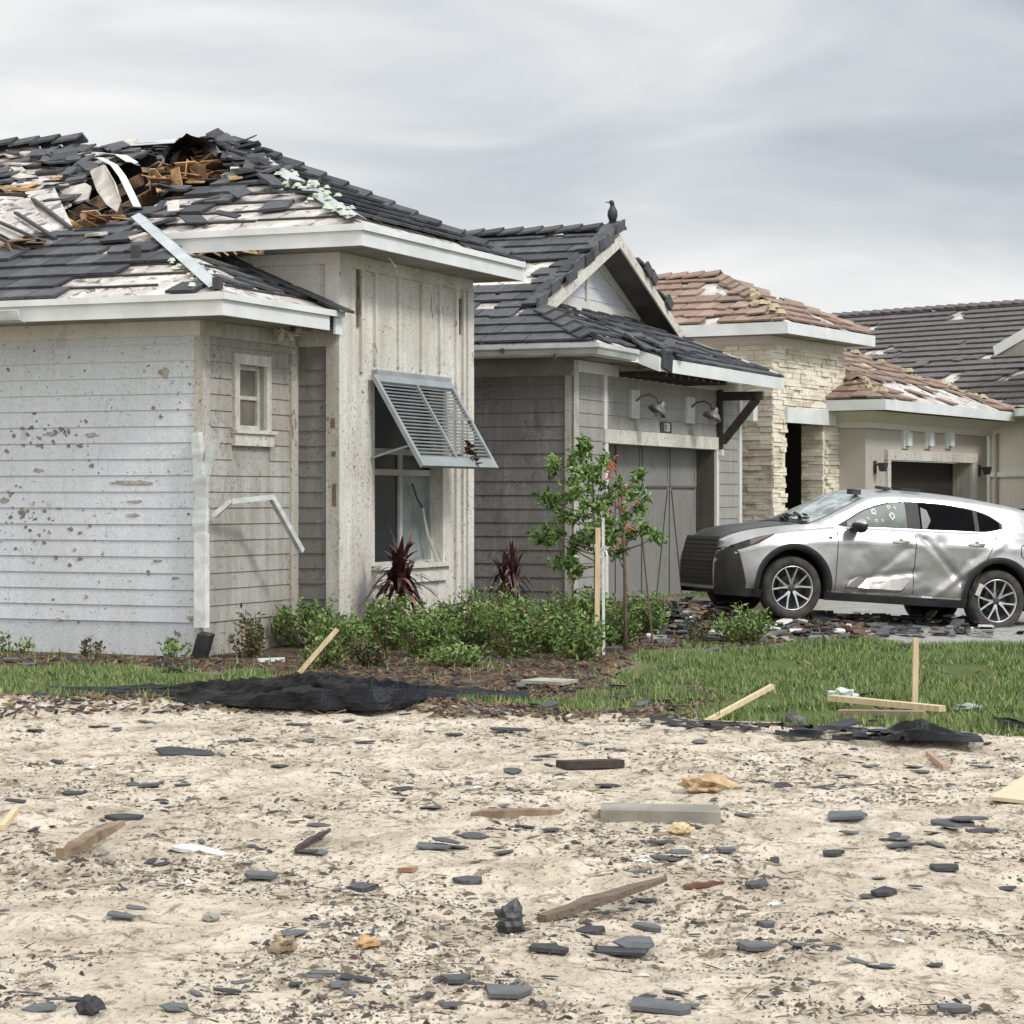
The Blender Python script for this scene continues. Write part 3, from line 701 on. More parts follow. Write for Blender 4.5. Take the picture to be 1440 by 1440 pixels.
slab(b, [(FE, UB, ZU), (FE + 1.5, FAR, ZU - .4), (PA, FAR, ZR), (PA, PB, ZR)], .03)
b.build('roof_deck', M['slate2'], h1)
# tiles on the camera-side plane
def keep_pi(p, cx, cy):
    if in_hole(p): return 0
    x, y = px_of(H1, p)
    if p.x < 2.05 and p.y < (p.x - EA) + EB + .12: return 0
    if y > 300 and x < 240 and p.x < 2.4:
        if y > 398 and 78 < x < 300: return .06
        if y > 384 and x > 150: return .06
        if y > 345 and x > 232: return .25
        if x > 215 and y > 325: return .5
        return .985
    if x > 200:
        if x > 320 and y < 265: return .80 if x < 400 else .55
        if 285 < x < 340 and 255 < y < 292: return .95
        if 250 < x < 300 and y > 285: return .45
        return .12
    if y < 228: return .30 if x < 190 else .1
    if x < 130 and y < 262: return .62
    if y < 300: return .22
    return .25
def keep_flat(v): return lambda p, cx, cy: v
tl = MB()
# convex pieces of the plane: below the upper eave and above it, in (b, slope) coordinates
s_u = (UA - EA) * CSL; s_r = (PA - EA) * CSL
lay_tiles(tl, OP, eP, sP, nP, [(EB, 0), (FAR, 0), (FAR, s_u), (EB + UA - EA, s_u)], keep_pi, seed=4)
lay_tiles(tl, OP, eP, sP, nP, [(UB, s_u), (FAR, s_u), (FAR, s_r), (PB, s_r)], keep_pi, seed=5, jit=.02)
tl.build('roof_tiles', [M['slate'], M['slate2'], M['slate3']], h1)
b = MB(); course_lines(b, OP, eP, sP, nP, [(EB, 0), (FAR, 0), (FAR, s_u), (EB + UA - EA, s_u)], seed=6, hole=in_hole)
course_lines(b, OP, eP, sP, nP, [(UB, s_u), (FAR, s_u), (FAR, s_r), (PB, s_r)], seed=7, hole=in_hole, p=.9)
eB, sB, nB = plane_axes('-b')
tri_l = [(EA, 0), (TA0, 0), (TA0, (TA0 - EB) * CSL)]; OL = Vector((0, EB, ZL))
tri_u = [(UA, 0), (FE, 0), (PA, (PB - UB) * CSL)]; OU = Vector((0, UB, ZU))
course_lines(b, OL, eB, sB, nB, tri_l, seed=8); course_lines(b, OU, eB, sB, nB, tri_u, seed=9)
b.build('roof_batten_line', M['darkline'], h1)
tl = MB()
lay_tiles(tl, OL, eB, sB, nB, tri_l, lambda p, x, y: .16 if x < TA0 - .45 - y * .0 else .35, seed=10)
lay_tiles(tl, OU, eB, sB, nB, tri_u, lambda p, x, y: (.12 if y < .42 and x < 4.6 else .97 if x > 2.2 else .9), seed=11, jit=.02, tilt=.05)
tl.build('roof_tiles', [M['slate'], M['slate2'], M['slate3']], h1)
# tiles piled along the tower wall and in the lower valley
b = MB(); r_ = random.Random(12)
for i in range(9):
    t_ = i / 9; p = Vector((TA0 - .16, TA0 - .35 - (TA0 - EB - .35) * t_, 0)); p.z = ZL + PITCH * (p.y - EB) + .06 + r_.uniform(0, .03)
    q = p + Vector((r_.uniform(-.05, .05), -.42, -.42 * PITCH)); b.bar(p, q, .24, .03, r_.randrange(3))
b.build('roof_tiles', [M['slate'], M['slate3'], M['slate2']], h1)
# tiles and scraps thrown loose over the whole slope
b = MB(); r_ = random.Random(77); n_ = 0
while n_ < 105:
    px_, py_ = r_.uniform(-10, 350), r_.uniform(206, 345)
    if int(n_) % 3 != 0: px_, py_ = r_.uniform(-10, 180), r_.uniform(206, 300)
    p = Vector(H1.on_plane(px_, py_, (-PITCH, 0, 1), zpi(0)))
    if p.x > PA - .1 or p.x < 1.0 or p.y < pi_edge(p.x) + .25 or in_hole(p): n_ += .05; continue
    an = r_.gauss(0, .8); t1 = Vector((math.sin(an), math.cos(an), math.sin(an) * PITCH + r_.uniform(-.18, .18))).normalized(); L_ = r_.uniform(.10, .40); c_ = p + Vector((0, 0, r_.uniform(.03, .12)))
    b.bar(c_ - t1 * L_ / 2, c_ + t1 * L_ / 2, r_.uniform(.08, .34), r_.uniform(.015, .032), r_.choices((0, 1, 2, 3, 4), (3, 3, 3, 4, 1))[0], up=(r_.uniform(-.3, .3) - PITCH, r_.uniform(-.3, .3), 1)); n_ += 1
b.build('loose_roof_tiles', [M['slate'], M['slate2'], M['slate3'], M['panel'], M['splinter']], h1)
b = MB(); r_ = random.Random(78)      # mud splashes on the pale siding
for i in range(150):
    cx_, cy_ = r_.choice([(r_.gauss(70, 38), r_.gauss(612, 13)), (r_.uniform(0, 270), r_.uniform(480, 900)), (r_.gauss(30, 25), r_.gauss(730, 25))]); s_ = r_.uniform(.8, 3.4) if i < 75 else r_.uniform(.5, 1.6)
    if not (0 < cy_ < 900 and cx_ < 268): continue
    pts = []
    for k in range(7): pts.append(H1.on_plane(cx_ + math.cos(k * .9) * s_ * r_.uniform(.4, 1.6), cy_ + math.sin(k * .9) * s_ * r_.uniform(.4, 1.5), (1, 0, 0), -.018))
    b.prism([(-.001, q[1], q[2]) for q in pts], [(-.0185, q[1], q[2]) for q in pts])
b.build('mud_splash', plain('dried_mud_splash', c255(138, 132, 124), c255(108, 102, 94), 20, .9), h1)
# ridge along the back, hips
b = MB(); hip_strip(b, (EA + .12, EB + .12, ZL + .08), (TA0 - .1, TA0 - .1, zpi(TA0) + .03), .09)
b.build('hip_flashing', M['metal'], h1)
b = MB(); hip_strip(b, (UA + .1, UB + .1, ZU + .08), (UA + 2.9, UB + 2.9, zpi(UA + 2.9) + .06), .11); b.build('hip_flashing', M['metal'], h1)
b = MB(); foam_blobs(b, (EA + .2, EB + .25, ZL + .07), (EA + 1.1, EB + 1.1, zpi(EA + 1.1)), 34, 2, .25, .032); foam_blobs(b, (UA + .1, UB + .2, ZU + .07), (UA + 1.6, UB + 1.6, zpi(UA + 1.6) + .05), 60, 3, .35, .034)
foam_blobs(b, (UA + 1.8, UB + 1.8, zpi(UA + 1.8) + .05), (PA - .6, PB - .6, zpi(PA - .6) + .05), 18, 4, .25, .04); foam_blobs(b, (FE - .6, UB + .3, ZU + .1), (FE - .3, UB + .6, ZU + .2), 7, 6, .2, .05)
b.build('roof_foam', M['foam'], h1)
b = MB(); hip_caps(b, (PA - .15, PB, ZR + .02), (PA - .9, PB - .9, zpi(PA - .9) + .02), 1, 3); hip_caps(b, (FE - .16, UB + .12, ZU + .05), (PA, PB, ZR + .03), .92, 13, wid=.17)
b.build('hip_cap_tiles', [M['slate'], M['slate2'], M['slate3']], h1)
b = MB(); hip_strip(b, (PA, PB + .5, ZR + .01), (PA, FAR, ZR + .01), .24, .09); b.build('ridge_flashing', M['metal'], h1)
b = MB(); hip_caps(b, (PA - .1, 4.9, ZR + .1), (PA - .1, 6.9, ZR + .1), .8, 6); b.build('ridge_cap_tiles', [M['slate'], M['slate2'], M['slate3']], h1)
# broken tiles heaped near the apex
b = MB(); r_ = random.Random(21)
for i in range(80):
    px_ = r_.gauss(352, 26); py_ = 205 + max(0, px_ - 330) * .62 + abs(r_.gauss(0, 16))
    p = Vector(H1.on_plane(px_, py_, (-PITCH, 0, 1), zpi(0)));
    if p.x > PA - .05 or p.y < pi_edge(p.x) + .1: continue
    an = r_.uniform(0, 6.28); t1 = Vector((math.cos(an), math.sin(an), math.cos(an) * PITCH + r_.uniform(-.25, .25))).normalized()
    b.bar(p + Vector((0, 0, .08 + r_.uniform(0, .08))), p + Vector((0, 0, .08)) + t1 * r_.uniform(.12, .34), r_.uniform(.12, .3), .03, r_.randrange(3))
b.build('broken_roof_tiles', [M['slate'], M['slate2'], M['slate3']], h1)
# the hole: dark attic, rafters, splintered wood, hanging sheets
def on_pi(px_, py_, off=0.0):
    return Vector(H1.on_plane(px_, py_, (-PITCH, 0, 1), zpi(0) + off * CSL))
b = MB()
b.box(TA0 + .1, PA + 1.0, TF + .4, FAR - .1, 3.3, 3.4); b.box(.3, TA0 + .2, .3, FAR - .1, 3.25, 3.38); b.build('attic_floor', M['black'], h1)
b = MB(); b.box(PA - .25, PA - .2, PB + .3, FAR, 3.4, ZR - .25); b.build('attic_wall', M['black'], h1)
b = MB(); r_ = random.Random(31)
for bq in (2.6, 3.2, 3.8, 4.4, 5.0, 5.6):
    b.bar((2.2, bq, zpi(2.2) - .28), (PA - .4, bq + r_.uniform(-.1, .1), zpi(PA - .4) - .32), .04, .14)
b.build('rafter', M['rawwood'], h1)
b = MB()
def shard(px_, py_, off, L_, Wd, seed_, spread=1.0):
    rr = random.Random(seed_); c_ = on_pi(px_, py_, off)
    for k in range(6):
        d_ = Vector((rr.uniform(-1, 1), rr.uniform(-1, 1), rr.uniform(-.5, .9))).normalized(); b.bar(c_ + Vector((rr.uniform(-.15, .15), rr.uniform(-.15, .15), rr.uniform(-.08, .1))) * spread, c_ + d_ * L_ * rr.uniform(.4, 1), Wd * rr.uniform(.2, 1), .012, rr.randrange(2))
for i, (px_, py_) in enumerate(((236, 248), (244, 240), (250, 256), (232, 256), (222, 264), (268, 246), (276, 252), (292, 224), (300, 232), (290, 248), (302, 244), (284, 240), (312, 238), (246, 262), (260, 232), (12, 346), (30, 352), (44, 348), (150, 318), (140, 320))):
    shard(px_, py_, -.06 if i < 15 else .0, .30, .34, 40 + i)
b.build('splintered_wood', [M['splinter'], M['rawwood']], h1)
b = MB()
def sheet(pts, th=.03, m=0):
    P_ = [on_pi(*q) for q in pts]; slab(b, P_, th, m)
sheet([(126, 240, .10), (146, 231, .22), (160, 255, .20), (168, 280, .05), (162, 296, -.05), (150, 288, .0), (136, 268, .05)])
sheet([(84, 266, .03), (120, 257, .06), (128, 262, .06), (123, 280, .02), (106, 284, -.02), (88, 283, -.04)])
sheet([(34, 258, .05), (84, 256, .07), (88, 281, .0), (62, 283, -.02), (46, 275, .02)])
b.build('hanging_sheathing', M['panel'], h1)
b = MB()
for k in range(3):      # one collapsed sheet, its battens now running diagonally
    s_ = k * 22
    sheet([(-12 + s_ * 1.7 - 28, 306 - k * 18, .12), (12 + s_ * 1.7 - 10, 288 - k * 14 + 4, .14), (76 + s_ * 1.1 - 18, 336 - k * 4, .03), (42 + s_ * 1.1 - 14, 342 - k * 3, .02)], .02)
b.build('collapsed_sheathing', M['under'], h1)
b = MB()
for x0, y0, x1, y1 in ((-4, 311, 62, 340), (22, 299, 78, 335), (46, 280, 100, 321), (-10, 330, 34, 352)):
    b.bar(on_pi(x0, y0, .14), on_pi(x1, y1, .06), .05, .03, 0)
b.bar(on_pi(50, 284, .0), on_pi(104, 318, -.06), .16, .03, 1)
b.bar(on_pi(-8, 263, .14), on_pi(50, 268, .10), .10, .04, 1); b.bar(on_pi(-8, 272, .12), on_pi(46, 276, .08), .22, .03, 0)
b.build('snapped_batten', [M['groove'], M['splinter']], h1)
b = MB(); pts = [on_pi(118, 222, .04), on_pi(140, 222, .10), on_pi(160, 232, .16), on_pi(172, 248, .14), on_pi(182, 268, .10), on_pi(193, 291, .04)]
for p, q in zip(pts, pts[1:]): b.bar(p, q, .09, .012)
pts = [on_pi(150, 216, .10), on_pi(170, 218, .10), on_pi(186, 228, .06), on_pi(194, 232, .02)]
for p, q in zip(pts, pts[1:]): b.bar(p, q, .16, .01)
b.build('bent_flashing', M['fascia'], h1)
# black membrane folded up over the ridge
b = MB(); r_ = random.Random(3); gx, gy = 15, 6; g0 = []
for j in range(gy):
    for i in range(gx):
        t_ = i / (gx - 1); px_ = 226 + 84 * t_; top = 214 - 24 * math.sin(math.pi * min(1, t_ * 1.05)) ** .7
        c_ = on_pi(px_, top + j * 6.0 * (1 - .4 * t_), .35 - j * .07); c_.x += .1 * math.sin(t_ * 9 + j); c_.z += r_.uniform(-.02, .02); g0.append(c_)
b.add(g0, [(j * gx + i, j * gx + i + 1, (j + 1) * gx + i + 1, (j + 1) * gx + i) for j in range(gy - 1) for i in range(gx - 1)])
g1 = [q + Vector((.25, 0, -.02)) for q in g0]
b.add(g1, [(j * gx + i, j * gx + i + 1, (j + 1) * gx + i + 1, (j + 1) * gx + i) for j in range(gy - 1) for i in range(gx - 1)])
b.build('torn_membrane', M['membrane'], h1)
b = MB(); r_ = random.Random(13)
for i in range(46):
    px_, py_ = r_.choice([(r_.uniform(196, 232), r_.uniform(208, 250)), (r_.uniform(300, 345), r_.uniform(196, 240)), (r_.uniform(228, 262), r_.uniform(258, 276)), (r_.uniform(100, 200), r_.uniform(292, 312))])
    c_ = on_pi(px_, py_, r_.uniform(-.02, .10)); d_ = Vector((r_.uniform(-1, 1), r_.uniform(-1, 1), r_.uniform(-.3, .5))).normalized()
    b.bar(c_, c_ + d_ * r_.uniform(.1, .3), r_.uniform(.05, .2), .015, r_.randrange(3))
b.build('torn_roofing_scraps', [M['membrane'], M['darkwood'], M['slate2']], h1)
# vent pipe stubs
b = MB()
for (px_, py_, hh) in ((191, 366, .14), (308, 402, .10)):
    c_ = on_pi(px_, py_, .02) if px_ < 250 else Vector((EA + .12, EB + .12, ZL + .06)); b.box(c_.x - .04, c_.x + .04, c_.y - .04, c_.y + .04, c_.z, c_.z + hh + .02)
b.build('vent_stub', M['groove'], h1)
# -- fascia, gutter lip, soffit
def fascia_run(mb, a, b_, hgt_, th=.03):
    mb.bar((a[0], a[1], a[2] - hgt_ / 2), (b_[0], b_[1], b_[2] - hgt_ / 2), th, hgt_)
b = MB(); b.box(EA - .02, EA + .01, EB - .02, FAR, ZL - .21, ZL - .01); b.box(EA - .06, EA - .02, EB - .06, FAR, ZL - .055, ZL + .01)
b.box(EA + .01, 1.72, EB - .02, EB + .01, ZL - .21, ZL - .01); b.box(EA - .02, TA0 - .04, EB - .06, EB - .02, ZL - .055, ZL + .01); b.build('fascia', M['fascia'], h1)
b = MB(); b.box(1.86, TA0 - .03, EB - .018, EB + .008, ZL - .24, ZL - .06); b.build('broken_fascia_end', M['fascia'], h1)
b = MB(); b.box(EA + .01, -.001, EB + .01, FAR, ZL - .205, ZL - .19); b.box(0, 1.2, EB + .01, -.034, ZL - .204, ZL - .19); b.build('soffit', M['soffit'], h1)
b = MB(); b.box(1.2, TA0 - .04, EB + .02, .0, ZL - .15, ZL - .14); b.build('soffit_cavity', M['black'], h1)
b = MB(); r_ = random.Random(4)
for k in range(12):
    a_ = r_.uniform(1.15, 1.9); b.bar((a_, EB + .1 + r_.uniform(0, .4), ZL - .17), (a_ + r_.uniform(-.15, .15), EB + .1 + r_.uniform(0, .4), ZL - .20 - r_.uniform(.02, .14)), .06, .008)
b.build('torn_soffit', M['panel'], h1)
b = MB(); FE2 = FE
b.box(UA - .02, UA + .01, UB - .02, UA + .15, ZU - .22, ZU - .01); b.box(UA - .06, UA - .02, UB - .06, UA, ZU - .06, ZU + .01)
b.box(UA + .01, FE2, UB - .02, UB + .01, ZU - .22, ZU - .01); b.box(UA - .02, FE2, UB - .06, UB - .02, ZU - .06, ZU + .01); b.box(FE2, FE2 + .03, UB - .02, 3, ZU - .22, ZU - .01)
b.build('fascia', M['fascia'], h1)
b = MB(); b.box(UA + .01, TA0 - .001, UB + .01, 1.9, ZU - .215, ZU - .20); b.box(TA0, FE2, UB + .01, TF - .001, ZU - .214, ZU - .2); b.build('soffit', M['soffit'], h1)
b = MB(); r_ = random.Random(6)
for k in range(7): b.bar((UA + .0, .1 + k * .12, ZU - .22), (UA + .02, .0 + k * .13 + r_.uniform(-.1, .2), ZU - .235 - r_.uniform(0, .03)), .05, .02)
b.build('splintered_fascia', M['splinter'], h1)
# the gutter stub at the far left
b = MB(); gb = H1.b_px(30, EA - .1)
prof = [(0, -.12), (-.10, -.10), (-.13, 0), (-.12, .005), (-.09, -.09), (0, -.105)]
vs = [(EA - .03 + p[0], gb + y_, ZL - .10 + p[1]) for y_ in (0, 2.2) for p in prof]
b.add(vs, [(i, (i + 1) % 6, 6 + (i + 1) % 6, 6 + i) for i in range(6)] + [(0, 1, 2, 3, 4, 5), (6, 7, 8, 9, 10, 11)])
b.build('gutter', M['gutter'], h1)
# corner downspout: crushed white pipe
b = MB(); c0 = (-.07, .01)
def cz(py_): return H1.z_py(py_, -.05, 0)
b.box(-.13, -.045, -.12, .01, cz(882), cz(750)); b.build('downspout', M['white_pl'], h1)
b = MB(); zz = [cz(750), cz(735), cz(700), cz(672)]; rr = [(.05, .0), (.065, .01), (.055, -.012), (.07, 0)]
ring = []
for k, z_ in enumerate(zz):
    w_, o_ = rr[k]; ring.append([(-.05 - w_, -.055 - w_ + o_, z_), (-.05, -.055 - w_, z_), (-.05, -.03 + w_, z_), (-.05 - w_, -.03 + w_ + o_, z_)])
for p, q in zip(ring, ring[1:]): b.prism(p, q)
b.build('crushed_downspout', M['gutter'], h1)
b = MB(); b.prism([(-.12, -.10, cz(672)), (-.04, -.10, cz(672)), (-.04, .02, cz(672)), (-.12, .02, cz(672))], [(-.13, -.04, cz(608)), (-.04, -.04, cz(608)), (-.04, .045, cz(612)), (-.13, .045, cz(610))])
b.prism([(-.10, -.11, cz(674)), (-.05, -.12, cz(674)), (-.05, -.02, cz(674)), (-.10, -.02, cz(674))], [(-.10, -.25, cz(618)), (-.05, -.26, cz(618)), (-.05, -.16, cz(620)), (-.10, -.16, cz(622))]); b.build('split_downspout', M['gutter'], h1)
b = MB(); Q = lambda px_, py_, bq: (H1.a_px(px_, bq), bq, H1.z_py(py_, H1.a_px(px_, bq), bq))
pts = [Q(300, 726, -.12), Q(324, 705, -.3), Q(384, 699, -.45)]
for p, q in zip(pts, pts[1:]): b.bar(p, q, .055, .05)
b.bar(Q(383, 701, -.45), Q(424, 775, -.5), .055, .06); b.build('bent_downspout', M['gutter'], h1)
b = MB(); b.prism([(-.16, -.10, -.08), (-.05, -.10, -.08), (-.05, .05, -.08), (-.16, .05, -.08)], [(-.18, -.20, .20), (-.07, -.20, .22), (-.07, -.06, .24), (-.18, -.06, .22)]); b.build('downspout_boot', M['membrane'], h1)
# drip of white plastic under the tower soffit
b = MB(); b.bar((2.75, UB + .3, ZU - .2), (2.8, UB + .22, ZU - .33), .04, .01); b.build('torn_vinyl', M['white_pl'], h1)

# bird-like dark debris caught on the shutter
b = MB(); p0 = sp(W_ * .72, ln_ * .88, .03); r_ = random.Random(2)
for k in range(14):
    d_ = Vector((r_.uniform(-1, 1), r_.uniform(-.4, .4), r_.uniform(-1, 1))); c_ = p0 + ac * r_.uniform(-.09, .09) - dn * r_.uniform(-.12, .16) + nr * .02
    b.bar(c_, c_ + d_ * .10, .07, .01)
o_ = b.build('dead_leaf_clump', plain('dead_leaves', (.035, .018, .012), (.07, .035, .02), 9, .8), None); o_.parent = None
o_.matrix_world = Matrix.Translation((*H1.o, 0)) @ Matrix.Rotation(H1.ang, 4, 'Z'); tag(o_, 'dark brown clump of dead leaves caught on the open louvred shutter', 'leaves')
# ================================================================ HOUSE 2: grey house with the garage
h2 = empty('garage_house', (*H1.o, 0), H1.ang, 'grey sided house with dark tile gable and closed carriage style garage door', 'house')
A0, A1, B0 = 9.14, 16.88, -.52
GA, GB = 8.64, -1.0; ZG = 3.70; OB = -1.30; OA0, OA1 = 10.46, 16.75
RA, RZ = 13.35, 3.70 + PITCH * (13.35 - 8.64)
ga0, ga1 = 10.45, 15.50; gz1 = H1.z_py(628, 13, B0)
DR = .30
# walls
b = MB(); rect_wall(b, (A0, 0), (0, 1), (-1, 0), B0, 9, -.3, 3.5, .2); b.build('wall', M['plate'], h2)
b = MB(); lap_wall(b, (A0, 0), (0, 1), (-1, 0), B0 + .02, 9, .12, 3.28, .19); b.build('siding', M['siding_dark'], h2)
b = MB(); fbox(b, (A0, 0), (0, 1), (-1, 0), B0 - .03, 9, 3.28, 3.52, 0, .03); b.build('frieze_board', M['soffit'], h2)
b = MB(); fbox(b, (A0, 0), (0, 1), (-1, 0), B0 - .035, B0 + .10, 0, 3.28, 0, .035); fbox(b, (0, B0), (1, 0), (0, -1), A0 - .035, A0 + .14, 0, 3.34, 0, .036); b.build('corner_board', M['trim_dirty'], h2)
b = MB(); rect_wall(b, (0, B0), (1, 0), (0, -1), A0 + .2, A1, -.3, 3.5, .2, ((ga0, ga1, -.3, gz1),)); b.build('wall', M['plate'], h2)
b = MB(); lap_wall(b, (0, B0), (1, 0), (0, -1), A0 + .14, A1 - .12, .12, 3.34, .19, ((ga0 - .12, ga1 + .12, -.1, gz1 + .19),)); b.build('siding', M['siding_mid'], h2)
b = MB(); fbox(b, (0, B0), (1, 0), (0, -1), A0 + .14, A1, 3.34, 3.5, 0, .03); b.build('frieze_board', M['trim'], h2)
b = MB(); fbox(b, (0, B0), (1, 0), (0, -1), A1 - .12, A1 + .02, 0, 3.34, 0, .036); b.build('corner_board', M['trim'], h2)
b = MB(); fbox(b, (0, B0), (1, 0), (0, -1), ga0 - .15, ga1 + .15, gz1, gz1 + .20, 0, .05); b.build('garage_header', M['batten'], h2)
b = MB(); fbox(b, (0, B0), (1, 0), (0, -1), ga0 - .12, ga0, 0, gz1, -.0, .04); fbox(b, (0, B0), (1, 0), (0, -1), ga1, ga1 + .12, 0, gz1, -.0, .04)
fbox(b, (0, B0), (1, 0), (0, -1), ga0 - .14, ga0 - .02, gz1 + .2, 3.34, 0, .032); b.build('garage_jamb', M['trim'], h2)
b = MB(); fbox(b, (0, B0), (1, 0), (0, -1), ga1 - .02, ga1 - .002, 0, gz1, -DR, -.002); b.build('jamb_lining', dirty('stained_jamb', c255(92, 90, 84), c255(52, 50, 46), .9, specks=.52), h2)
# garage door
gd = empty('garage_door'); gd.parent = h2
b = MB(); fbox(b, (0, B0), (1, 0), (0, -1), ga0, ga1 - .02, 0, gz1, -DR - .05, -DR); b.build('door_panel', M['garage'], gd)
b = MB(); fr = (0, B0), (1, 0), (0, -1)
zr = H1.z_py(686, 13.2, B0 + DR)
def g_at(px_): return H1.a_px(px_, B0 + DR)
V_ = [g_at(865), g_at(902), g_at(941), g_at(979)]
for i, v_ in enumerate(V_): fbox(b, *fr, v_ - .018, v_ + .018, 0, gz1, -DR, -DR + .006)
for p, q in ((ga0, V_[1] - .08), (V_[1] + .08, V_[2] - .10), (V_[2] + .10, V_[3] - .08)): fbox(b, *fr, p, q, zr - .02, zr + .012, -DR, -DR + .0062)
for c_ in (V_[2],):
    for sg in (-1, 1):
        b.bar((c_ + sg * .10, B0 + DR - .004, zr - .04), (c_ + sg * .62, B0 + DR - .004, .05), .035, .007, up=(0, 1, 0))
for c_ in (V_[0],):
    b.bar((c_ + .10, B0 + DR - .004, zr - .04), (c_ + .55, B0 + DR - .004, .05), .035, .007, up=(0, 1, 0))
b.build('door_groove', M['groove'], gd)
b = MB()
for p, q in ((V_[1] + .03, V_[2] - .03), (V_[2] + .03, V_[3] - .03), (V_[0] + .03, V_[1] - .03)):
    fbox(b, *fr, p, q, zr + .03, zr + .10, -DR, -DR + .014); fbox(b, *fr, p, p + .07, zr + .10, gz1 - .02, -DR, -DR + .013); fbox(b, *fr, q - .07, q, zr + .10, gz1 - .02, -DR, -DR + .013)
b.build('door_rail', M['garage'], gd)
# barn lamps
def barn_lamp(px0, px1, y0, y1, tilt, broken):
    l_ = empty('wall_lamp'); l_.parent = h2
    a_0, a_1 = H1.a_px(px0, B0 - .02), H1.a_px(px1, B0 - .02); z1_ = H1.z_py(y0, a_0, B0); z0_ = H1.z_py(y1, a_0, B0)
    b = MB(); fbox(b, *fr, a_0, a_1, z0_, z1_, 0, .05); b.build('backplate', M['trim'], l_)
    c_ = Vector(((a_0 + a_1) / 2, B0 - .06, z0_ + (z1_ - z0_) * .62))
    b = MB(); b.tube([c_, c_ + Vector((0, -.08, .07)), c_ + Vector((.02, -.20, .09)), c_ + Vector((.04, -.30, .03)), c_ + Vector((.05, -.32, -.06))], .014, 6); b.build('gooseneck', M['rawwood'] if broken else M['groove'], l_, smooth=True)
    s_ = MB(); s_.lathe([(.03, .10), (.05, .07), (.055, .03), (.10, .0), (.14, -.05), (.155, -.09), (.15, -.09), (.13, -.05), (.08, -.01)], 20)
    s_.xf(Matrix.Translation(c_ + Vector((.06, -.34, -.10))) @ Matrix.Rotation(tilt, 4, 'X') @ Matrix.Rotation(tilt * .7, 4, 'Y')); s_.build('lamp_shade', plain('dull_tin_shade', c255(128, 126, 122), c255(88, 86, 82), 6, .5, .2), l_, smooth=True)
    g_ = MB(); g_.lathe([(.0, -.16), (.05, -.15), (.07, -.11), (.06, -.05)], 14); g_.xf(Matrix.Translation(c_ + Vector((.08, -.36, -.12))) @ Matrix.Rotation(tilt, 4, 'X')); g_.build('lamp_glass', plain('cracked_lamp_glass', c255(170, 170, 162), c255(120, 120, 114), 20, .2), l_, smooth=True)
    return l_
barn_lamp(886, 897, 548, 588, .5, True); barn_lamp(964, 975, 558, 595, .35, False)
# house number plaque
hp = empty('house_number_plaque'); hp.parent = h2
pa0, pa1 = H1.a_px(927, B0), H1.a_px(942, B0); pz1, pz0 = H1.z_py(593, pa0, B0), H1.z_py(609, pa0, B0)
b = MB(); fbox(b, *fr, pa0, pa1, pz0, pz1, 0, .03); b.build('plaque', M['groove'], hp)
cu = bpy.data.curves.new('house_number', 'FONT'); cu.body = '128'; cu.size = (pz1 - pz0) * 1.05; cu.extrude = .004; cu.align_x = 'CENTER'; cu.align_y = 'CENTER'
to = bpy.data.objects.new('tmp_text', cu); COL.objects.link(to); bpy.context.view_layer.update()
me = bpy.data.meshes.new_from_object(to.evaluated_get(bpy.context.evaluated_depsgraph_get())); bpy.data.objects.remove(to)
me.materials.clear(); me.materials.append(M['trim'])
o = bpy.data.objects.new('house_number', me); COL.objects.link(o); o.parent = hp
o.matrix_local = Matrix.Translation(((pa0 + pa1) / 2, B0 - .036, (pz0 + pz1) / 2)) @ Matrix.Rotation(R(90), 4, 'X')
# bracket and bared eave timbers
br = empty('eave_bracket'); br.parent = h2
ba = H1.a_px(1012, B0 - .05); zt_ = H1.z_py(548, ba, B0); zl_ = H1.z_py(632, ba, B0)
b = MB(); b.box(ba - .05, ba + .05, B0 - .10, B0 - .0, zl_, zt_); b.build('post', M['darkwood'], br)
b = MB(); b.bar((ba, B0 - .10, zl_ + .12), (ba, OB + .1, zt_ - .16), .10, .12); b.build('brace', M['darkwood'], br)
b = MB(); b.box(ba - .05, ba + .05, OB + .0, B0 - .10, zt_ - .18, zt_ - .04); b.build('beam', M['darkwood'], br)
b = MB(); b.box(ba - .04, ba + .06, B0 - .105, B0, zl_ - .10, zl_ - .002); b.build('pale_foot', M['trim'], br)
b = MB()
for k in range(9):
    a_ = H1.a_px(932 + k * 10.5, OB + .1); b.box(a_ - .045, a_ + .045, OB + .04, B0 - .04, 3.34, 3.42)
b.build('rafter_tail', M['darkwood'], h2)
# roof
SA = Vector((GA, 0, ZG)); FRA = 2 * RA - GA        # far eave along a
gb_ = .35                                           # gable overhang line (b)
b = MB()
z_ = lambda a: ZG + PITCH * (a - GA)
hx = GA + (gb_ - GB)                                # where the hip meets the rake line
slab(b, [(GA, GB, ZG), (hx, gb_, z_(hx)), (RA, gb_, RZ), (RA, 10, RZ), (GA, 10, ZG)], .04)
slab(b, [(FRA, GB, ZG), (FRA - (gb_ - GB), gb_, z_(hx)), (RA, gb_, RZ), (RA, 10, RZ), (FRA, 10, ZG)], .04)
gw = gb_ + .55                                      # gable wall
zo = ZG - PITCH * (GB - OB)
slab(b, [(GA, GB, ZG), (FRA - 1.1, GB, ZG), (FRA - 1.1 - (gw - GB), gw, ZG + PITCH * (gw - GB)), (GA + gw - GB, gw, ZG + PITCH * (gw - GB))], .04)
slab(b, [(OA0, OB, zo), (OA1, OB, zo), (OA1, GB, ZG), (OA0, GB, ZG)], .04)
b.build('roof_deck', M['under'], h2)
tl = MB()
def keep2(p, cx, cy):
    x, y = px_of(H1, p)
    if 650 < x < 742 and 371 < y < 408: return .10 if x < 725 else .5
    if 735 < x < 800 and 365 < y < 392: return .7
    return .97
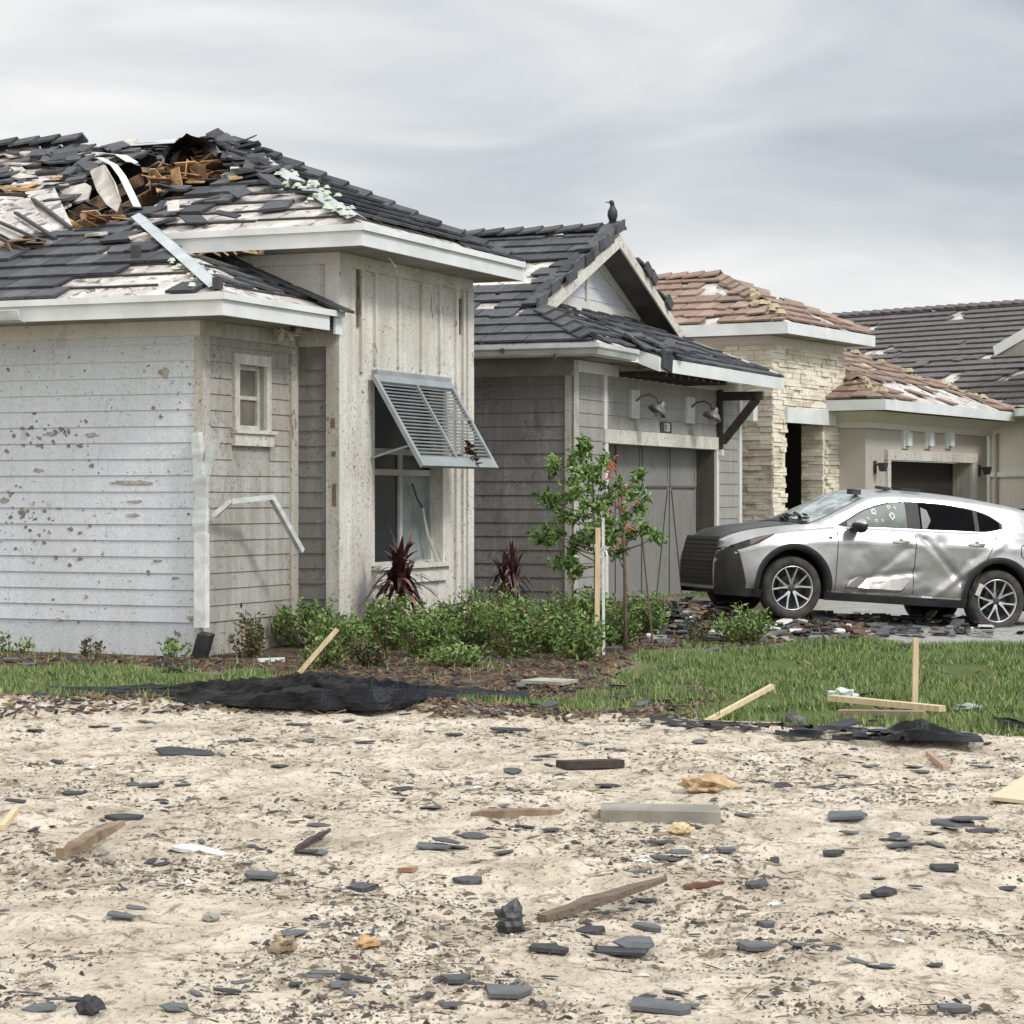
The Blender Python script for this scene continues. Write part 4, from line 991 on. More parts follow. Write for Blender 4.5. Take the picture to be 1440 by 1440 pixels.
lay_tiles(tl, Vector((GA, 0, ZG)), *plane_axes('-a'), [(GB, 0), (10, 0), (10, (hx - GA) * CSL), (gb_, (hx - GA) * CSL)], keep2, seed=20, jit=.008, prob_break=.03)
_ns = math.ceil((hx - GA) * CSL / .38) * .38
lay_tiles(tl, Vector((GA, 0, ZG)), *plane_axes('-a'), [(gb_, (hx - GA) * CSL), (10, (hx - GA) * CSL), (10, (RA - GA) * CSL), (gb_, (RA - GA) * CSL)], keep2, seed=23, jit=.008, prob_break=.03)
OBv = Vector((0, GB, ZG))
lay_tiles(tl, OBv, *plane_axes('-b'), [(GA, 0), (FRA - 1.1, 0), (FRA - 1.1 - (gw - GB), (gw - GB) * CSL), (GA + gw - GB, (gw - GB) * CSL)], lambda p, x, y: .86 if x > 12.5 else .66, seed=21, jit=.03, prob_break=.12)
lay_tiles(tl, Vector((0, OB, zo)), *plane_axes('-b'), [(OA0, 0), (OA1, 0), (OA1, (GB - OB) * CSL), (OA0, (GB - OB) * CSL)], lambda p, x, y: .95, seed=22, jit=.02, expo=.33)
tl.build('roof_tiles', [M['slate'], M['slate2'], M['slate3']], h2)
b = MB(); hip_caps(b, (GA + .05, GB + .05, ZG + .04), (hx, gb_ - .05, z_(hx) + .05), 1, 5, wid=.17); b.build('hip_cap_tiles', [M['slate'], M['slate2'], M['slate3']], h2)
b = MB(); hip_caps(b, (RA, gb_ - .05, RZ + .05), (RA, 10, RZ + .05), 1, 7, wid=.19); b.build('ridge_cap_tiles', [M['slate'], M['slate2'], M['slate3']], h2)
b = MB(); r_ = random.Random(9)           # rake tiles, many turned
for i in range(13):
    t_ = i / 12; a_ = hx + .1 + (RA - hx - .15) * t_; z0_ = z_(a_)
    an = r_.uniform(-.25, .35) if 3 < i < 11 else .05
    c_ = Vector((a_, gb_ + .06 + r_.uniform(-.03, .06), z0_ + .10 + r_.uniform(-.02, .06))); d_ = Vector((math.cos(.4 + an), r_.uniform(-.2, .2), math.sin(.4 + an)))
    b.bar(c_ - d_ * .2, c_ + d_ * .2, .24, .035, r_.randrange(3)); 
    if i % 2 == 0 or 4 < i < 11: b.hexa([c_ + Vector(q) for q in ((-.2, -.14, -.16), (.16, -.14, -.04), (.16, -.10, -.04), (-.2, -.10, -.16), (-.2, -.14, 0), (.16, -.14, .12), (.16, -.10, .12), (-.2, -.10, 0))], r_.randrange(3))
for i in (4, 5, 8):
    t_ = i / 13; a_ = RA + (FRA - 1.35 - RA) * t_; z0_ = 2 * RZ - z_(a_) if False else RZ - PITCH * (a_ - RA)
    c_ = Vector((a_, gb_ + .05, z0_ + .035 + r_.uniform(0, .03))); d_ = Vector((.9, r_.uniform(-.3, .3), -.4)).normalized(); b.bar(c_ - d_ * .17, c_ + d_ * .17, .22, .035, r_.randrange(3)); b.bar(c_ + Vector((.05, -.12, -.02)), c_ + Vector((.22, -.14, -.16)), .05, .16, r_.randrange(3))
b.build('rake_tiles', [M['slate'], M['slate3'], M['slate2']], h2)
b = MB()      # gable wall and boards
gz0 = ZG + PITCH * (gw - GB); ra_ = RA - (RZ - .12 - gz0) / PITCH
b.prism([(ra_, gw, gz0 - .1), (2 * RA - ra_, gw, gz0 - .1), (RA, gw, RZ - .14)], [(ra_, gw + .1, gz0 - .1), (2 * RA - ra_, gw + .1, gz0 - .1), (RA, gw + .1, RZ - .14)]); b.build('gable_wall', M['siding_mid'], h2)
b = MB(); r_ = random.Random(1)
for k in range(9):
    zz = gz0 + k * .19; hw = (RZ - .2 - zz) / PITCH
    if hw > .1: b.hexa([(RA - hw, gw - .016, zz), (RA + hw, gw - .016, zz), (RA + hw, gw - .001, zz), (RA - hw, gw - .001, zz), (RA - hw + .3, gw - .004, zz + .19), (RA + hw - .3, gw - .004, zz + .19), (RA + hw - .3, gw - .001, zz + .19), (RA - hw + .3, gw - .001, zz + .19)])
b.build('siding', M['siding'], h2)
b = MB(); b.box(ra_ + .2, 2 * RA - ra_ - .2, gw - .05, gw - .018, gz0 - .02, gz0 + .14); b.box(RA - .05, RA + .05, gw - .048, gw - .018, gz0 + .14, RZ - .3)
b.bar((RA + .02, gw - .035, RZ - .24), (2 * RA - ra_ - .1, gw - .035, gz0 + .06), .034, .14); b.bar((RA - .02, gw - .037, RZ - .24), (ra_ + .1, gw - .037, gz0 + .06), .034, .14); b.build('gable_trim', M['trim'], h2)
b = MB(); b.bar((RA + .06, gb_ - .015, RZ - .12), (hx - .2, gb_ - .015, z_(hx - .2) - .12), .03, .17); b.bar((RA - .06, gb_ - .017, RZ - .12), (FRA - 1.15, gb_ - .017, z_(hx) - .12 - (FRA - 1.15 - (2 * RA - hx)) * PITCH), .032, .17); b.build('rake_board', M['batten'], h2)
b = MB()
for s_ in (1, -1):
    p0_, p1_ = Vector((RA, 0, RZ - .05)), Vector((RA + s_ * (RA - hx - .1), 0, RZ - .05 - (RA - hx - .1) * PITCH))
    b.prism([(p0_.x, gb_ + .001, p0_.z - .06), (p1_.x, gb_ + .001, p1_.z - .06), (p1_.x, gw, p1_.z - .06), (p0_.x, gw, p0_.z - .06)], [(p0_.x, gb_ + .001, p0_.z - .03), (p1_.x, gb_ + .001, p1_.z - .03), (p1_.x, gw, p1_.z - .03), (p0_.x, gw, p0_.z - .03)])
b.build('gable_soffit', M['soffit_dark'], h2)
# eaves
b = MB(); b.box(OA0, OA1, OB - .03, OB - .001, zo - .18, zo + .01)
b.hexa([(OA0 - .03, OB - .03, zo - .19), (OA0, OB - .03, zo - .19), (OA0, GB, ZG - .19), (OA0 - .03, GB, ZG - .19), (OA0 - .03, OB - .03, zo + .02), (OA0, OB - .03, zo + .02), (OA0, GB, ZG + .0), (OA0 - .03, GB, ZG + .0)])
b.box(GA, OA0 - .03, GB - .03, GB - .001, ZG - .19, ZG - .01); b.box(GA - .03, GA - .001, GB - .03, 10, ZG - .19, ZG - .01); b.build('fascia', M['fascia'], h2)
b = MB(); b.box(GA, A0 - .031, GB, 10, ZG - .18, ZG - .165); b.box(GA, OA0, GB, B0 - .031, ZG - .181, ZG - .166); b.build('soffit', M['soffit'], h2)
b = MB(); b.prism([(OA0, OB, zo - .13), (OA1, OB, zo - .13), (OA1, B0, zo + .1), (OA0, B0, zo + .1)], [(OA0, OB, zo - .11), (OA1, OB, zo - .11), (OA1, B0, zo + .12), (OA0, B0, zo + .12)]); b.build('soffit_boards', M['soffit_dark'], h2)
b = MB()   # K-style gutter round the corner
prof = [(0, -.15), (.07, -.15), (.10, -.09), (.13, -.06), (.13, -.0), (.115, -.0), (.11, -.05), (.06, -.13), (0, -.13)]
def gut(mb, pth):
    rings = []
    for (a_, b_, na_, nb_, z0) in pth: rings.append([(a_ + na_ * p[0], b_ + nb_ * p[0], z0 + p[1]) for p in prof])
    n = len(prof); vs = [q for r__ in rings for q in r__]
    mb.add(vs, [(i * n + k, i * n + (k + 1) % n, (i + 1) * n + (k + 1) % n, (i + 1) * n + k) for i in range(len(rings) - 1) for k in range(n)] + [tuple(range(n)), tuple((len(rings) - 1) * n + k for k in range(n))])
gut(b, [(GA - .032, 10, -1, 0, ZG - .02), (GA - .032, GB - .032, -1, -1, ZG - .02), (OA0 - .38, GB - .032, 0, -1, ZG - .03)])
b.build('gutter', M['gutter'], h2)
b = MB(); gb2 = H1.b_px(780, GA - .15); b.tube([(GA - .15, gb2, ZG - .16), (GA - .15, gb2, ZG - .24)], .02, 6); gb3 = H1.b_px(706, GA - .17); b.box(GA - .172, GA - .168, gb3 - .03, gb3 + .03, ZG - .13, ZG - .07); b.build('torn_gutter_bracket', M['groove'], h2)
b = MB(); r_ = random.Random(19)   # tiles slid over the garage eave
for i in range(16):
    a_ = r_.uniform(OA0 - .2, OA0 + 1.4); b_ = r_.uniform(OB - .02, GB + .3); c_ = Vector((a_, b_, ZG + PITCH * (b_ - GB) + .09 + r_.uniform(0, .06))); an = r_.uniform(0, 3.1)
    d_ = Vector((math.cos(an), math.sin(an), math.sin(an) * PITCH + r_.uniform(-.3, .3))); b.bar(c_ - d_ * .17, c_ + d_ * .17, .26, .03, r_.randrange(3))
b.bar((OA0 + .05, OB - .05, zo + .0), (OA0 + .42, OB - .06, zo - .06), .04, .26, 0)
b.build('slid_roof_tiles', [M['slate3'], M['slate'], M['slate2']], h2)
# far corner: meter box and a lean white downspout beside house 3
b = MB(); mA = A1 + .12; b.box(mA, mA + .25, B0 - .2, B0 + .1, H1.z_py(592, mA, B0), H1.z_py(566, mA, B0)); b.build('meter_box', M['fascia'], h2)
b = MB(); rect_wall(b, (A1, 0), (0, 1), (1, 0), B0 + .2, 9, -.3, 3.5, .2); b.build('wall', M['siding_dark'], h2)
# bird on the ridge
b = MB(); prof = [(.004, -.26), (.022, -.20), (.03, -.10), (.055, -.03), (.078, .06), (.074, .14), (.05, .20), (.035, .235), (.042, .27), (.046, .30), (.036, .33), (.012, .345)]
b.lathe([(r__ * .85, h__ * .85) for r__, h__ in prof], 14, 'z'); b.v = [(x * (1 + .25 * (z < .2)) + (.05 if z > .22 else 0) * (z - .2) * 4 - (0.12 * max(0, -z)), y, z) for x, y, z in b.v]
bx_, by_, bz_ = H1.w(RA, gb_ + .10, RZ + .21)
p_ = empty('bird', (bx_, by_, bz_), R(200), 'black bird perched upright on the gable ridge end of the middle house', 'bird')
b.build('body', plain('black_plumage', (.010, .010, .012), (.02, .02, .024), 20, .5), p_, smooth=True)
b = MB(); b.prism([(.055, -.012, .245), (.055, .012, .245), (.055, .012, .268), (.055, -.012, .268)], [(.125, -.002, .250), (.125, .002, .250), (.125, .002, .255), (.125, -.002, .255)]); b.build('beak', M['groove'], p_)
for q_ in (1, -1):
    b = MB(); b.tube([(.02, q_ * .025, -.02), (.03, q_ * .03, -.10)], .006, 5); b.build('leg', M['groove'], p_)

# ================================================================ HOUSE 3: stone entry tower and taupe garage
h3 = empty('stone_tower_house', (*H3.o, 0), H3.ang, 'house with a pale stacked stone entry tower, taupe garage and red brown tiles', 'house')
GL = 6.97; gba = -.6; ZE3 = 3.40
o0, o1 = H3.a_px(1249, 0), H3.a_px(1364, 0); oz = H3.z_py(649, (o0 + o1) / 2, 0)
b = MB(); rect_wall(b, (0, 0), (1, 0), (0, -1), 0, GL, -.3, 3.2, .25, ((o0, o1, -.3, oz),)); rect_wall(b, (0, 0), (0, 1), (-1, 0), .25, .75, -.3, 3.2, .25); b.build('wall', M['stucco'], h3)
b = MB()   # crown moulding under the eave
zc0 = 2.88
vs = []
for (a_, b_, s_) in ((0, .75, 0), (0, 0, 1), (GL, 0, 2)):
    for (d_, z__) in ((0.002, zc0), (.05, zc0), (.10, zc0 + .10), (.32, zc0 + .24), (.38, zc0 + .295), (0.002, zc0 + .295)):
        na_, nb_ = ((-1, 0), (-1, -1), (1, -1))[s_]; vs.append((a_ + na_ * d_, b_ + nb_ * d_, z__))
b.add(vs, [(i * 6 + k, i * 6 + (k + 1) % 6, (i + 1) * 6 + (k + 1) % 6, (i + 1) * 6 + k) for i in range(2) for k in range(6)] + [(0, 1, 2, 3, 4, 5), (12, 13, 14, 15, 16, 17)]); b.build('crown_moulding', M['stucco_cream'], h3)
b = MB(); f3 = (0, 0), (1, 0), (0, -1)
fbox(b, *f3, o0 - .17, o0, 0, oz + .0, 0, .06); fbox(b, *f3, o1, o1 + .26, 0, oz, 0, .06); fbox(b, *f3, o0 - .2, o1 + .3, oz, oz + .19, 0, .07); b.build('garage_surround', M['batten'], h3)
b = MB(); fbox(b, *f3, o0, o1, 0, oz, -.42, -.36); b.build('garage_door', M['black'] if False else plain('dark_brown_garage_door', (.018, .014, .012), (.028, .022, .020), 4, .6), h3)
b = MB(); fbox(b, *f3, o1 - .02, o1, 0, oz, -.36, -.25); b.build('jamb_lining', M['stucco'], h3)
for px_ in (1276, 1307, 1336):
    a_ = H3.a_px(px_, -.05); z0_, z1_ = H3.z_py(631, a_, 0), H3.z_py(605, a_, 0)
    b = MB(); fbox(b, *f3, a_ - .17, a_ + .17, z0_, z1_, 0, .05); fbox(b, *f3, a_ - .12, a_ + .12, z0_ + .05, z1_ - .05, .05, .11); b.build('gable_tablet', M['fascia'], h3)
for px_, py_ in ((1233, 657), (1380, 662)):
    l_ = empty('coach_lamp'); l_.parent = h3; a_ = H3.a_px(px_, -.05); z0_ = H3.z_py(py_, a_, 0)
    b = MB(); fbox(b, *f3, a_ - .05, a_ + .05, z0_ - .12, z0_ + .12, 0, .03); fbox(b, *f3, a_ - .02, a_ + .02, z0_ + .03, z0_ + .06, .03, .16); b.build('backplate', M['groove'], l_)
    b = MB(); b.prism([(a_ - .05, -.22, z0_ - .08), (a_ + .05, -.22, z0_ - .08), (a_ + .05, -.12, z0_ - .08), (a_ - .05, -.12, z0_ - .08)], [(a_ - .08, -.25, z0_ + .08), (a_ + .08, -.25, z0_ + .08), (a_ + .08, -.09, z0_ + .08), (a_ - .08, -.09, z0_ + .08)]); b.build('lantern', M['groove'], l_)
# tower
TBa = H3.a_px(1085, .57); TTOP = 4.45
T0, T1 = TBa, H3.a_px(1186, .57)
e0_, e1_ = H3.a_px(1104, .57), H3.a_px(1159, .57); ez = H3.z_py(592, e0_, .57)
b = MB(); rect_wall(b, (0, .57), (1, 0), (0, -1), T0, T1, -.3, TTOP, .45, ((e0_, e1_, -.3, ez),)); rect_wall(b, (T0, 0), (0, 1), (-1, 0), 1.02, 5, -.3, TTOP, .3); b.build('wall', M['stucco_cream'], h3)
def ledge(mb, o, d, nrm, s0, s1, z0, z1, seed, holes=()):
    r = random.Random(seed); z = z0
    while z < z1 - .01:
        hh = min(r.uniform(.05, .10), z1 - z); x = s0
        while x < s1 - .01:
            L_ = min(r.uniform(.15, .5), s1 - x); cut = any(h[0] - .02 < x + L_ / 2 < h[1] + .02 and h[2] - .02 < z + hh / 2 < h[3] for h in holes)
            x1 = x + L_
            if holes and not cut:
                for h in holes:
                    if z + hh / 2 < h[3]:
                        if x < h[0] < x1: x1 = h[0] + r.uniform(-.01, .01)
                        if x < h[1] < x1 and x > h[0]: x = h[1]
            if not cut and x1 > x + .02: fbox(mb, o, d, nrm, x, x1 - .008, z + .003, z + hh - .003, 0, r.uniform(.02, .065))
            x = x + L_ if cut or x1 <= x else x1
            if x1 <= x - 1e-6: x += .01
        z += hh
b = MB(); ztS = H3.z_py(485, T0, .57)
ledge(b, (0, .57), (1, 0), (0, -1), T0 - .04, T1, -.1, ztS, 4, ((e0_, e1_, -1, ez),)); ledge(b, (T0, 0), (0, 1), (-1, 0), .53, 4.2, -.1, ztS, 5); ledge(b, (e1_, 0), (0, 1), (-1, 0), .58, 1.0, -.1, ez, 6); b.build('ledge_stone', M['stone'], h3)
b = MB(); fbox(b, (0, .57), (1, 0), (0, -1), e0_ - .12, e1_ + .35, ez - .03, ez + .24, -.02, .10); b.build('lintel', M['fascia'], h3)
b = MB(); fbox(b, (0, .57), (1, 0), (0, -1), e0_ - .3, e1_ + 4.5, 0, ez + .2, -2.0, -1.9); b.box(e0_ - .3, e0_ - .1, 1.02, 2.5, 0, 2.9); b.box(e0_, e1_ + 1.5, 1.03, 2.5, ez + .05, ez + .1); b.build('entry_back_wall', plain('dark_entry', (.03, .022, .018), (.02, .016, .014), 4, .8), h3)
# tower roof
Tc = H3.l(4.68, 39.96); Z3 = 4.60; t3 = 2.31; L3 = 4.1
Za = Z3 + .45 * t3
b = MB(); ap = (Tc[0] + t3, Tc[1] + t3, Za)
slab(b, [(Tc[0], Tc[1], Z3), ap, (ap[0], 9, Za), (Tc[0], 9, Z3)], .04); slab(b, [(Tc[0], Tc[1], Z3), (Tc[0] + L3, Tc[1], Z3), ap], .04); slab(b, [(Tc[0] + L3, Tc[1], Z3), (Tc[0] + L3, 9, Z3), (ap[0], 9, Za), ap], .04)
# garage roof
Gc = H3.l(6.69, 42.13); Z3g = 3.37; t4 = 3.85; L4 = 7.7; Zb = Z3g + PITCH * t4; ap4 = (Gc[0] + t4, Gc[1] + t4, Zb)
slab(b, [(Gc[0], Gc[1], Z3g), (Gc[0] + L4, Gc[1], Z3g), ap4], .04)
slab(b, [(Gc[0], Gc[1], Z3g), ap4, (Gc[0], Gc[1] + t4, Z3g)], .04)
slab(b, [(Gc[0] + L4, Gc[1], Z3g), (Gc[0] + L4, 9, Z3g), (ap4[0], 9, Zb), ap4], .04)
b.build('roof_deck', M['under'], h3)
tl = MB(); c3 = math.hypot(1, .45)
e_, s_, n_ = plane_axes('-a', .45); lay_tiles(tl, (Tc[0], 0, Z3), e_, s_, n_, [(Tc[1], 0), (9, 0), (9, t3 * c3), (Tc[1] + t3, t3 * c3)], lambda p, x, y: .90, seed=30, jit=.03, tilt=.04, nm=2)
e_, s_, n_ = plane_axes('-b', .45); lay_tiles(tl, (0, Tc[1], Z3), e_, s_, n_, [(Tc[0], 0), (Tc[0] + L3, 0), (Tc[0] + t3, t3 * c3)], lambda p, x, y: .5 if .8 < x - Tc[0] < 3.0 and y < .9 else .9, seed=31, jit=.04, tilt=.04, nm=2)
tl.build('roof_tiles', [M['red'], M['red2']], h3)
tl = MB()
e_, s_, n_ = plane_axes('-b'); lay_tiles(tl, (0, Gc[1], Z3g), e_, s_, n_, [(Gc[0], 0), (Gc[0] + L4, 0), (Gc[0] + t4, t4 * CSL)], lambda p, x, y: (.12 if y < .95 and 1.6 < x - Gc[0] < 6.6 else .88), seed=32, jit=.04, tilt=.04, nm=2)
e_, s_, n_ = plane_axes('-a'); lay_tiles(tl, (Gc[0], 0, Z3g), e_, s_, n_, [(Gc[1], 0), (Gc[1] + t4, 0), (Gc[1] + t4, t4 * CSL)], lambda p, x, y: .9 if y < .9 else .4, seed=33, jit=.03, tilt=.04, nm=2)
tl.build('roof_tiles', [M['red'], M['red2']], h3)
b = MB(); hip_caps(b, (Tc[0] + .9, Tc[1] + .9, Z3 + .45), (Tc[0] + t3, Tc[1] + t3, Za + .02), .55, 8, 2); hip_caps(b, (Tc[0] + L3 - .1, Tc[1] + .1, Z3 + .05), ap, .75, 9, 2); hip_caps(b, (ap[0], ap[1], Za + .04), (ap[0], 9, Za + .04), .9, 10, 2)
hip_caps(b, (Gc[0] + L4 - .1, Gc[1] + .1, Z3g + .05), (ap4[0], ap4[1], Zb + .02), .6, 11, 2); hip_caps(b, (Gc[0] + .2, Gc[1] + .2, Z3g + .1), (Gc[0] + 1.2, Gc[1] + 1.2, Z3g + .54), .4, 12, 2); b.build('hip_cap_tiles', [M['red'], M['red2']], h3)
b = MB(); foam_blobs(b, (Tc[0] + .3, Tc[1] + .3, Z3 + .15), (Tc[0] + 1.5, Tc[1] + 1.5, Z3 + .7), 34, 5, .3, .06); foam_blobs(b, (Gc[0] + L4 - .1, Gc[1] + .1, Z3g + .08), (ap4[0], ap4[1], Zb + .05), 60, 6, .15, .06); foam_blobs(b, (Gc[0] + .2, Gc[1] + .2, Z3g + .1), (Gc[0] + 1.4, Gc[1] + 1.4, Z3g + .6), 20, 7, .3, .06)
b.build('roof_mortar', plain('pale_roof_mortar', c255(176, 160, 128), c255(150, 150, 122), 9, .9, bump=.5), h3)
b = MB()
b.box(Tc[0] - .03, Tc[0], Tc[1] - .03, 9, Z3 - .20, Z3); b.box(Tc[0], Tc[0] + L3, Tc[1] - .03, Tc[1], Z3 - .20, Z3)
b.box(Gc[0] - .03, Gc[0], Gc[1] - .03, Gc[1] + 1.6, Z3g - .19, Z3g); b.box(Gc[0], Gc[0] + L4, Gc[1] - .03, Gc[1], Z3g - .19, Z3g); b.build('fascia', M['fascia'], h3)
b = MB(); b.box(Tc[0], Tc[0] + L3, Tc[1], Tc[1] + 1.2, Z3 - .19, Z3 - .17); b.box(Tc[0], T0 + .1, Tc[1] + 1.2, 9, Z3 - .19, Z3 - .17); b.box(Gc[0], Gc[0] + L4, Gc[1], Gc[1] + .7, Z3g - .18, Z3g - .16); b.build('soffit', M['soffit'], h3)

# ================================================================ HOUSE 4: the long taupe roof behind
R4 = Frame(*[H3.o[0], H3.o[1]], 0)
def w4(px_, py_, Y): return Vector(((px_ - 720) / F * Y, Y, CAMZ + (PYH - py_) / F * Y))
rl = w4(1130, 446, 62.5); rr_ = w4(1520, 428, 56.3); rr_.z = rl.z = (rl.z + rr_.z) / 2
ed = (rr_ - rl); ed.z = 0; LR = ed.length; ed.normalize(); fwd = Vector((ed.y, -ed.x, 0));
if fwd.y > 0: fwd = -fwd
h4 = empty('taupe_roof_house', (rl.x, rl.y, 0), math.atan2(ed.y, ed.x), 'cream house farthest back with a long taupe tile roof, beyond the stone tower', 'house')
RZ4 = rl.z; RUN = 6.4; ZE4 = RZ4 - PITCH * RUN
# local: x along the ridge, y = -fwd direction
b = MB(); slab(b, [(-3, 0, RZ4), (LR + 9, 0, RZ4), (LR + 9, -RUN, ZE4), (-3, -RUN, ZE4)], .04); slab(b, [(-3, 0, RZ4), (LR, 0, RZ4), (LR, RUN, ZE4), (-3, RUN, ZE4)], .04); b.build('roof_deck', M['under'], h4)
tl = MB(); e_, s_, n_ = plane_axes('-b')
lay_tiles(tl, (0, -RUN, ZE4), e_, s_, n_, [(-3, 0), (LR + 9, 0), (LR + 9, RUN * CSL), (-3, RUN * CSL)], lambda p, x, y: .985 if mnoise.noise((x * .45, y * .9, 3)) > -.22 else .70, seed=40, jit=.01, tilt=.05, prob_break=.03, wid=.36)
tl.build('roof_tiles', [M['brownroof']] * 3, h4)
b = MB(); hip_caps(b, (-3, 0, RZ4 + .04), (LR + 9, 0, RZ4 + .04), 1, 4, 1, wid=.18); b.build('ridge_cap_tiles', M['brownroof'], h4)
# wall below and the porch gable at the frame's edge
def l4(px_, py_, Y):
    q = w4(px_, py_, Y); d_ = q - Vector((rl.x, rl.y, 0)); return (d_.x * ed.x + d_.y * ed.y, -(d_.x * fwd.x + d_.y * fwd.y), q.z)
p0_, p1_ = l4(1384, 640, 52), l4(1475, 640, 48.2)
b = MB()
d_ = Vector((p1_[0] - p0_[0], p1_[1] - p0_[1])); Lw = d_.length; d_ /= Lw; nr_ = (d_.y, -d_.x)
fr4 = ((p0_[0], p0_[1]), (d_.x, d_.y), nr_)
rect_wall(b, *fr4, 0, Lw + 12, -.3, 3.28, .3); b.build('wall', M['stucco_cream'], h4)
b = MB(); fbox(b, *fr4, .0, Lw + 12, 2.05, 2.15, 0, .05); fbox(b, *fr4, .0, .5, 0, 3.25, 0, .06); b.build('wall_trim', M['fascia'], h4)
b = MB(); fbox(b, *fr4, .52 + .30, .52 + .42, 0, 3.0, 0, .07); b.build('pilaster', M['stucco'], h4)
b = MB(); fbox(b, *fr4, -.5, Lw + 12, 3.28, 3.44, -.1, .6); b.build('fascia', M['fascia'], h4)
b = MB(); P0 = l4(1400, 494, 51.5); P1 = l4(1500, 436, 49.3)
b.bar(P0, P1, .1, .22); b.build('gable_rake_board', M['fascia'], h4)
b = MB(); b.prism([l4(1404, 500, 51.4), l4(1500, 500, 49.2), l4(1500, 442, 49.2)], [l4(1404, 500, 52.5), l4(1500, 500, 50.3), l4(1500, 442, 50.3)]); b.build('gable_wall', M['soffit'], h4)
b = MB(); hip_caps(b, l4(1412, 562, 51.2), l4(1391, 500, 55), 1, 14, 1, wid=.2); b.build('hip_cap_tiles', M['brownroof'], h4)
tl = MB()
Pw = l4(1398, 588, 51.0)
lay_tiles(tl, (Pw[0], Pw[1], Pw[2]), e_, s_, n_, [(-.2, 0), (4, 0), (4, 2.6), (.0, 2.6)], lambda p, x, y: .9 if y > .5 else .4, seed=41, tilt=.05, jit=.02)
slab(tl, [Vector((Pw[0], Pw[1], Pw[2])) + e_ * x_ + s_ * y_ for x_, y_ in ((-.3, -.05), (4, -.05), (4, 2.7), (-.1, 2.7))], .03, 3)
tl.build('porch_roof_tiles', [M['brownroof']] * 3 + [M['under']], h4)
# ================================================================ THE CAR: a crossover, dented along its flank, nose raised on debris
CR, CF = Vector((5.78, 28.3, -.01)), Vector((3.225, 27.5, .175))
dirv = (CF - CR).normalized(); left = Vector((0, 0, 1)).cross(dirv).normalized(); upv = dirv.cross(left)
WR = .37
mid = (CR + CF) / 2 - left * .80           # from the near wheels' line to the car's middle
car = empty('parked_car', mid, 0, 'silver grey crossover car with a crumpled flank and shot out windows, standing in front of the garage', 'car')
car['label'] = 'silver grey crossover car with crumpled doors and broken windows in front of the garage'
car.rotation_mode = 'QUATERNION'; car.rotation_quaternion = Matrix((dirv, left, upv)).transposed().to_quaternion()
AX = 1.345
def cub(x, pts):
    """monotone-ish smooth interpolation"""
    if x <= pts[0][0]: return pts[0][1]
    for i in range(len(pts) - 1):
        (x0, y0), (x1, y1) = pts[i], pts[i + 1]
        if x <= x1:
            m0 = (y1 - pts[i - 1][1]) / (x1 - pts[i - 1][0]) if i > 0 else (y1 - y0) / (x1 - x0)
            m1 = (pts[i + 2][1] - y0) / (pts[i + 2][0] - x0) if i + 2 < len(pts) else (y1 - y0) / (x1 - x0)
            h = x1 - x0; t = (x - x0) / h
            return (2 * t**3 - 3 * t**2 + 1) * y0 + (t**3 - 2 * t**2 + t) * h * m0 + (-2 * t**3 + 3 * t**2) * y1 + (t**3 - t**2) * h * m1
    return pts[-1][1]
W_P = [(-2.34, .62), (-2.25, .74), (-2.05, .84), (-1.7, .915), (-1.3, .93), (0, .915), (1.0, .92), (1.4, .93), (1.7, .915), (1.95, .875), (2.12, .79), (2.24, .68), (2.31, .53)]
TOP_P = [(-2.34, .80), (-2.28, 1.0), (-2.18, 1.14), (-2.02, 1.38), (-1.92, 1.495), (-1.5, 1.572), (-1.0, 1.62), (-.4, 1.635), (.1, 1.62), (.38, 1.575), (.72, 1.40), (1.08, 1.215), (1.22, 1.155), (1.5, 1.115), (1.8, 1.065), (2.1, .995), (2.24, .93), (2.31, .86)]
BELT_P = [(-2.34, .76), (-2.28, .95), (-2.15, 1.06), (-1.9, 1.14), (-1.3, 1.16), (-.3, 1.135), (.6, 1.115), (.95, 1.09), (1.4, 1.03), (1.8, .955), (2.1, .86), (2.24, .79), (2.31, .73)]
SILL_P = [(-2.34, .42), (-2.1, .36), (-1.8, .33), (1.7, .30), (2.0, .28), (2.31, .30)]
EDGE_P = [(-2.34, .79), (-2.2, 1.06), (-2.02, 1.31), (-1.92, 1.44), (-1.5, 1.512), (-1.0, 1.55), (-.4, 1.56), (.1, 1.545), (.36, 1.49), (.70, 1.32), (1.02, 1.165), (1.2, 1.125), (1.5, 1.075), (1.8, 1.015), (2.1, .94), (2.24, .87), (2.31, .80)]
YC_P = [(-2.34, .55), (-2.1, .66), (-1.8, .66), (-1.0, .665), (0, .67), (.4, .69), (.7, .72), (1.05, .79), (1.2, .80), (1.6, .76), (2.0, .68), (2.24, .52), (2.31, .44)]
def fold(v): return abs(v)
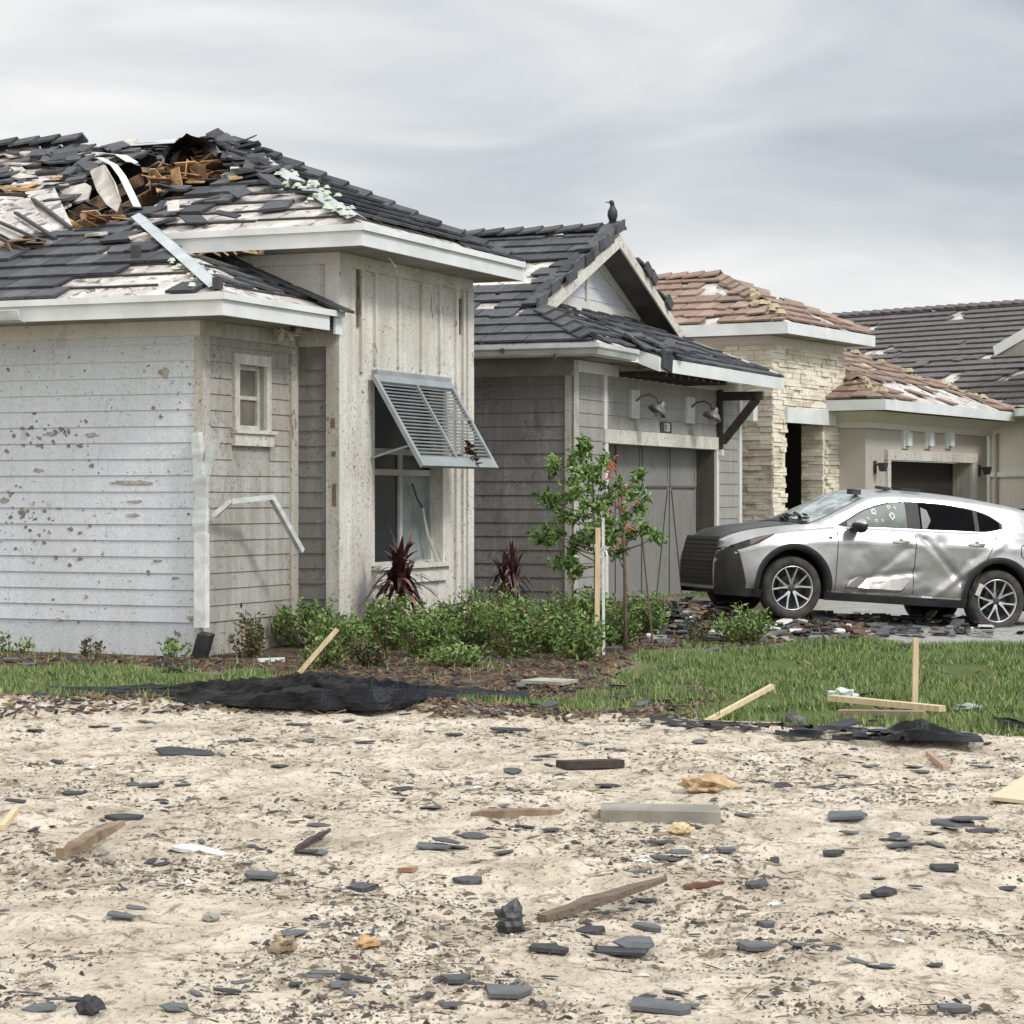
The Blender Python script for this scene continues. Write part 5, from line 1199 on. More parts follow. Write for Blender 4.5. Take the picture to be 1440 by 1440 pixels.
def dent(x, z, near):
    if not near: return 0
    d = 0
    # long shallow crush over both doors, deepest low and behind the front door's middle
    d += .050 * math.exp(-(((x - .15) / .55) ** 2 + ((z - .62) / .20) ** 2))
    d += .060 * math.exp(-(((x + .72) / .34) ** 2 + ((z - .66) / .22) ** 2))
    # sharp creases
    s = (x - .62) * .18 + (z - .50); d += .028 * max(0, 1 - abs(s) / .05) * sstep(.72, .5, x) * sstep(-.36, -.22, x) * (1 if x < .72 else 0)
    s = (x + .05) * .9 - (z - .88) * -1.0; d += .030 * max(0, 1 - abs(s) / .09) * (1 if .42 < z < .95 and x > -.38 else 0)
    s = (x + .92) * .8 + (z - .70); d += -.028 * max(0, 1 - abs(s) / .07) * (1 if x < -.30 and .35 < z < 1.05 else 0)
    s = (x + .55) * .9 - (z - .86); d += .032 * max(0, 1 - abs(s) / .08) * (1 if x < -.25 and .45 < z < 1.08 else 0)
    d += .020 * mnoise.noise((x * 3.2, z * 4.2, 1.3)) * sstep(.75, .5, x) * sstep(-1.25, -1.0, x) * sstep(1.02, .85, z)
    d += .010 * abs(mnoise.noise((x * 8, z * 9, 4.3))) * sstep(.7, .4, x) * sstep(-1.2, -.9, x) * sstep(1.0, .8, z)
    for (cx, cz, r_, dp) in ((-.55, 1.0, .07, .02), (.28, .40, .05, .012), (-.98, .86, .05, .015), (-1.02, .62, .05, .015), (-.4, .40, .06, .02), (.45, .36, .08, .012)):
        d += dp * math.exp(-(((x - cx) ** 2 + (z - cz) ** 2) / r_ ** 2))
    return max(d, -.02)
def side_y(x, z):
    """half width of the body side at height z below the belt"""
    w = cub(x, W_P); zb = cub(x, BELT_P); zs = cub(x, SILL_P)
    t = (z - zs) / max(.05, zb - zs)
    prof = .955 + .045 * math.sin(math.pi * min(1, max(0, .12 + t * .80))) - .050 * max(0, t - .80) / .2 * .8
    # rocker tuck and a shoulder line
    prof -= .035 * max(0, 1 - t / .16) if abs(x) < 1.9 else 0
    prof += .006 * math.exp(-((t - .80) / .05) ** 2)
    # flared arches
    fl = 0
    for ax in (AX, -AX):
        r = math.hypot(x - ax, (z - WR)); fl = max(fl, .022 * math.exp(-((r - .44) / .08) ** 2))
    return w * prof + fl
def green_y(x, z):
    """half width of the greenhouse between belt and roof edge"""
    zb, ze = cub(x, BELT_P), cub(x, EDGE_P); w0 = side_y(x, zb) - .015; yc = cub(x, YC_P)
    t = max(0, min(1, (z - zb) / max(.01, ze - zb))); return w0 + (yc - w0) * (t ** 1.15)
XS = sorted(set([round(-2.34 + i * .03, 4) for i in range(int(4.65 / .03) + 1)] + [2.31]))
NT1, NT2, NT3 = 30, 10, 10
secs = []
for x in XS:
    zs, zb, ze, zt_ = cub(x, SILL_P), cub(x, BELT_P), cub(x, EDGE_P), cub(x, TOP_P); yc = cub(x, YC_P); row = []
    for i in range(NT1 + 1):
        z = zs + (zb - zs) * i / NT1; row.append((side_y(x, z), z))
    for i in range(1, NT2 + 1):
        z = zb + (ze - zb) * i / NT2; row.append((green_y(x, z), z))
    for i in range(1, NT3 + 1):
        t = i / NT3; row.append((yc * (1 - t), ze + (zt_ - ze) * math.sin(t * math.pi / 2) ** .8))
    secs.append(row)
nr_ = len(secs[0]); ring = 2 * nr_ - 1; vs = []
for k, x in enumerate(XS):
    for (y, z) in secs[k]:
        vs.append((x, y - (dent(x, z, True) if z < cub(x, BELT_P) else 0), z))
    for (y, z) in reversed(secs[k][:-1]): vs.append((x, -y, z))
fs = []; mi = []
def glassy(x, k):      # windscreen and rear window ride on the roof strip
    return False
for k in range(len(XS) - 1):
    for j in range(ring - 1):
        xm = (XS[k] + XS[k + 1]) / 2; q = (k * ring + j, (k + 1) * ring + j, (k + 1) * ring + j + 1, k * ring + j + 1)
        zc_ = sum(vs[i][2] for i in q) / 4; yc_ = sum(abs(vs[i][1]) for i in q) / 4
        if min(math.hypot(xm - AX, zc_ - WR - .03), math.hypot(xm + AX, zc_ - WR - .03)) < .445 and yc_ > .5: continue
        fs.append(q); mi.append(0)
n0 = 0; nl = (len(XS) - 1) * ring
fs.append(tuple(range(ring))); fs.append(tuple(nl + i for i in range(ring - 1, -1, -1)))
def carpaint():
    g = G('muddy_shaded_silver_car_paint'); n = g.noise(3.2, 6, .65, dist=.5); f_ = g.noise(40, 3, .6)
    sx = g.N.new('ShaderNodeSeparateXYZ'); g.L.new(g.tc.outputs['Object'], sx.inputs[0]); low = g.ramp(g.math('ADD', sx.outputs[2], g.math('MULTIPLY', g.noise(5, 5, .6), .35)), [(.55, .85), (1.18, 0.0)])  # low: shade of the lower flanks put into the paint colour
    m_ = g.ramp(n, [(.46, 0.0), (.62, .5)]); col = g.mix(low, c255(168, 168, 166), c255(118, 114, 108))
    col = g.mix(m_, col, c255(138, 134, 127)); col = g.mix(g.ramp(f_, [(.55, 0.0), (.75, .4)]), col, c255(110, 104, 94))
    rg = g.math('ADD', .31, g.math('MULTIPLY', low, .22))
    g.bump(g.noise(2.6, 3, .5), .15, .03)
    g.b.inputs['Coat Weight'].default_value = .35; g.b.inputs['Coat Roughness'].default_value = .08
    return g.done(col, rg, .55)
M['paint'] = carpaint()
M['cladding'] = plain('black_plastic_cladding', (.006, .006, .007), (.014, .013, .013), 8, .6)
M['chrome'] = plain('brushed_chrome', (.60, .61, .62), (.5, .5, .5), 5, .18, 1.0)
M['tyre'] = plain('muddy_tyre', (.014, .014, .014), (.060, .052, .042), 6, .85, bump=.4)
M['rim'] = plain('machined_alloy', (.62, .62, .62), (.42, .41, .39), 8, .28, .85)
M['rimdark'] = plain('dark_wheel_well', (.012, .012, .013), (.02, .02, .02), 8, .7)
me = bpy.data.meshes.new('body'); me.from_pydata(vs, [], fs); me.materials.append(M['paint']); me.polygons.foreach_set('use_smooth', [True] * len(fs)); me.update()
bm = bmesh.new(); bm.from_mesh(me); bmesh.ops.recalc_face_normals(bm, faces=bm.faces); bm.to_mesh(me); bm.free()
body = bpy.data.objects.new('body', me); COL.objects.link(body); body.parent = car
def ys(x, z, sg=1):
    zb = cub(x, BELT_P); y = green_y(x, z) if z > zb else side_y(x, z) - (dent(x, z, sg > 0))
    return y * sg
def patch(name, mat_, outline_fn, x0, x1, nx_, nz_, off=.004, sg=1, parent=car, smooth=True, th=0.0):
    """a piece that lies on the body side: outline_fn(x) -> (zlo, zhi)"""
    b = MB(); vs_ = []
    for i in range(nx_ + 1):
        x = x0 + (x1 - x0) * i / nx_; lo, hi = outline_fn(x)
        for j in range(nz_ + 1):
            z = lo + (hi - lo) * j / nz_; vs_.append((x, ys(x, z, sg) + off * sg, z))
    n_ = nz_ + 1
    b.add(vs_, [(i * n_ + j, i * n_ + j + 1, (i + 1) * n_ + j + 1, (i + 1) * n_ + j) if sg > 0 else (i * n_ + j, (i + 1) * n_ + j, (i + 1) * n_ + j + 1, i * n_ + j + 1) for i in range(nx_) for j in range(nz_)])
    o = b.build(name, mat_, parent, smooth=smooth, fix=False); return o
# side windows (day-light opening outline)
DLO_T = [(-1.46, 1.262), (-1.2, 1.405), (-.8, 1.475), (-.35, 1.492), (.05, 1.465), (.4, 1.36), (.68, 1.20), (.80, 1.135)]
DLO_B = [(-1.46, 1.255), (-1.25, 1.20), (-1.05, 1.178), (-.3, 1.155), (.80, 1.13)]
def dlo(x): return (cub(x, DLO_B), max(cub(x, DLO_B) + .002, cub(x, DLO_T)))
def glassmat(name, a, b_, r=.05):
    g = G(name)
    return g.done(g.mix(g.ramp(g.noise(4, 4, .6, dist=1), [(.4, 0.0), (.65, 1.0)]), a, b_), r, 0, .35)
M['cglass'] = glassmat('greenish_side_glass', (.02, .034, .028), (.055, .085, .070), .35)
M['cdark'] = plain('dark_cabin_opening', (.003, .003, .004), (.006, .006, .007), 4, .9, spec=.05)
for sg in (1, -1):
    patch('chrome_surround', M['chrome'], lambda x: (dlo(x)[0] - .022, dlo(x)[0] + .001), -1.45, .82, 50, 1, .008, sg)
    patch('chrome_surround', M['chrome'], lambda x: (max(dlo(x)[0], dlo(x)[1]) - .001, dlo(x)[1] + .016), -1.50, .1, 40, 1, .008, sg)
    patch('chrome_surround', M['chrome'], lambda x: (cub(max(x, -1.46), DLO_B) - .02 + max(0, (-1.46 - x)) * .3, cub(max(x, -1.46), DLO_T) + .014 - max(0, (-1.46 - x)) * .2), -1.54, -1.40, 6, 2, .007, sg)
    patch('window_gasket', M['cladding'], lambda x: (dlo(x)[0], dlo(x)[1] + .004), -1.44, .81, 60, 6, .005, sg)
    patch('front_side_window', M['cglass'], lambda x: (dlo(x)[0] + .012, dlo(x)[1] - .014), -.12, .66, 20, 6, .009, sg)
    patch('rear_side_window', M['cdark'], lambda x: (dlo(x)[0] + .012, dlo(x)[1] - .014), -1.02, -.30, 16, 6, .009, sg)
    patch('quarter_window', M['cdark'], lambda x: (dlo(x)[0] + .014, max(dlo(x)[0] + .016, dlo(x)[1] - .016)), -1.36, -1.08, 10, 4, .009, sg)
    # arch cladding
    for ax in (AX, -AX):
        b = MB(); vs_ = []; n_ = 36
        for i in range(n_ + 1):
            th = R(-12) + (math.pi + R(24)) * i / n_
            for j, rr in enumerate((.415, .43, .495)):
                x = ax + math.cos(th) * rr; z = WR + .03 + math.sin(th) * rr * 1.0
                vs_.append((x, (side_y(x, max(z, .3)) + (.014 if j else -.10)) * sg, z))
        b.add(vs_, [(i * 3 + j, i * 3 + j + 1, (i + 1) * 3 + j + 1, (i + 1) * 3 + j) for i in range(n_) for j in range(2)]); b.build('arch_cladding', M['cladding'], car, smooth=True)
        b = MB(); b.lathe([(.02, sg * .40), (.455, sg * .40), (.455, sg * .86)], 28, 'y', (ax, 0, WR + .03)); b.v = [(x, y, max(z, .30)) for x, y, z in b.v]; b.v = [v for v in b.v]; b.build('wheel_well', M['rimdark'], car)
    # sill
    patch('sill_cladding', M['cladding'], lambda x: (.255, .345), -.93, .93, 20, 2, .012, sg)
    patch('sill_strip', M['chrome'] if sg > 0 else M['cladding'], lambda x: (.352, .372), -.92, .90, 20, 1, .014, sg)
    # seams
    for xa, xb, za, zb_ in ((.80, .80, .37, 1.11), (-.22, -.22, .37, 1.14), (-1.30, -1.12, 1.15, .80), (-1.12, -.95, .80, .42)):
        b = MB(); vs_ = []
        for i in range(15):
            t = i / 14; x = xa + (xb - xa) * t; z = za + (zb_ - za) * t; y = (ys(x, z, sg) + .003 * sg); vs_ += [(x - .005, y, z), (x + .005, y, z)]
        b.add(vs_, [(2 * i, 2 * i + 1, 2 * i + 3, 2 * i + 2) for i in range(14)]); b.build('door_seam', M['groove'], car)
    # handles
    for hx_ in (-.02, -1.02):
        hz = 1.0 if hx_ > -.5 else 1.03
        b = MB(); y0 = ys(hx_, hz, sg)
        for i in range(8):
            t0, t1 = i / 8, (i + 1) / 8; xa, xb = hx_ - .10 + .2 * t0, hx_ - .10 + .2 * t1; ya, yb = (y0 + sg * (.018 + .022 * math.sin(math.pi * t0))), (y0 + sg * (.018 + .022 * math.sin(math.pi * t1)))
            b.bar((xa, ya, hz), (xb, yb, hz), .018, .026)
        b.build('door_handle', M['chrome'], car); 
        b = MB(); b.lathe([(.001, y0 + sg * .004), (.034, y0 + sg * .003)], 14, 'y', (hx_, 0, hz)); b.build('handle_recess', M['groove'], car)
    # mirror
    m_ = empty('wing_mirror'); m_.parent = car
    b = MB(); prof = [(.005, -.115), (.05, -.105), (.072, -.05), (.075, .02), (.066, .08), (.035, .112), (.004, .118)]
    b.lathe(prof, 16, 'y', (0, 0, 0)); b.v = [(x * (.62 if x < 0 else 1.2), y, z * .92) for x, y, z in b.v]; my = ys(.60, 1.13, 1) + .17
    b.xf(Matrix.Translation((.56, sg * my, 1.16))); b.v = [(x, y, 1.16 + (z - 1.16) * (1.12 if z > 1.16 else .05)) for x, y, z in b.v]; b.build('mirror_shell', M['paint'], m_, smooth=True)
    b = MB(); b.lathe([(.004, -.122), (.06, -.112), (.083, -.05), (.085, .02), (.075, .085), (.04, .118), (.004, .122)], 16, 'y'); b.v = [(x * (.62 if x < 0 else 1.25), y, z * 1.0 if z < 0 else z * .6) for x, y, z in b.v]
    b.xf(Matrix.Translation((.56, sg * my, 1.155))); b.build('mirror_base', M['cladding'], m_, smooth=True); b = MB(); b.bar((.60, sg * (my - .20), 1.10), (.57, sg * (my - .05), 1.11), .09, .05); b.build('mirror_arm', M['cladding'], m_)
# bullet-like holes and reflections in the front window: clear glass gone
b = MB(); r_ = random.Random(7)
for (x, z, s_) in ((.30, 1.34, .045), (.38, 1.25, .022), (.28, 1.23, .024), (.20, 1.24, .018), (.06, 1.30, .05), (.10, 1.40, .028), (.02, 1.40, .022)):
    n_ = 9; y = ys(x, z, 1) + .013; pts = [(x + math.cos(2 * math.pi * k / n_) * s_ * r_.uniform(.6, 1.2), 0, z + math.sin(2 * math.pi * k / n_) * s_ * r_.uniform(.6, 1.2)) for k in range(n_)]
    inn = [(x + (p[0] - x) * .45, 0, z + (p[2] - z) * .45) for p in pts]
    vs_ = [(p[0], ys(p[0], p[2], 1) + .013, p[2]) for p in pts] + [(p[0], ys(p[0], p[2], 1) + .013, p[2]) for p in inn]
    b.add(vs_, [(k, (k + 1) % n_, n_ + (k + 1) % n_, n_ + k) for k in range(n_)])
b.build('crazed_glass', plain('crazed_glass', (.42, .47, .45), (.22, .26, .24), 30, .4), car)
# glass slivers left in the rear door window
b = MB(); P = lambda x, z: (x, ys(x, z, 1) + .014, z)
b.add([P(-.32, 1.17), P(-.32, 1.43), P(-.40, 1.40), P(-.44, 1.28), P(-.38, 1.18)], [(0, 1, 2, 3, 4)]); b.build('glass_sliver', M['cglass'], car)
# torn door skin flap at the foot of the front door, bare metal folds
b = MB(); r_ = random.Random(17)
pts_t = [(.62, .50), (.50, .56), (.36, .545), (.22, .56), (.08, .54), (-.06, .545), (-.18, .56)]; pts_b = [(.66, .43), (.50, .425), (.36, .42), (.22, .425), (.06, .42), (-.06, .425), (-.10, .46)]
for i in range(len(pts_t) - 1):
    q = [pts_b[i], pts_b[i + 1], pts_t[i + 1], pts_t[i]]
    b.add([(q[0][0], ys(*q[0]) + .022, q[0][1]), (q[1][0], ys(*q[1]) + .026, q[1][1]), (q[2][0], ys(*q[2]) + .006, q[2][1]), (q[3][0], ys(*q[3]) + .006, q[3][1])], [(0, 1, 2, 3)])
    b.add([(q[0][0], ys(*q[0]) + .022, q[0][1]), (q[1][0], ys(*q[1]) + .026, q[1][1]), (q[1][0], ys(*q[1]) + .002, q[1][1] - .03), (q[0][0], ys(*q[0]) + .002, q[0][1] - .03)], [(3, 2, 1, 0)])
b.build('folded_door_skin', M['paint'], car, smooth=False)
# windscreen and rear screen, laid on the roof strip
def top_patch(name, mat_, x0, x1, f_, off=.006, nx_=14, ny_=12, fl=0.0):
    b = MB(); vs_ = []
    for i in range(nx_ + 1):
        x = x0 + (x1 - x0) * i / nx_; yc = cub(x, YC_P) * f_; ze, zt_ = cub(x, EDGE_P), cub(x, TOP_P)
        for j in range(-ny_, ny_ + 1):
            y = yc * j / ny_; t = 1 - abs(y) / cub(x, YC_P); vs_.append((x + off * .5, y, ze + (zt_ - ze) * math.sin(max(0, t) * math.pi / 2) ** .8 + off))
    n_ = 2 * ny_ + 1; b.add(vs_, [(i * n_ + j, (i + 1) * n_ + j, (i + 1) * n_ + j + 1, i * n_ + j + 1) for i in range(nx_) for j in range(n_ - 1)]); return b.build(name, mat_, car, smooth=True)
top_patch('windscreen', glassmat('windscreen_glass', (.10, .13, .13), (.42, .48, .47), .05), .37, 1.12, .93)  # pale blotches are reflections painted into the glass colour
top_patch('rear_screen', M['cdark'], -2.16, -1.93, .92)
top_patch('windscreen_cowl', M['cladding'], 1.12, 1.22, .98, .008, 3)
# the hood is dark with wet mud and shingle dust
hm = dirty('mud_covered_bonnet', c255(52, 51, 50), c255(30, 29, 28), .8, specks=.62, rough=.35)
top_patch('bonnet', hm, 1.26, 2.26, .86, .005, 20)
b = MB(); pr = [(-.06, 0), (-.05, .05), (.03, .05), (.05, 0)]; b.bar((.55, ys(.55, 1.2), 1.45), (.50, .25, 1.53), .02, .02) if False else None
# debris lying on the roof
b = MB(); b.box(.40, .52, .46, .60, 1.53, 1.59); b.bar((-.10, .30, 1.635), (.06, .34, 1.645), .10, .03); b.bar((-.5, .35, 1.645), (-.28, .3, 1.65), .06, .02); b.build('roof_debris', M['slate3'], car)
# wiper debris
b = MB(); r_ = random.Random(5)
for k in range(16):
    x = r_.uniform(1.04, 1.22); y = r_.uniform(.1, .72); z = cub(x, TOP_P) + .02; d_ = Vector((r_.uniform(-1, 1), r_.uniform(-1, 1), r_.uniform(0, .5))); b.bar((x, y, z), Vector((x, y, z)) + d_ * .08, .04, .015)
b.build('cowl_debris', M['darkwood'], car)
# spoiler
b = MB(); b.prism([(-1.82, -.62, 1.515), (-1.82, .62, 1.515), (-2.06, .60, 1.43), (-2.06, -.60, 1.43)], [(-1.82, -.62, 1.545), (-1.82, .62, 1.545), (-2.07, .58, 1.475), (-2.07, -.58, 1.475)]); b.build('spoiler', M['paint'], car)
b = MB(); b.prism([(-2.04, -.60, 1.40), (-2.04, .60, 1.40), (-2.08, .60, 1.40), (-2.08, -.60, 1.40)], [(-2.04, -.60, 1.43), (-2.04, .60, 1.43), (-2.07, .60, 1.43), (-2.07, -.60, 1.43)]); b.build('spoiler_edge', M['cladding'], car)
# front face: spindle grille, side vents, headlights
def front_pt(sy, z, off=.0):
    """point on the nose seen from ahead: sy lateral, z height"""
    best = 2.30
    for k in range(60):
        x = 2.31 - k * .01
        if side_y(x, min(z, cub(x, BELT_P))) >= abs(sy): best = x; break
    return (best + off, sy, z)
b = MB(); rows = [(.92, .34), (.84, .40), (.74, .35), (.64, .30), (.54, .36), (.44, .44), (.34, .50)]; vs_ = []
for z, hw in rows:
    for j in range(-6, 7): vs_.append((2.325 - .012 * abs(j / 6) - (.02 if z > .85 else 0), .515 * j / 6, z))
b.add(vs_, [(i * 13 + j, (i + 1) * 13 + j, (i + 1) * 13 + j + 1, i * 13 + j + 1) for i in range(6) for j in range(12)]); b.build('grille', M['cladding'], car)
b = MB()
for k in range(11):
    z = .38 + k * .05; hw = .48; b.bar((2.322, -hw, z), (2.330, 0, z), .012, .014); b.bar((2.330, 0, z), (2.322, hw, z), .012, .014)
b.build('grille_bar', M['cladding'], car)
def nose_patch(name, mat_, fn, x0, x1, nx_, nz_, off, sg): return patch(name, mat_, fn, x0, x1, nx_, nz_, off, sg)
for sg in (1, -1):
    patch('headlight', glassmat('smoked_headlight', (.010, .010, .012), (.03, .03, .034), .08), lambda x: (interp(x, [(1.60, .985), (1.8, .87), (2.05, .79), (2.31, .72)]), interp(x, [(1.60, .992), (1.8, .945), (2.05, .87), (2.31, .775)])), 1.60, 2.29, 24, 4, .006, sg)
    patch('indicator_lens', plain('amber_grey_lens', c255(120, 100, 92), c255(96, 78, 70), 5, .2), lambda x: (interp(x, [(1.64, .972), (1.92, .84)]), interp(x, [(1.64, .982), (1.92, .905)])), 1.64, 1.92, 10, 3, .009, sg)
    patch('bumper_vent', M['cladding'], lambda x: (interp(x, [(1.98, .30), (2.08, .36), (2.2, .42), (2.31, .45)]), interp(x, [(1.98, .34), (2.04, .62), (2.12, .70), (2.31, .72)])), 1.98, 2.30, 16, 5, .005, sg)
    patch('bumper_corner', hm, lambda x: (.335, interp(x, [(1.96, .40), (2.02, .60), (2.08, .76), (2.16, .80), (2.305, .74)])), 1.96, 2.305, 14, 6, .008, sg)
    patch('front_lip', M['cladding'], lambda x: (.24, .335), 1.72, 2.31, 16, 2, .008, sg)
    patch('rear_bumper_cladding', M['cladding'], lambda x: (.30, .42), -2.32, -1.76, 16, 2, .008, sg)
    patch('tail_light', plain('dark_red_lens', (.12, .006, .008), (.06, .004, .005), 5, .15), lambda x: (interp(x, [(-2.3, .93), (-1.85, 1.02)]), interp(x, [(-2.3, 1.0), (-1.85, 1.06)])), -2.29, -1.86, 16, 3, .007, sg)
b = MB(); y0 = ys(-1.66, .98)       # fuel flap outline, badge
for k in range(20):
    t0, t1 = 2 * math.pi * k / 20, 2 * math.pi * (k + 1) / 20; f_ = lambda t: (-1.72 + .10 * math.copysign(abs(math.cos(t)) ** .6, math.cos(t)), 0, .98 + .085 * math.copysign(abs(math.sin(t)) ** .6, math.sin(t)))
    p, q = f_(t0), f_(t1); b.bar((p[0], ys(p[0], p[2]) + .003, p[2]), (q[0], ys(q[0], q[2]) + .003, q[2]), .006, .008)
b.build('fuel_flap_seam', M['groove'], car)
b = MB(); b.box(.875, .915, ys(.9, .99) + .002, ys(.9, .99) + .008, .965, 1.005); b.build('fender_badge', M['groove'], car)
b = MB(); b.bar((-1.05, ys(-1.05, .44) + .012, .42), (-1.10, ys(-1.10, .5) + .012, .56), .06, .02, up=(0, 1, 0)); b.build('torn_liner', M['panel'], car)
# wheels
def make_wheel(x, sg, spin):
    w_ = empty('wheel'); w_.parent = car; w_.location = (x, sg * .80, WR); w_.rotation_euler = (0, spin, 0)
    b = MB(); b.lathe([(.265, .06 * -1), (.29, -.105), (.345, -.11), (.368, -.085), (.372, 0), (.368, .085), (.345, .112), (.30, .115), (.262, .10), (.255, .07)], 48, 'y'); b.build('tyre', M['tyre'], w_, smooth=True)
    b = MB(); b.lathe([(.262, .095), (.258, .105), (.248, .100), (.240, .07), (.235, -.08)], 40, 'y'); rm = b.build('rim', M['rim'], w_, smooth=True)
    b = MB(); b.lathe([(.0, -.04), (.24, -.04)], 24, 'y'); b.lathe([(.0, .03), (.15, .02), (.16, -.03)], 24, 'y'); b.build('brake_disc', M['rimdark'], w_)
    b = MB()
    for k in range(10):
        an = 2 * math.pi * k / 10 + (.16 if k % 2 else -.16); c_, s_ = math.cos(an), math.sin(an); an0 = 2 * math.pi * (k // 2) / 5 + (.06) * (1 if k % 2 else -1) + R(18)
        an1 = an0 + (.26 if k % 2 else -.26); p0, p1 = (math.cos(an0) * .045, .070, math.sin(an0) * .045), (math.cos(an1) * .244, .092, math.sin(an1) * .244)
        pm = (math.cos((an0 + an1) / 2) * .11, .078, math.sin((an0 + an1) / 2) * .11)
        for q0, q1, w0 in ((p0, pm, .026), (pm, p1, .020)):
            d = Vector(q1) - Vector(q0); n = Vector((-d.z, 0, d.x)).normalized() * w0 / 2; dy = Vector((0, .028, 0)); a_, b_ = Vector(q0), Vector(q1)
            b.hexa([a_ - n - dy, b_ - n - dy, b_ + n - dy, a_ + n - dy, a_ - n, b_ - n, b_ + n, a_ + n])
    b.build('spoke', M['rim'], rm)
    b = MB(); b.lathe([(.0, .082), (.022, .080), (.036, .074), (.05, .066), (.055, .03)], 18, 'y'); b.build('hub_cap', M['groove'], rm, smooth=True)
    if sg < 0: w_.rotation_euler = (0, spin, math.pi)
for x, sp_ in ((AX, .1), (-AX, .5)):
    for sg in (1, -1): make_wheel(x, sg, sp_)
b = MB(); b.box(-2.2, 2.15, -.72, .72, .26, .32); b.box(-.85, .85, -.75, .75, .32, .36); b.build('underbody', M['rimdark'], car)
# the nose is short and blunt
def squeeze(o_):
    for v in o_.data.vertices:
        if v.co.x > 1.95: v.co.x -= (v.co.x - 1.95) / .35 * (.22 * max(0, v.co.z - .62) + .20 * max(0, .45 - v.co.z))
        if v.co.x > 1.78: v.co.x = 1.78 + (v.co.x - 1.78) * .80
for o_ in car.children:
    if o_.type == 'MESH': squeeze(o_)
# cabin seen through the broken glass is dark, the far wheel arches are closed by the wells
# ================================================================ PLANTING
def G_(px_, py_):          # a point on the real ground surface seen at this pixel
    z = -.03
    for _ in range(6):
        X, Y = ground_at(px_, py_, z); z = hgt(X, Y)
    return Vector((X, Y, z))
def at_Y(px_, Y): X = (px_ - 720) / F * Y; return Vector((X, Y, hgt(X, Y)))
def leaf(mb, c, d, n, L_, W_, m=0, fold=.25):
    d = d.normalized(); s_ = d.cross(n)
    s_ = (s_ if s_.length > 1e-3 else d.cross(Vector((1, 0, 0)))).normalized(); n = s_.cross(d)
    mb.add([c, c + d * L_ * .45 + s_ * W_ / 2 + n * W_ * fold, c + d * L_, c + d * L_ * .45 - s_ * W_ / 2 + n * W_ * fold], [(0, 1, 2), (0, 2, 3)], m)
def rv(r): return Vector((r.gauss(0, 1), r.gauss(0, 1), r.gauss(0, 1))).normalized()
def shrub(px_, Y, wpx, top_py, seed, label, group=None, dens=1.0, mats=None, leaf_l=.06, sparse=False, depth=None):
    r = random.Random(seed); r0 = r.random(); p = at_Y(px_, Y); w_ = wpx / F * Y / 2; top = CAMZ + (PYH - top_py + (7 if not sparse else 2)) / F * Y - p.z; dp = depth or w_ * .9
    o = empty('shrub', p, 0, label, 'shrub', group); st = MB(); fo = MB(); n_st = int((11 if sparse else 46) * max(.5, w_ / .35))
    for i in range(n_st):
        an = r.uniform(0, 6.28); q = math.sqrt(r.random()); tip = Vector((math.cos(an) * q * w_, math.sin(an) * q * dp, top * r.uniform(.55, 1.16) * (1 - .40 * q ** 2)))
        base = Vector((tip.x * .35, tip.y * .35, -.02)); mid_ = (base + tip) / 2 + Vector((tip.x * .18, tip.y * .18, .02))
        st.tube([base, mid_, tip], [.007, .005, .003], 4, 0)
        nl = int((26 if not sparse else 24) * dens)
        for k in range(nl):
            t = r.random() ** .7 if not sparse else r.uniform(.3, 1); c = (base.lerp(mid_, t * 2) if t < .5 else mid_.lerp(tip, t * 2 - 1)); d = rv(r); d.z = abs(d.z) * .8 + .1
            c = c + rv(r) * (.03 if sparse else .05); leaf(fo, c, d, rv(r), leaf_l * r.uniform(.7, 1.4), leaf_l * r.uniform(.36, .6), r.choices((0, 1, 2, 3), (5, 4, 2, .25 + .5 * r0))[0])
    st.build('stems', M['bark'] if sparse else M['rawwood'], o); fo.build('foliage', list(mats) + [M['leafdry']], o); return o
GRN = [M['leaf1'], M['leaf2'], M['leaf3']]; OLV = [plain('olive_leaf', (.075, .095, .030), (.05, .06, .02), 8, .6), M['leafdry'], M['leaf3']]
gr = 'green hedge shrubs along the house fronts'
for i, (px_, Y, w_, tp, lb) in enumerate((
    (432, 25.4, 95, 848, 'bushy green shrub against the corner of the tall board clad bay'),
    (478, 24.4, 90, 868, 'green shrub behind the leaning wooden stake'),
    (545, 25.2, 95, 846, 'dark green shrub below the large shuttered window'),
    (600, 24.0, 100, 852, 'broad green shrub in front of the large window, nearest the black fabric'),
    (655, 24.4, 105, 842, 'full bright green shrub at the foot of the tall bay corner'),
    (718, 24.0, 105, 846, 'full green shrub in front of the burgundy plant by the side wall'),
    (775, 24.6, 95, 842, 'green shrub to the left of the staked tree'),
    (700, 26.6, 90, 838, 'low green shrub between the two houses'),
    (815, 23.6, 80, 868, 'low green shrub at the foot of the staked tree'),
    (868, 25.4, 75, 852, 'green shrub just to the right of the tree stakes'),
    (905, 26.6, 75, 838, 'green shrub in front of the closed garage door'),
    (835, 27.6, 90, 834, 'dark shrub behind the staked tree by the house corner'))):
    shrub(px_, Y, w_, tp, 100 + i, lb, gr, 1.25 if i not in (3, 4) else 1.6, GRN)
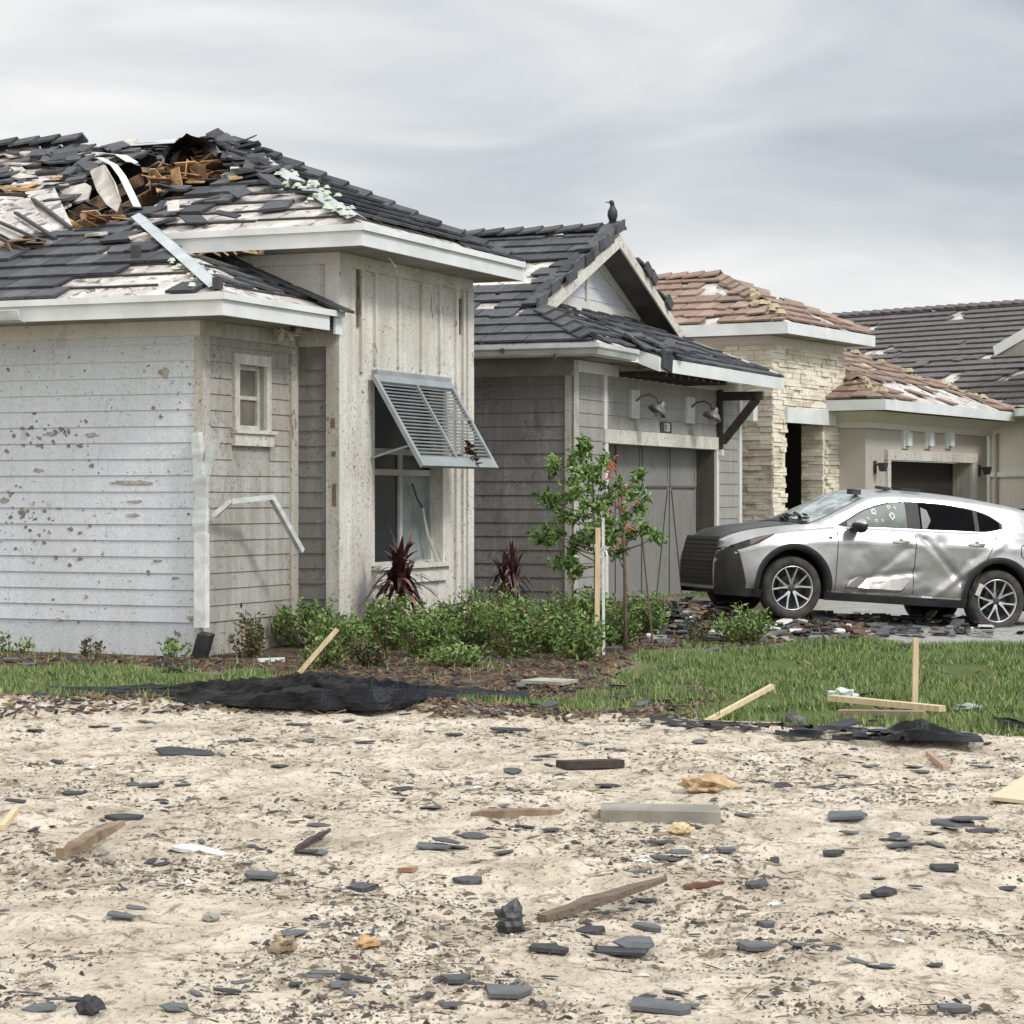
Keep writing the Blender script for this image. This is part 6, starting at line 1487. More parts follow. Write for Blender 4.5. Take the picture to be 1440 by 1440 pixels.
for i, (px_, Y, w_, tp, lb, sp_, mt) in enumerate((
    (18, 23.3, 52, 868, 'sparse dark green shrub at the foot of the pale siding, leftmost', True, GRN), (128, 23.2, 42, 880, 'nearly bare twiggy shrub in front of the pale siding', True, OLV),
    (246, 23.1, 62, 884, 'small leafy shrub beside the black downspout boot', True, GRN), (352, 23.9, 52, 870, 'dry olive shrub under the small window wall', False, OLV),
    (455, 22.6, 60, 905, 'low yellow green weed by the leaning stake', False, [M['leaf2'], OLV[0], M['leaf1']]), (640, 22.7, 90, 915, 'low weedy shrub behind the flattened black fabric', False, [M['leaf2'], M['leaf1'], OLV[0]]),
    (1045, 25.6, 90, 862, 'low green shrub in front of the car front wheel', False, GRN), (985, 25.6, 60, 868, 'low tattered shrub at the edge of the debris heap', True, OLV), (515, 22.9, 60, 910, 'wilted brown green shrub behind the black fabric', False, OLV))):
    shrub(px_, Y, w_, tp, 200 + i, lb, 'small scattered shrubs', .8, mt, sparse=sp_)
def cordyline(px_, Y, top_py, wpx, seed, label):
    r = random.Random(seed); p = at_Y(px_, Y); H_ = CAMZ + (PYH - top_py) / F * Y - p.z; w_ = wpx / F * Y / 2
    o = empty('cordyline_plant', p, 0, label, 'plant', 'burgundy cordylines'); b = MB(); st = MB()
    for k in range(3):
        cx, cy = r.uniform(-.08, .08), r.uniform(-.08, .08); st.tube([(cx, cy, 0), (cx * 1.5, cy * 1.5, H_ * .45)], .02, 5)
        for i in range(44):
            an = r.uniform(0, 6.28); el = r.uniform(-.2, 1.35); Ln = r.uniform(.34, .56); base = Vector((cx * 1.3, cy * 1.3, H_ * r.uniform(.25, .55)))
            d = Vector((math.cos(an) * math.cos(el), math.sin(an) * math.cos(el), math.sin(el))); s_ = d.cross(Vector((0, 0, 1))).normalized(); W_ = r.uniform(.045, .075); pts = []
            for j in range(6):
                t = j / 5; c = base + d * Ln * t - Vector((0, 0, (1.1 - el * .55) * .28 * t * t)); c.x *= 1; ww = W_ * (math.sin(math.pi * min(.97, t * .85 + .12))); pts.append((c - s_ * ww / 2, c + s_ * ww / 2))
            k0 = len(b.v); m_ = 1 if r.random() < .16 else 0
            b.add([q for pr_ in pts for q in pr_], [(2 * j, 2 * j + 1, 2 * j + 3, 2 * j + 2) for j in range(5)], m_)
    xm = max(abs(v[0]) for v in b.v); zm = max(v[2] for v in b.v); b.v = [(v[0] * w_ / xm * 1.05, v[1] * w_ / xm, v[2] * H_ / zm) for v in b.v]
    st.build('stem', M['bark'], o); b.build('leaves', [M['leafred'], M['leafpink']], o)
cordyline(570, 26.0, 736, 126, 1, 'burgundy strap leaved plant below the shuttered window')
cordyline(715, 28.6, 758, 82, 2, 'smaller burgundy strap leaved plant against the dark side wall')
# the staked tree
def tree(px_, Y, top_py, seed, label, clusters, trunk_top, lean=.0, nleaf=95):
    r = random.Random(seed); p = at_Y(px_, Y); o = empty('young_tree', p, 0, label, 'tree'); S = Y / F
    L_ = lambda qx, qy: Vector(((qx - px_) * S, 0, CAMZ + (PYH - qy) * S - p.z))
    b = MB(); t0 = Vector((0, 0, -.05)); tt = L_(*trunk_top); b.tube([t0, t0.lerp(tt, .5) + Vector((.02, .01, 0)), tt], [.024, .018, .008], 7); fo = MB()
    for (qx, qy, rx, rz) in clusters:
        c = L_(qx, qy); c.y = r.uniform(-.35, .35); rx *= S * 1.1; rz *= S * 1.1; st = t0.lerp(tt, max(.45, min(.98, (c.z - .15) / max(.3, tt.z))))
        mid_ = (st + c) / 2 + Vector((0, 0, -.02)); b.tube([st, mid_, c], [.010, .007, .003], 5)
        for k in range(5):
            e_ = c + Vector((r.uniform(-1, 1) * rx, r.uniform(-1, 1) * rx, r.uniform(-1, 1) * rz)); b.tube([mid_.lerp(c, .6), e_], [.004, .002], 4)
            for i in range(int(nleaf / 5)):
                t = r.uniform(.3, 1.1); q = mid_.lerp(c, .6).lerp(e_, t) + rv(r) * .035; d = rv(r); leaf(fo, q, d, rv(r), r.uniform(.05, .09), r.uniform(.028, .048), r.choices((0, 1, 2), (5, 5, 3))[0])
    b.build('trunk', M['bark'], o, smooth=True); fo.build('crown', [M['leaf1'], M['leaf2'], M['leaf3']], o); return o
TC = [(826, 628, 14, 16), (800, 648, 24, 18), (845, 660, 26, 20), (815, 672, 26, 16), (776, 652, 12, 10), (790, 690, 20, 14), (770, 702, 14, 9), (830, 700, 28, 20), (862, 692, 20, 18), (800, 722, 26, 16), (848, 728, 24, 18), (775, 748, 22, 12), (800, 765, 26, 14), (762, 756, 12, 8), (835, 755, 22, 14), (790, 792, 18, 12), (806, 800, 10, 12), (862, 756, 16, 14)]
tree(838, 24.6, 612, 7, 'small leafy young tree tied to wooden stakes in front of the garage house', TC, (832, 640), nleaf=165)
tree(880, 25.0, 650, 9, 'thin sparse sapling tangled with orange netting in front of the garage door', [(902, 668, 14, 7), (890, 690, 16, 12), (905, 708, 12, 12), (885, 722, 14, 12), (912, 742, 16, 8), (925, 752, 8, 6), (890, 752, 14, 10), (870, 775, 12, 10)], (872, 660), nleaf=70)
def stake(name, label, p, q, w_, mat_, cat='stake', group=None):
    b = MB(); p, q = Vector(p), Vector(q); b.bar((0, 0, 0), q - p, w_, w_ * .85); o = b.build(name, mat_); o.location = p; return tag(o, label, cat, group)
def vert(px_, Y, py_): return Vector(((px_ - 720) / F * Y, Y, CAMZ + (PYH - py_) / F * Y))
stake('wooden_stake', 'round pale wooden stake holding up the leafy young tree', at_Y(839, 24.3) - Vector((0, 0, .1)), vert(841, 24.3, 742), .06, M['stick'])
stake('plastic_pole', 'thin white plastic pole beside the wooden tree stake', at_Y(849, 24.4) - Vector((0, 0, .1)), vert(848, 24.4, 728), .035, M['white_pl'], 'pole')
b = MB(); r_ = random.Random(4); c0_ = vert(846, 24.35, 775)
for k in range(9): b.bar(c0_ + Vector((r_.uniform(-.08, .06), -.05, r_.uniform(-.05, .06))), c0_ + Vector((r_.uniform(-.12, .10), -.08, r_.uniform(-.08, .08))), .02, .008)
o = b.build('tree_tie', M['white_pl']); tag(o, 'pale strap tied round the young tree and its stakes', 'tree tie')
b = MB(); r_ = random.Random(6)
for (cx, cy, nn) in ((862, 662, 8), (868, 695, 6), (864, 762, 9), (872, 725, 4)):
    for k in range(nn):
        c = vert(cx + r_.gauss(0, 8), 24.8 + r_.uniform(-.1, .1), cy + r_.gauss(0, 9)); pts = [c]
        for j in range(4): pts.append(pts[-1] + Vector((r_.uniform(-.06, .06), r_.uniform(-.03, .03), r_.uniform(-.05, .05))))
        b.tube(pts, .007, 4)
o = b.build('orange_netting', M['orange']); tag(o, 'shredded orange plastic netting caught in the sapling branches', 'netting')
b = MB(); b.tube([at_Y(918, 25.6), vert(893, 25.2, 655)], [.012, .006], 5); o = b.build('dead_branch', M['bark']); tag(o, 'thin bare branch leaning on the sapling by the garage door', 'branch')
# stakes and boards of the flattened silt fence
p_ = G_(417, 952); stake('wooden_stake', 'short wooden stake leaning over the flattened black fabric', p_, Vector((p_.x + .37, p_.y + .1, p_.z + .43)), .045, M['stick'])
p_ = G_(993, 1014); q_ = vert(1086, p_.y + .35, 965); stake('wooden_stake', 'long thin wooden stake leaning low over the lawn edge', p_, q_, .04, M['stick'])
p_ = G_(1286, 1003); stake('wooden_stake', 'upright square wooden stake at the edge of the lawn', p_ - Vector((0, 0, .1)), vert(1288, p_.y, 897), .048, M['stick'])
p_, q_ = G_(1168, 995), G_(1322, 1008); b = MB(); b.bar((0, 0, .08), q_ - p_ + Vector((0, -.1, .07)), .09, .045); o = b.build('lumber_board', M['stick']); o.location = p_; tag(o, 'pale lumber board lying at the foot of the upright stake', 'board')
p_, q_ = G_(1180, 1012), G_(1300, 1014); b = MB(); b.bar((0, 0, .03), q_ - p_ + Vector((0, 0, .03)), .12, .09); o = b.build('lumber_board', plain('weathered_board', c255(150, 132, 108), c255(120, 104, 84), 6, .8)); o.location = p_; tag(o, 'weathered grey board beside the black fabric under the pale board', 'board')
# flattened black silt fence, left and right lengths
def fabric(name, label, bot, top, seed, depth=.55, fr=0, nA=170, nB=30):
    r = random.Random(seed); x0, x1 = bot[0][0], bot[-1][0]; b = MB(); vs_ = []
    for i in range(nA + 1):
        px_ = x0 + (x1 - x0) * i / nA; _q = ground_at(px_, interp(px_, bot), -.05); g0 = Vector((_q[0], _q[1], -.055)); tp = interp(px_, top); Yb = g0.y + depth * .8
        zt2 = max(.04, CAMZ + (PYH - tp) / F * (g0.y + depth * .55) + .055)
        for j in range(nB + 1):
            t = j / nB; Y = g0.y + depth * t; X = (px_ - 720) / F * g0.y; hz_ = hgt(X, Y); gz = -.055
            prof = math.sin(math.pi * min(1, t * 1.15)) ** .6 if t < .87 else .25
            f_ = mnoise.noise((px_ * .008 + seed, t * 9, 1)) * .8 + mnoise.noise((px_ * .03 + seed, t * 12, 5)) * .4
            z = gz + .012 + zt2 * prof * (.72 + f_ * .30 + .30 * abs(math.sin(t * 13 + px_ * .010 + 3 * mnoise.noise((px_ * .008, 3, seed)))) - .12 + .12 * mnoise.noise((px_ * .10, t * 16, seed))); z = max(z, hz_ + .014); vs_.append((X + .004 * mnoise.noise((px_ * .08, t * 5, 2)), Y + .05 * mnoise.noise((px_ * .03, t * 7, 8)), z))
    n_ = nB + 1
    b.add(vs_, [(i * n_ + j, (i + 1) * n_ + j, (i + 1) * n_ + j + 1, i * n_ + j + 1) for i in range(nA) for j in range(nB) if not (fr and mnoise.noise((i * .13, j * .35, seed)) > fr)])
    o = b.build(name, M['fabric']); tag(o, label, 'silt fence', 'flattened silt fence fabric'); return o
g = G('black_woven_fabric'); col = g.mix(g.ramp(g.noise(5, 5, .6, dist=.5), [(.68, 0.0), (.74, .4)]), (.0022, .0022, .0032), (.05, .05, .06)); g.bump(g.noise(3, 5, .6, (1, 6, 6)), .5, .05); M['fabric'] = g.done(col, .30, 0, .22)
fabric('silt_fence', 'long black silt fence fabric flattened in front of the pale house', [(62, 975), (180, 978), (250, 988), (330, 994), (430, 999), (520, 1001), (560, 998), (600, 990), (745, 981)], [(62, 970), (150, 966), (250, 962), (330, 955), (440, 945), (520, 951), (600, 962), (680, 970), (745, 976)], 3)
fabric('silt_fence', 'thin torn black fabric strewn with shards along the lawn edge', [(915, 1018), (1000, 1026), (1100, 1036), (1200, 1042), (1280, 1044)], [(915, 1012), (1000, 1014), (1100, 1018), (1200, 1022), (1280, 1026)], 5, .5, .12, 110, 12)
fabric('silt_fence', 'black fabric humped around the upright stake', [(1240, 1042), (1290, 1043), (1340, 1044), (1385, 1046)], [(1240, 1034), (1275, 1012), (1300, 1008), (1345, 1026), (1385, 1042)], 8, .5, 0, 60, 12)
fabric('silt_fence', 'short tail of black fabric at the far end of the lawn edge', [(1408, 1020), (1425, 1024), (1450, 1028)], [(1408, 1010), (1425, 1010), (1450, 1018)], 9, .4, 0, 24, 8)
# grass
gb_m = MB(); r_ = random.Random(77)
def px_ok(X, Y): q = pix(X, Y, 0); return -140 < q[0] < 1640
cnt = 0
while cnt < 76000:
    Y = r_.uniform(15.5, 30) if r_.random() < .9 else r_.uniform(26, 42); X = r_.uniform(-7.5, 10.5)
    if not px_ok(X, Y): continue
    zz = zone(X, Y)
    if zz == 3 or (zz == 0 and (Y < interp(X, EDGE) - .35 or r_.random() < .75)) or (zz == 2 and r_.random() < .97): cnt += .02; continue
    th = mnoise.noise((X * 1.3, Y * 1.3, 2))
    if th < -.16 + r_.uniform(-.14, .14): cnt += .3; continue
    z = hgt(X, Y); h_ = r_.uniform(.035, .085) * (1.0 + .9 * th); an = r_.uniform(0, 6.28); w_ = r_.uniform(.006, .012); dx, dy = math.cos(an) * w_, math.sin(an) * w_; lx, ly = r_.gauss(0, .03), r_.gauss(0, .03)
    gb_m.add([(X - dx, Y - dy, z - .01), (X + dx, Y + dy, z - .01), (X + lx, Y + ly, z + h_)], [(0, 1, 2)], r_.choices((0, 1, 2, 3), (5, 4, 2, 1.5))[0]); cnt += 1
o = gb_m.build('grass', [plain('grass_blade', (.135, .205, .050), (.095, .155, .040), 2, .6), plain('light_grass_blade', (.23, .30, .090), (.17, .24, .070), 2, .6), plain('dark_grass_blade', (.065, .110, .028), (.045, .085, .022), 2, .6), plain('straw_blade', (.26, .22, .11), (.18, .15, .08), 2, .7)])
tag(o, 'short green lawn grass growing in front of the houses', 'grass', kind='stuff')
# ================================================================ DEBRIS
DM = {'slate': M['slate2'], 'slate_l': plain('dusty_slate_shard', c255(96, 98, 100), c255(76, 78, 80), 6, .8), 'slate_d': M['slate3'], 'brown': plain('wet_brown_scrap', (.06, .04, .032), (.03, .02, .018), 12, .75, bump=.4)}
def frag_mesh(seed, L_, W_, th, mat_, bend=0.0, name='roof_tile_fragment'):
    r = random.Random(seed); n = r.randint(4, 6); pts = []
    base = [(-.5, -.5), (.5, -.5), (.5, .5), (-.5, .5)]
    for i, (x, y) in enumerate(base):
        if r.random() < .75:
            nx_, ny_ = base[(i + 1) % 4]; px0, py0 = base[i - 1]
            t1, t2 = r.uniform(.1, .62), r.uniform(.1, .62); pts += [(x + (px0 - x) * t1, y + (py0 - y) * t1), (x + (nx_ - x) * t2, y + (ny_ - y) * t2)]
        else: pts.append((x + r.uniform(-.04, .04), y + r.uniform(-.04, .04)))
    b = MB(); P = [(x * L_, y * W_, bend * (x * x) * L_ + r.uniform(-.002, .002)) for x, y in pts]
    b.prism([(x, y, z - th / 2) for x, y, z in P], [(x * .985, y * .985, z + th / 2) for x, y, z in P])
    if False:      # the raised side lap of the tile
        x0 = L_ * r.uniform(.30, .42); b.hexa([(x0, -W_ * .3, th * .4), (x0 + .025, -W_ * .3, th * .4), (x0 + .025, W_ * .3, th * .4), (x0, W_ * .3, th * .4), (x0, -W_ * .3, th * 1.3), (x0 + .025, -W_ * .3, th * 1.3), (x0 + .025, W_ * .3, th * 1.3), (x0, W_ * .3, th * 1.3)])
    me = bpy.data.meshes.new(name); me.from_pydata(b.v, [], b.f); me.materials.append(mat_); me.update(); return me
rD = random.Random(99)
FR = [frag_mesh(i, rD.uniform(.20, .34), rD.uniform(.08, .22), .013, (DM['slate'], DM['slate_l'], DM['slate_d'])[i % 3]) for i in range(18)]
def put(me, p, yaw, tilt, roll, sc=1.0, name='roof_tile_fragment', label=None, cat='roof tile shard', group=None, sink=.0):
    o = bpy.data.objects.new(name, me); COL.objects.link(o); o.location = (p[0], p[1], p[2] + .012 - sink); o.rotation_euler = (tilt, roll, yaw); o.scale = (sc, sc, sc); tag(o, label, cat, group); return o
def size_at(p, wpx): return wpx / F * p[1]
# single pieces one can point to
NOTE = [(260, 1060, 80, .35, 'long grey roof tile piece lying flat just past the black fabric, largest on the left'), (175, 1152, 52, -.2, 'dark triangular roof tile piece uphill of the driftwood'), (513, 1250, 40, .1, 'roof tile shard lying alone left of the small square shard'),
    (657, 1253, 42, .05, 'single flat bluish tile shard lying alone in the middle of the sand'), (773, 1340, 54, -.15, 'flat grey tile shard below the crumpled black lump'), (830, 1312, 42, .1, 'grey tile shard with a dark edge near the end of the plank'),
    (910, 1307, 40, -.2, 'purplish grey tile shard below the long plank'), (717, 1398, 64, .1, 'wide brownish grey tile shard at the near edge'), (643, 1381, 42, .45, 'tilted brownish tile shard at the near edge'),
    (930, 1418, 84, -.1, 'widest grey tile shard, nearest to the viewer on the right'), (1193, 1157, 54, -.15, 'long grey tile shard to the right of the concrete curb piece'), (1343, 1422, 46, .05, 'thick grey tile shard in the near right area'),
    (1173, 1203, 30, 0, 'small thick dark shard below the long tile shard'), (1328, 1224, 40, -.15, 'dark curved tile shard on the right of the sand'), (1242, 1262, 36, 0, 'nearly black shard lying alone on pale sand'),
    (367, 1236, 44, -.1, 'boxy brown grey shard in the left of the sand'), (210, 1119, 30, 0, 'square edged grey shard above the triangular tile piece'), (1020, 1199, 26, .3, 'small square grey shard below the curb piece'),
    (1063, 1256, 30, 0, 'flat round cornered shard right of the reddish brick bits'), (1063, 1338, 54, 0, 'long thin grey sliver of tile in the lower right'), (1077, 1303, 28, .1, 'chunky grey shard above the long thin sliver')]
rN = random.Random(5)
for i, (px_, py_, wpx, yaw, lb) in enumerate(NOTE):
    p = G_(px_, py_); L_ = size_at(p, wpx); me = frag_mesh(500 + i, L_, max(.08, L_ * rN.uniform(.6, 1.0)), .015, (DM['slate'], DM['slate_l'], DM['slate_d'])[2 if 'dark' in lb or 'black' in lb else (1 if 'grey' in lb else 0)], rN.uniform(-.05, .1))
    put(me, p, yaw, rN.uniform(.0, .10), rN.uniform(-.08, .08), label=lb, group='roof tile shards one can point to')
PAIR = [(340, 1160, 78), (863, 1341, 98), (937, 1210, 62), (170, 1291, 62), (320, 1398, 62), (55, 1422, 58), (245, 1421, 50), (610, 1193, 58), (1340, 1161, 78), (415, 1316, 44), (717, 1030, 52), (930, 1184, 38), (565, 1112, 42), (897, 1226, 38), (777, 1170, 30), (1123, 1333, 34), (867, 1056, 34), (823, 1048, 32), (640, 1036, 38), (1227, 1078, 30), (1190, 1093, 32), (1293, 1088, 34), (1377, 1078, 34), (1315, 1357, 30), (1288, 1250, 32), (977, 1318, 20), (970, 1418, 30), (430, 1198, 38), (420, 1024, 34), (320, 1045, 28), (347, 1042, 30), (51, 1032, 28), (1047, 1158, 36), (6, 1290, 22), (670, 1403, 30), (80, 972, 44), (513, 1046, 28)]
for i, (px_, py_, wpx) in enumerate(PAIR):
    p = G_(px_, py_); L_ = size_at(p, wpx)
    if i in (0,): continue
    put(rN.choice(FR), p, rN.uniform(-.5, .5), rN.uniform(-.03, .10), rN.uniform(-.10, .10), L_ / .27 * .85, label='broken charcoal roof tile piece among the many on the sand', group='broken roof tile pieces scattered over the sand')
    if wpx > 55: put(rN.choice(FR), p + Vector((L_ * .3, .05, .02)), rN.uniform(-.5, .5), rN.uniform(0, .2), rN.uniform(-.15, .15), L_ / .27 * .6, label='broken charcoal roof tile piece among the many on the sand', group='broken roof tile pieces scattered over the sand')
n_ = 0; CL = [(rN.uniform(0, 1440), 1010 + 420 * rN.random() ** 1.5) for _ in range(22)]
while n_ < 190:
    px_ = rN.uniform(-10, 1450); u_ = rN.random(); py_ = 1000 + 440 * u_ ** 1.5 if rN.random() < .62 else rN.uniform(1003, 1060)
    if py_ < 1700 and zone(*ground_at(px_, py_, -.1)) != 0: continue
    if CL and rN.random() < .62: c_ = rN.choice(CL); px_, py_ = c_[0] + rN.gauss(0, 34), c_[1] + rN.gauss(0, 9)
    if not (1003 < py_ < 1450) or zone(*ground_at(px_, py_, -.1)) != 0: continue
    p = G_(px_, py_); sc = rN.choice((.18, .25, .34, .45, .6)) * rN.uniform(.7, 1.1) * (1 if p.y > 11 else .62)
    put(rN.choice(FR), p, rN.uniform(0, 6.28), rN.uniform(-.15, .15), rN.uniform(-.15, .15), sc, label='broken charcoal roof tile piece among the many on the sand', group='broken roof tile pieces scattered over the sand', sink=.004); n_ += 1
n_ = 0
while n_ < 64:            # shards on the lawn, the mulch and the drive
    px_, py_ = rN.choice([(rN.uniform(900, 1200), rN.uniform(872, 905)), (rN.uniform(1150, 1440), rN.uniform(868, 900)), (rN.uniform(800, 1440), rN.uniform(910, 1010)), (rN.uniform(0, 400), rN.uniform(928, 965)), (rN.uniform(600, 960), rN.uniform(965, 1003)), (rN.uniform(920, 1280), rN.uniform(1015, 1040))])
    p = G_(px_, py_); put(rN.choice(FR), p, rN.uniform(0, 6.28), rN.uniform(-.1, .3), rN.uniform(-.2, .2), rN.uniform(.35, .85), label='dark roof tile piece dropped on the grass, mulch or drive', group='roof tile pieces on the planted ground', sink=-.03 if py_ > 905 else -.01); n_ += 1
# larger or odd pieces on the sand
def bar_obj(name, label, cat, px0, py0, px1, py1, w_, h_, mat_, lift=(0, 0), chips=0):
    p, q = G_(px0, py0), G_(px1, py1); p.z += lift[0]; q.z += lift[1]; b = MB(); d = q - p; t = d.normalized(); s_ = t.cross(Vector((0, 0, 1))).normalized() * w_ / 2
    r = random.Random(int(px0)); n = 8; rows = []
    for i in range(n + 1):
        c = d * i / n; jw = (1 + (r.uniform(-.25, .15))) * (.55 + .45 * min(1, (n - i) / 4, (i + 1.2) / 3)) if chips else 1; up_ = Vector((0, 0, h_ * ((1 + r.uniform(-.25, .2)) * (.5 + .5 * min(1, (n - i) / 3.0)) if chips else 1))); e_ = s_ * jw
        if chips and i in (0, n): e_ = e_ * .8
        rows.append([c - e_, c + e_, c + e_ + up_, c - e_ + up_])
    for a_, c_ in zip(rows, rows[1:]):
        k = len(b.v); b.v += [tuple(x) for x in a_ + c_]; b.f += [(k + j, k + (j + 1) % 4, k + 4 + (j + 1) % 4, k + 4 + j) for j in range(4)]; b.m += [0] * 4
    b.add([tuple(x) for x in rows[0]], [(3, 2, 1, 0)]); b.add([tuple(x) for x in rows[-1]], [(0, 1, 2, 3)])
    o = b.build(name, mat_); o.location = p; return tag(o, label, cat)
bar_obj('concrete_curb', 'long grey concrete curb piece half sunk in the sand', 'curb piece', 845, 1150, 1012, 1152, .30, .07, M['concrete'], (-.01, -.03))
bar_obj('wood_plank', 'dark reddish brown short plank lying near the middle of the sand', 'plank', 788, 1081, 872, 1079, .10, .05, M['darkwood'])
bar_obj('wood_plank', 'long weathered brown plank resting beside the crumpled black lump', 'plank', 762, 1296, 935, 1258, .08, .035, plain('weathered_plank', c255(118, 102, 88), c255(84, 72, 62), 10, .85, bump=.5, sc=(1, 6, 6)), (.0, .05), 1)
bar_obj('wood_plank', 'half buried faded plank left of the concrete curb', 'plank', 662, 1150, 790, 1142, .10, .035, plain('faded_plank', c255(150, 128, 106), c255(110, 92, 76), 10, .85, bump=.4), (-.012, -.012), 1)
bar_obj('driftwood_log', 'rough splintered light brown log on the left of the sand', 'log', 84, 1220, 172, 1180, .07, .045, plain('rough_log', c255(148, 128, 104), c255(104, 86, 68), 9, .9, bump=.8), (.0, .07), 1)
bar_obj('white_foam_board', 'thin white foam board piece near the driftwood log', 'foam board', 248, 1196, 318, 1204, .14, .015, M['white_pl'], (.01, 0), 1)
bar_obj('wood_stick', 'thin pale stick slanting on the upper right of the sand', 'stick', 1306, 1062, 1331, 1084, .04, .03, plain('pale_stick', c255(178, 150, 130), c255(140, 112, 96), 8, .8))
bar_obj('wood_stick', 'bright orange brown wood chip in the middle of the sand', 'wood chip', 563, 1226, 584, 1234, .05, .02, plain('orange_wood_chip', c255(176, 142, 112), c255(140, 108, 82), 8, .8))
bar_obj('brick_piece', 'reddish brown broken brick strip in the right middle', 'brick piece', 962, 1252, 1018, 1247, .04, .02, plain('red_brown_brick', c255(112, 80, 66), c255(92, 60, 48), 10, .9, bump=.5), (0, 0), 1)
bar_obj('wood_stick', 'short yellowish stick at the left edge of the sand', 'stick', 3, 1168, 22, 1154, .03, .03, M['stick'], (.0, .03))
bar_obj('wood_stick', 'dark wet stick pointing up to the right, left of centre', 'stick', 416, 1198, 464, 1176, .03, .025, DM['brown'], (.0, .03), 1)
def sheet_obj(name, label, cat, pts, th, mat_):
    P = [G_(*q) for q in pts]; c = sum(P, Vector()) / len(P); zt2 = max(p.z for p in P) + .02; b = MB(); b.prism([(p.x - c.x, p.y - c.y, 0) for p in P], [(p.x - c.x, p.y - c.y, th) for p in P]); o = b.build(name, mat_, fix=True); o.location = (c.x, c.y, zt2 - th * .5); return tag(o, label, cat)
sheet_obj('plywood_sheet', 'pale plywood sheet lying flat at the right edge of the sand', 'plywood sheet', [(1392, 1128), (1500, 1140), (1500, 1096), (1444, 1098)], .02, plain('pale_plywood', c255(206, 190, 162), c255(188, 170, 140), 3, .8))
sheet_obj('stone_slab', 'thin pale slab at the mulch edge below the shrubs', 'slab', [(732, 966), (790, 969), (812, 962), (760, 958)], .03, plain('pale_slab', c255(170, 168, 156), c255(140, 138, 126), 3, .8))
def lump(name, label, cat, px_, py_, wpx, hpx, mat_, seed, n=26, flat=False, crumple=.35):
    r = random.Random(seed); p = G_(px_, py_); w_ = size_at(p, wpx) / 2; h_ = size_at(p, hpx); bm = bmesh.new(); bmesh.ops.create_icosphere(bm, subdivisions=3, radius=1)
    for v in bm.verts:
        k = 1 + crumple * mnoise.noise(tuple(v.co * 1.6 + Vector((seed, 0, 0)))) + crumple * .8 * abs(mnoise.noise(tuple(v.co * 4 + Vector((seed, 3, 0)))))
        v.co = Vector((v.co.x * k * w_, v.co.y * k * w_ * .8, (v.co.z * k * .5 + .42) * h_))
    me = bpy.data.meshes.new(name); bm.to_mesh(me); bm.free(); me.materials.append(mat_); me.update(); o = bpy.data.objects.new(name, me); COL.objects.link(o); o.location = p; return tag(o, label, cat)
lump('crumpled_flashing', 'crumpled black sheet lump standing on the sand beside the plank', 'crumpled sheet', 716, 1312, 38, 40, plain('black_crumpled_sheet', (.045, .048, .05), (.02, .02, .022), 6, .5), 3, crumple=.6)
lump('rock', 'dark jagged rock at the near left edge', 'rock', 127, 1436, 30, 26, M['slate3'], 5, crumple=.6)
lump('insulation_tuft', 'tan fluffy insulation tuft on the right half of the sand', 'insulation', 998, 1108, 56, 24, plain('tan_insulation', c255(198, 174, 136), c255(160, 134, 100), 20, .95, bump=1.0), 7, crumple=.8)
lump('insulation_tuft', 'small yellowish insulation lump at the end of the concrete curb', 'insulation', 957, 1172, 28, 16, plain('yellow_insulation', c255(208, 190, 150), c255(176, 152, 114), 20, .95, bump=.8), 8, crumple=.6)
lump('insulation_tuft', 'small amber insulation lump in the lower middle of the sand', 'insulation', 517, 1334, 30, 16, plain('amber_insulation', c255(194, 162, 120), c255(158, 124, 88), 20, .95, bump=.8), 9, crumple=.6)
lump('rock', 'small rounded grey brown stone on the left of the sand', 'rock', 297, 1296, 22, 14, M['concrete'], 10)
lump('rock', 'small brown stone near the driftwood log', 'rock', 155, 1218, 18, 14, M['concrete'], 11)
lump('rubble_clump', 'clump of rubble and dried mud in the lower left', 'rubble', 398, 1340, 34, 22, plain('muddy_rubble', c255(176, 156, 128), c255(90, 74, 60), 12, .95, bump=1.0), 12, crumple=.9)
lump('plastic_bag', 'pale plastic bag snagged above the lumber board', 'plastic bag', 1186, 986, 34, 18, plain('pale_bag', c255(196, 206, 198), c255(160, 170, 160), 6, .5), 13, crumple=.7)
lump('sprinkler_cap', 'white rounded cap standing on a stalk in the mulch', 'cap', 1180, 886, 18, 9, M['white_pl'], 14, crumple=.15)
lump('plastic_scrap', 'grey green plastic scrap on the lawn right of the upright stake', 'plastic scrap', 1360, 1000, 32, 10, plain('grey_green_scrap', c255(160, 172, 164), c255(110, 118, 110), 8, .6), 15, crumple=.9)
bar_obj('white_pipe', 'short white plastic pipe lying in the mulch under the small window', 'pipe', 362, 932, 400, 930, .04, .04, M['white_pl'])
# heap of broken tile and board in front of the garage and under the car
b = MB(); r_ = random.Random(55)
for i in range(680):
    if i < 150 or i >= 520: c = at_Y(r_.gauss(950, 26), r_.uniform(27.0, 30.2))
    elif i < 370: c = at_Y(r_.uniform(1010, 1400), r_.uniform(26.4, 30.0))
    else: c = at_Y(r_.uniform(900, 1200), r_.uniform(25.6, 27.3))
    c.z += r_.uniform(.0, .20 if (i < 150 or i >= 520) else .05); d_ = Vector((r_.uniform(-1, 1), r_.uniform(-1, 1), r_.uniform(-.25, .25))).normalized(); L_ = r_.uniform(.06, .26); b.bar(c - d_ * L_ / 2, c + d_ * L_ / 2, r_.uniform(.05, .18), r_.uniform(.015, .03), r_.choices((0, 1, 2, 3, 4, 5), (5, 4, 3, 2, 1, 2) if i < 520 else (1, 1, 2, 6, 1, 1))[0])
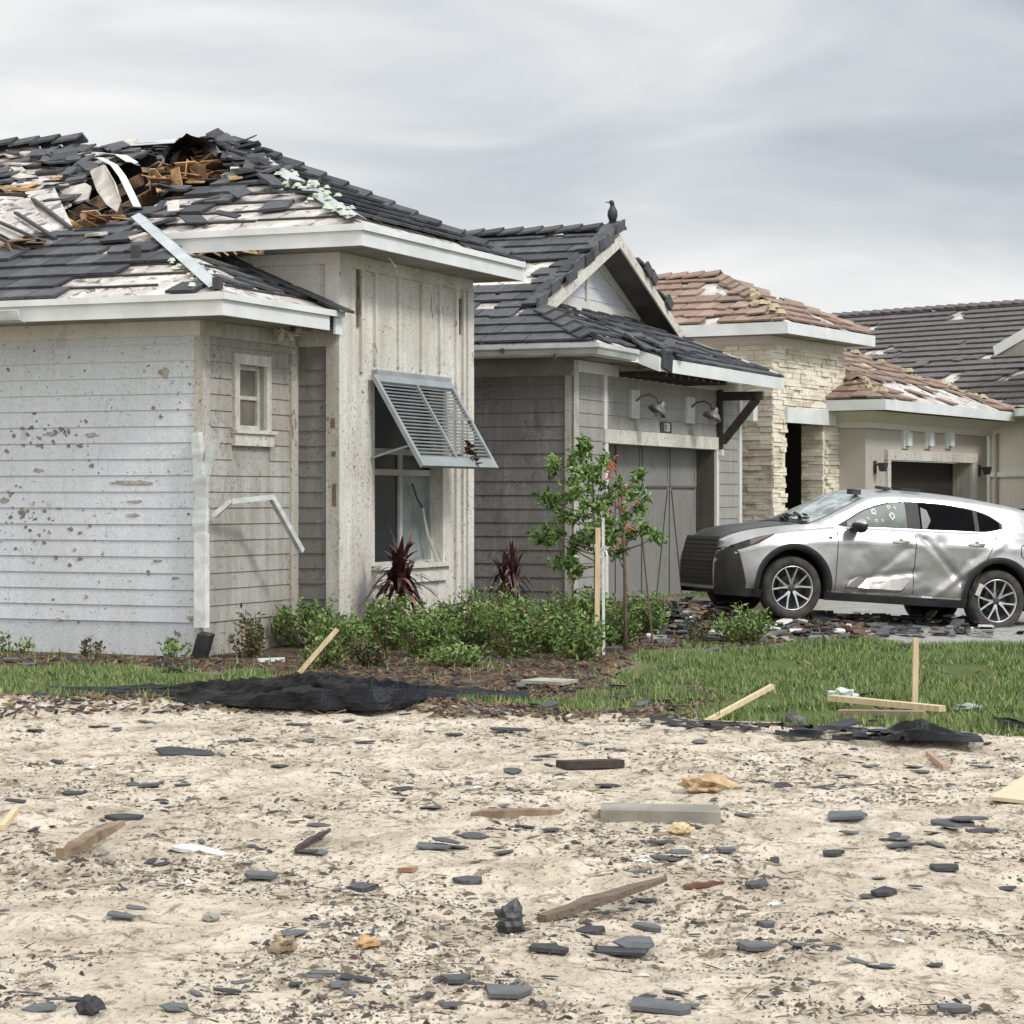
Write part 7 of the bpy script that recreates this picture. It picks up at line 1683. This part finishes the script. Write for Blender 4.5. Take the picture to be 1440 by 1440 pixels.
o = b.build('rubble', [DM['slate'], DM['slate_l'], DM['brown'], M['rawwood'], M['white_pl'], M['concrete']]); tag(o, 'broken tile, board and plaster rubble strewn round the car', 'rubble', kind='stuff')
for i, (x0, y0, x1, y1, lb) in enumerate(((1150, 868, 1232, 874, 'pale board lying under the middle of the car'), (1195, 872, 1300, 877, 'dark board lying under the car behind the pale one'), (905, 852, 965, 862, 'tan broken board on the debris heap by the garage door'))):
    bar_obj('loose_board', lb, 'board', x0, y0, x1, y1, .12, .03, (M['panel'], M['groove'], M['rawwood'])[i], (.04, .04))
# crumbs, twigs and dried clods over the sand: too many to count
b = MB(); r_ = random.Random(66); cm = [DM['brown'], plain('dried_mud_clod', c255(120, 107, 92), c255(90, 79, 68), 12, .95), DM['slate'], plain('pale_clod', c255(164, 152, 134), c255(136, 123, 106), 12, .95), M['white_pl']]
n_ = 0
while n_ < 21000:
    px_ = r_.uniform(-20, 1460); py_ = 990 + 455 * r_.random() ** (1.1 if r_.random() < .7 else 2.2)
    X, Y = ground_at(px_, py_, -.1)
    if Y > interp(X, EDGE) + .5: continue
    dn_ = mnoise.noise((X * .9, Y * .7, 11)) + .6 * mnoise.noise((X * 2.6, Y * 1.8, 13))
    if r_.random() > .34 + dn_ * 1.7: n_ += .22; continue
    z = hgt(X, Y); an = r_.uniform(0, 6.28); k = r_.random()
    q_ = min(1.0, Y / 13)
    if k < .09: L_, W_, H_ = r_.uniform(.03, .13), r_.uniform(.002, .006) * q_, .004
    elif k < .86: L_, W_, H_ = r_.uniform(.010, .032) * q_, r_.uniform(.006, .018) * q_, r_.uniform(.002, .008)
    else: L_, W_, H_ = r_.uniform(.03, .11) * q_, r_.uniform(.010, .035) * q_, r_.uniform(.004, .016)
    c = Vector((X, Y, z + H_ * .1)); d_ = Vector((math.cos(an), math.sin(an), r_.uniform(-.15, .2))) * L_ / 2
    s_ = Vector((-math.sin(an), math.cos(an), 0)) * W_ / 2; m_ = r_.choices((0, 1, 2, 3, 4), (3, 4, 3.4, 6, .25))[0] if k > .09 else r_.choices((0, 1), (2, 3))[0]; up_ = Vector((0, 0, H_))
    b.add([c - d_ - s_, c + d_ * r_.uniform(.7, 1) - s_ * .6, c + d_ + s_ * .7, c - d_ * .8 + s_, c - d_ * .3 + up_, c + d_ * .5 + up_ * r_.uniform(.5, 1)], [(0, 1, 5, 4), (1, 2, 5), (2, 3, 4, 5), (3, 0, 4)], m_); n_ += 1
o = b.build('debris_crumbs', cm); tag(o, 'crumbs, twigs and dried clods strewn over the sand', 'debris', kind='stuff')
# mulch chips and roots along the sand's far edge
b = MB(); n_ = 0
while n_ < 5200:
    px_, py_ = (r_.uniform(-10, 1450), r_.uniform(925, 1005)) if n_ < 2600 else ((r_.uniform(880, 1250), r_.uniform(868, 912)) if n_ < 4000 else (r_.uniform(600, 1000), r_.uniform(968, 1010)))
    p = G_(px_, py_); zz = zone(p.x, p.y)
    if zz == 1 and n_ < 4000 and r_.random() < .93: n_ += .2; continue
    L_, W_ = r_.uniform(.02, .12), r_.uniform(.008, .03); an = r_.uniform(0, 6.28); d_ = Vector((math.cos(an), math.sin(an), r_.uniform(-.3, .5))) * L_ / 2
    b.bar(p + Vector((0, 0, .015)) - d_, p + Vector((0, 0, .015)) + d_, W_, .012, r_.choices((0, 1, 2, 3), (6, 5, 2, 2))[0]); n_ += 1
o = b.build('mulch_chips', [DM['brown'], M['rawwood'], M['leafdry'], DM['slate_l']]); tag(o, 'brown mulch chips, roots and dead leaves along the beds', 'mulch', kind='stuff')
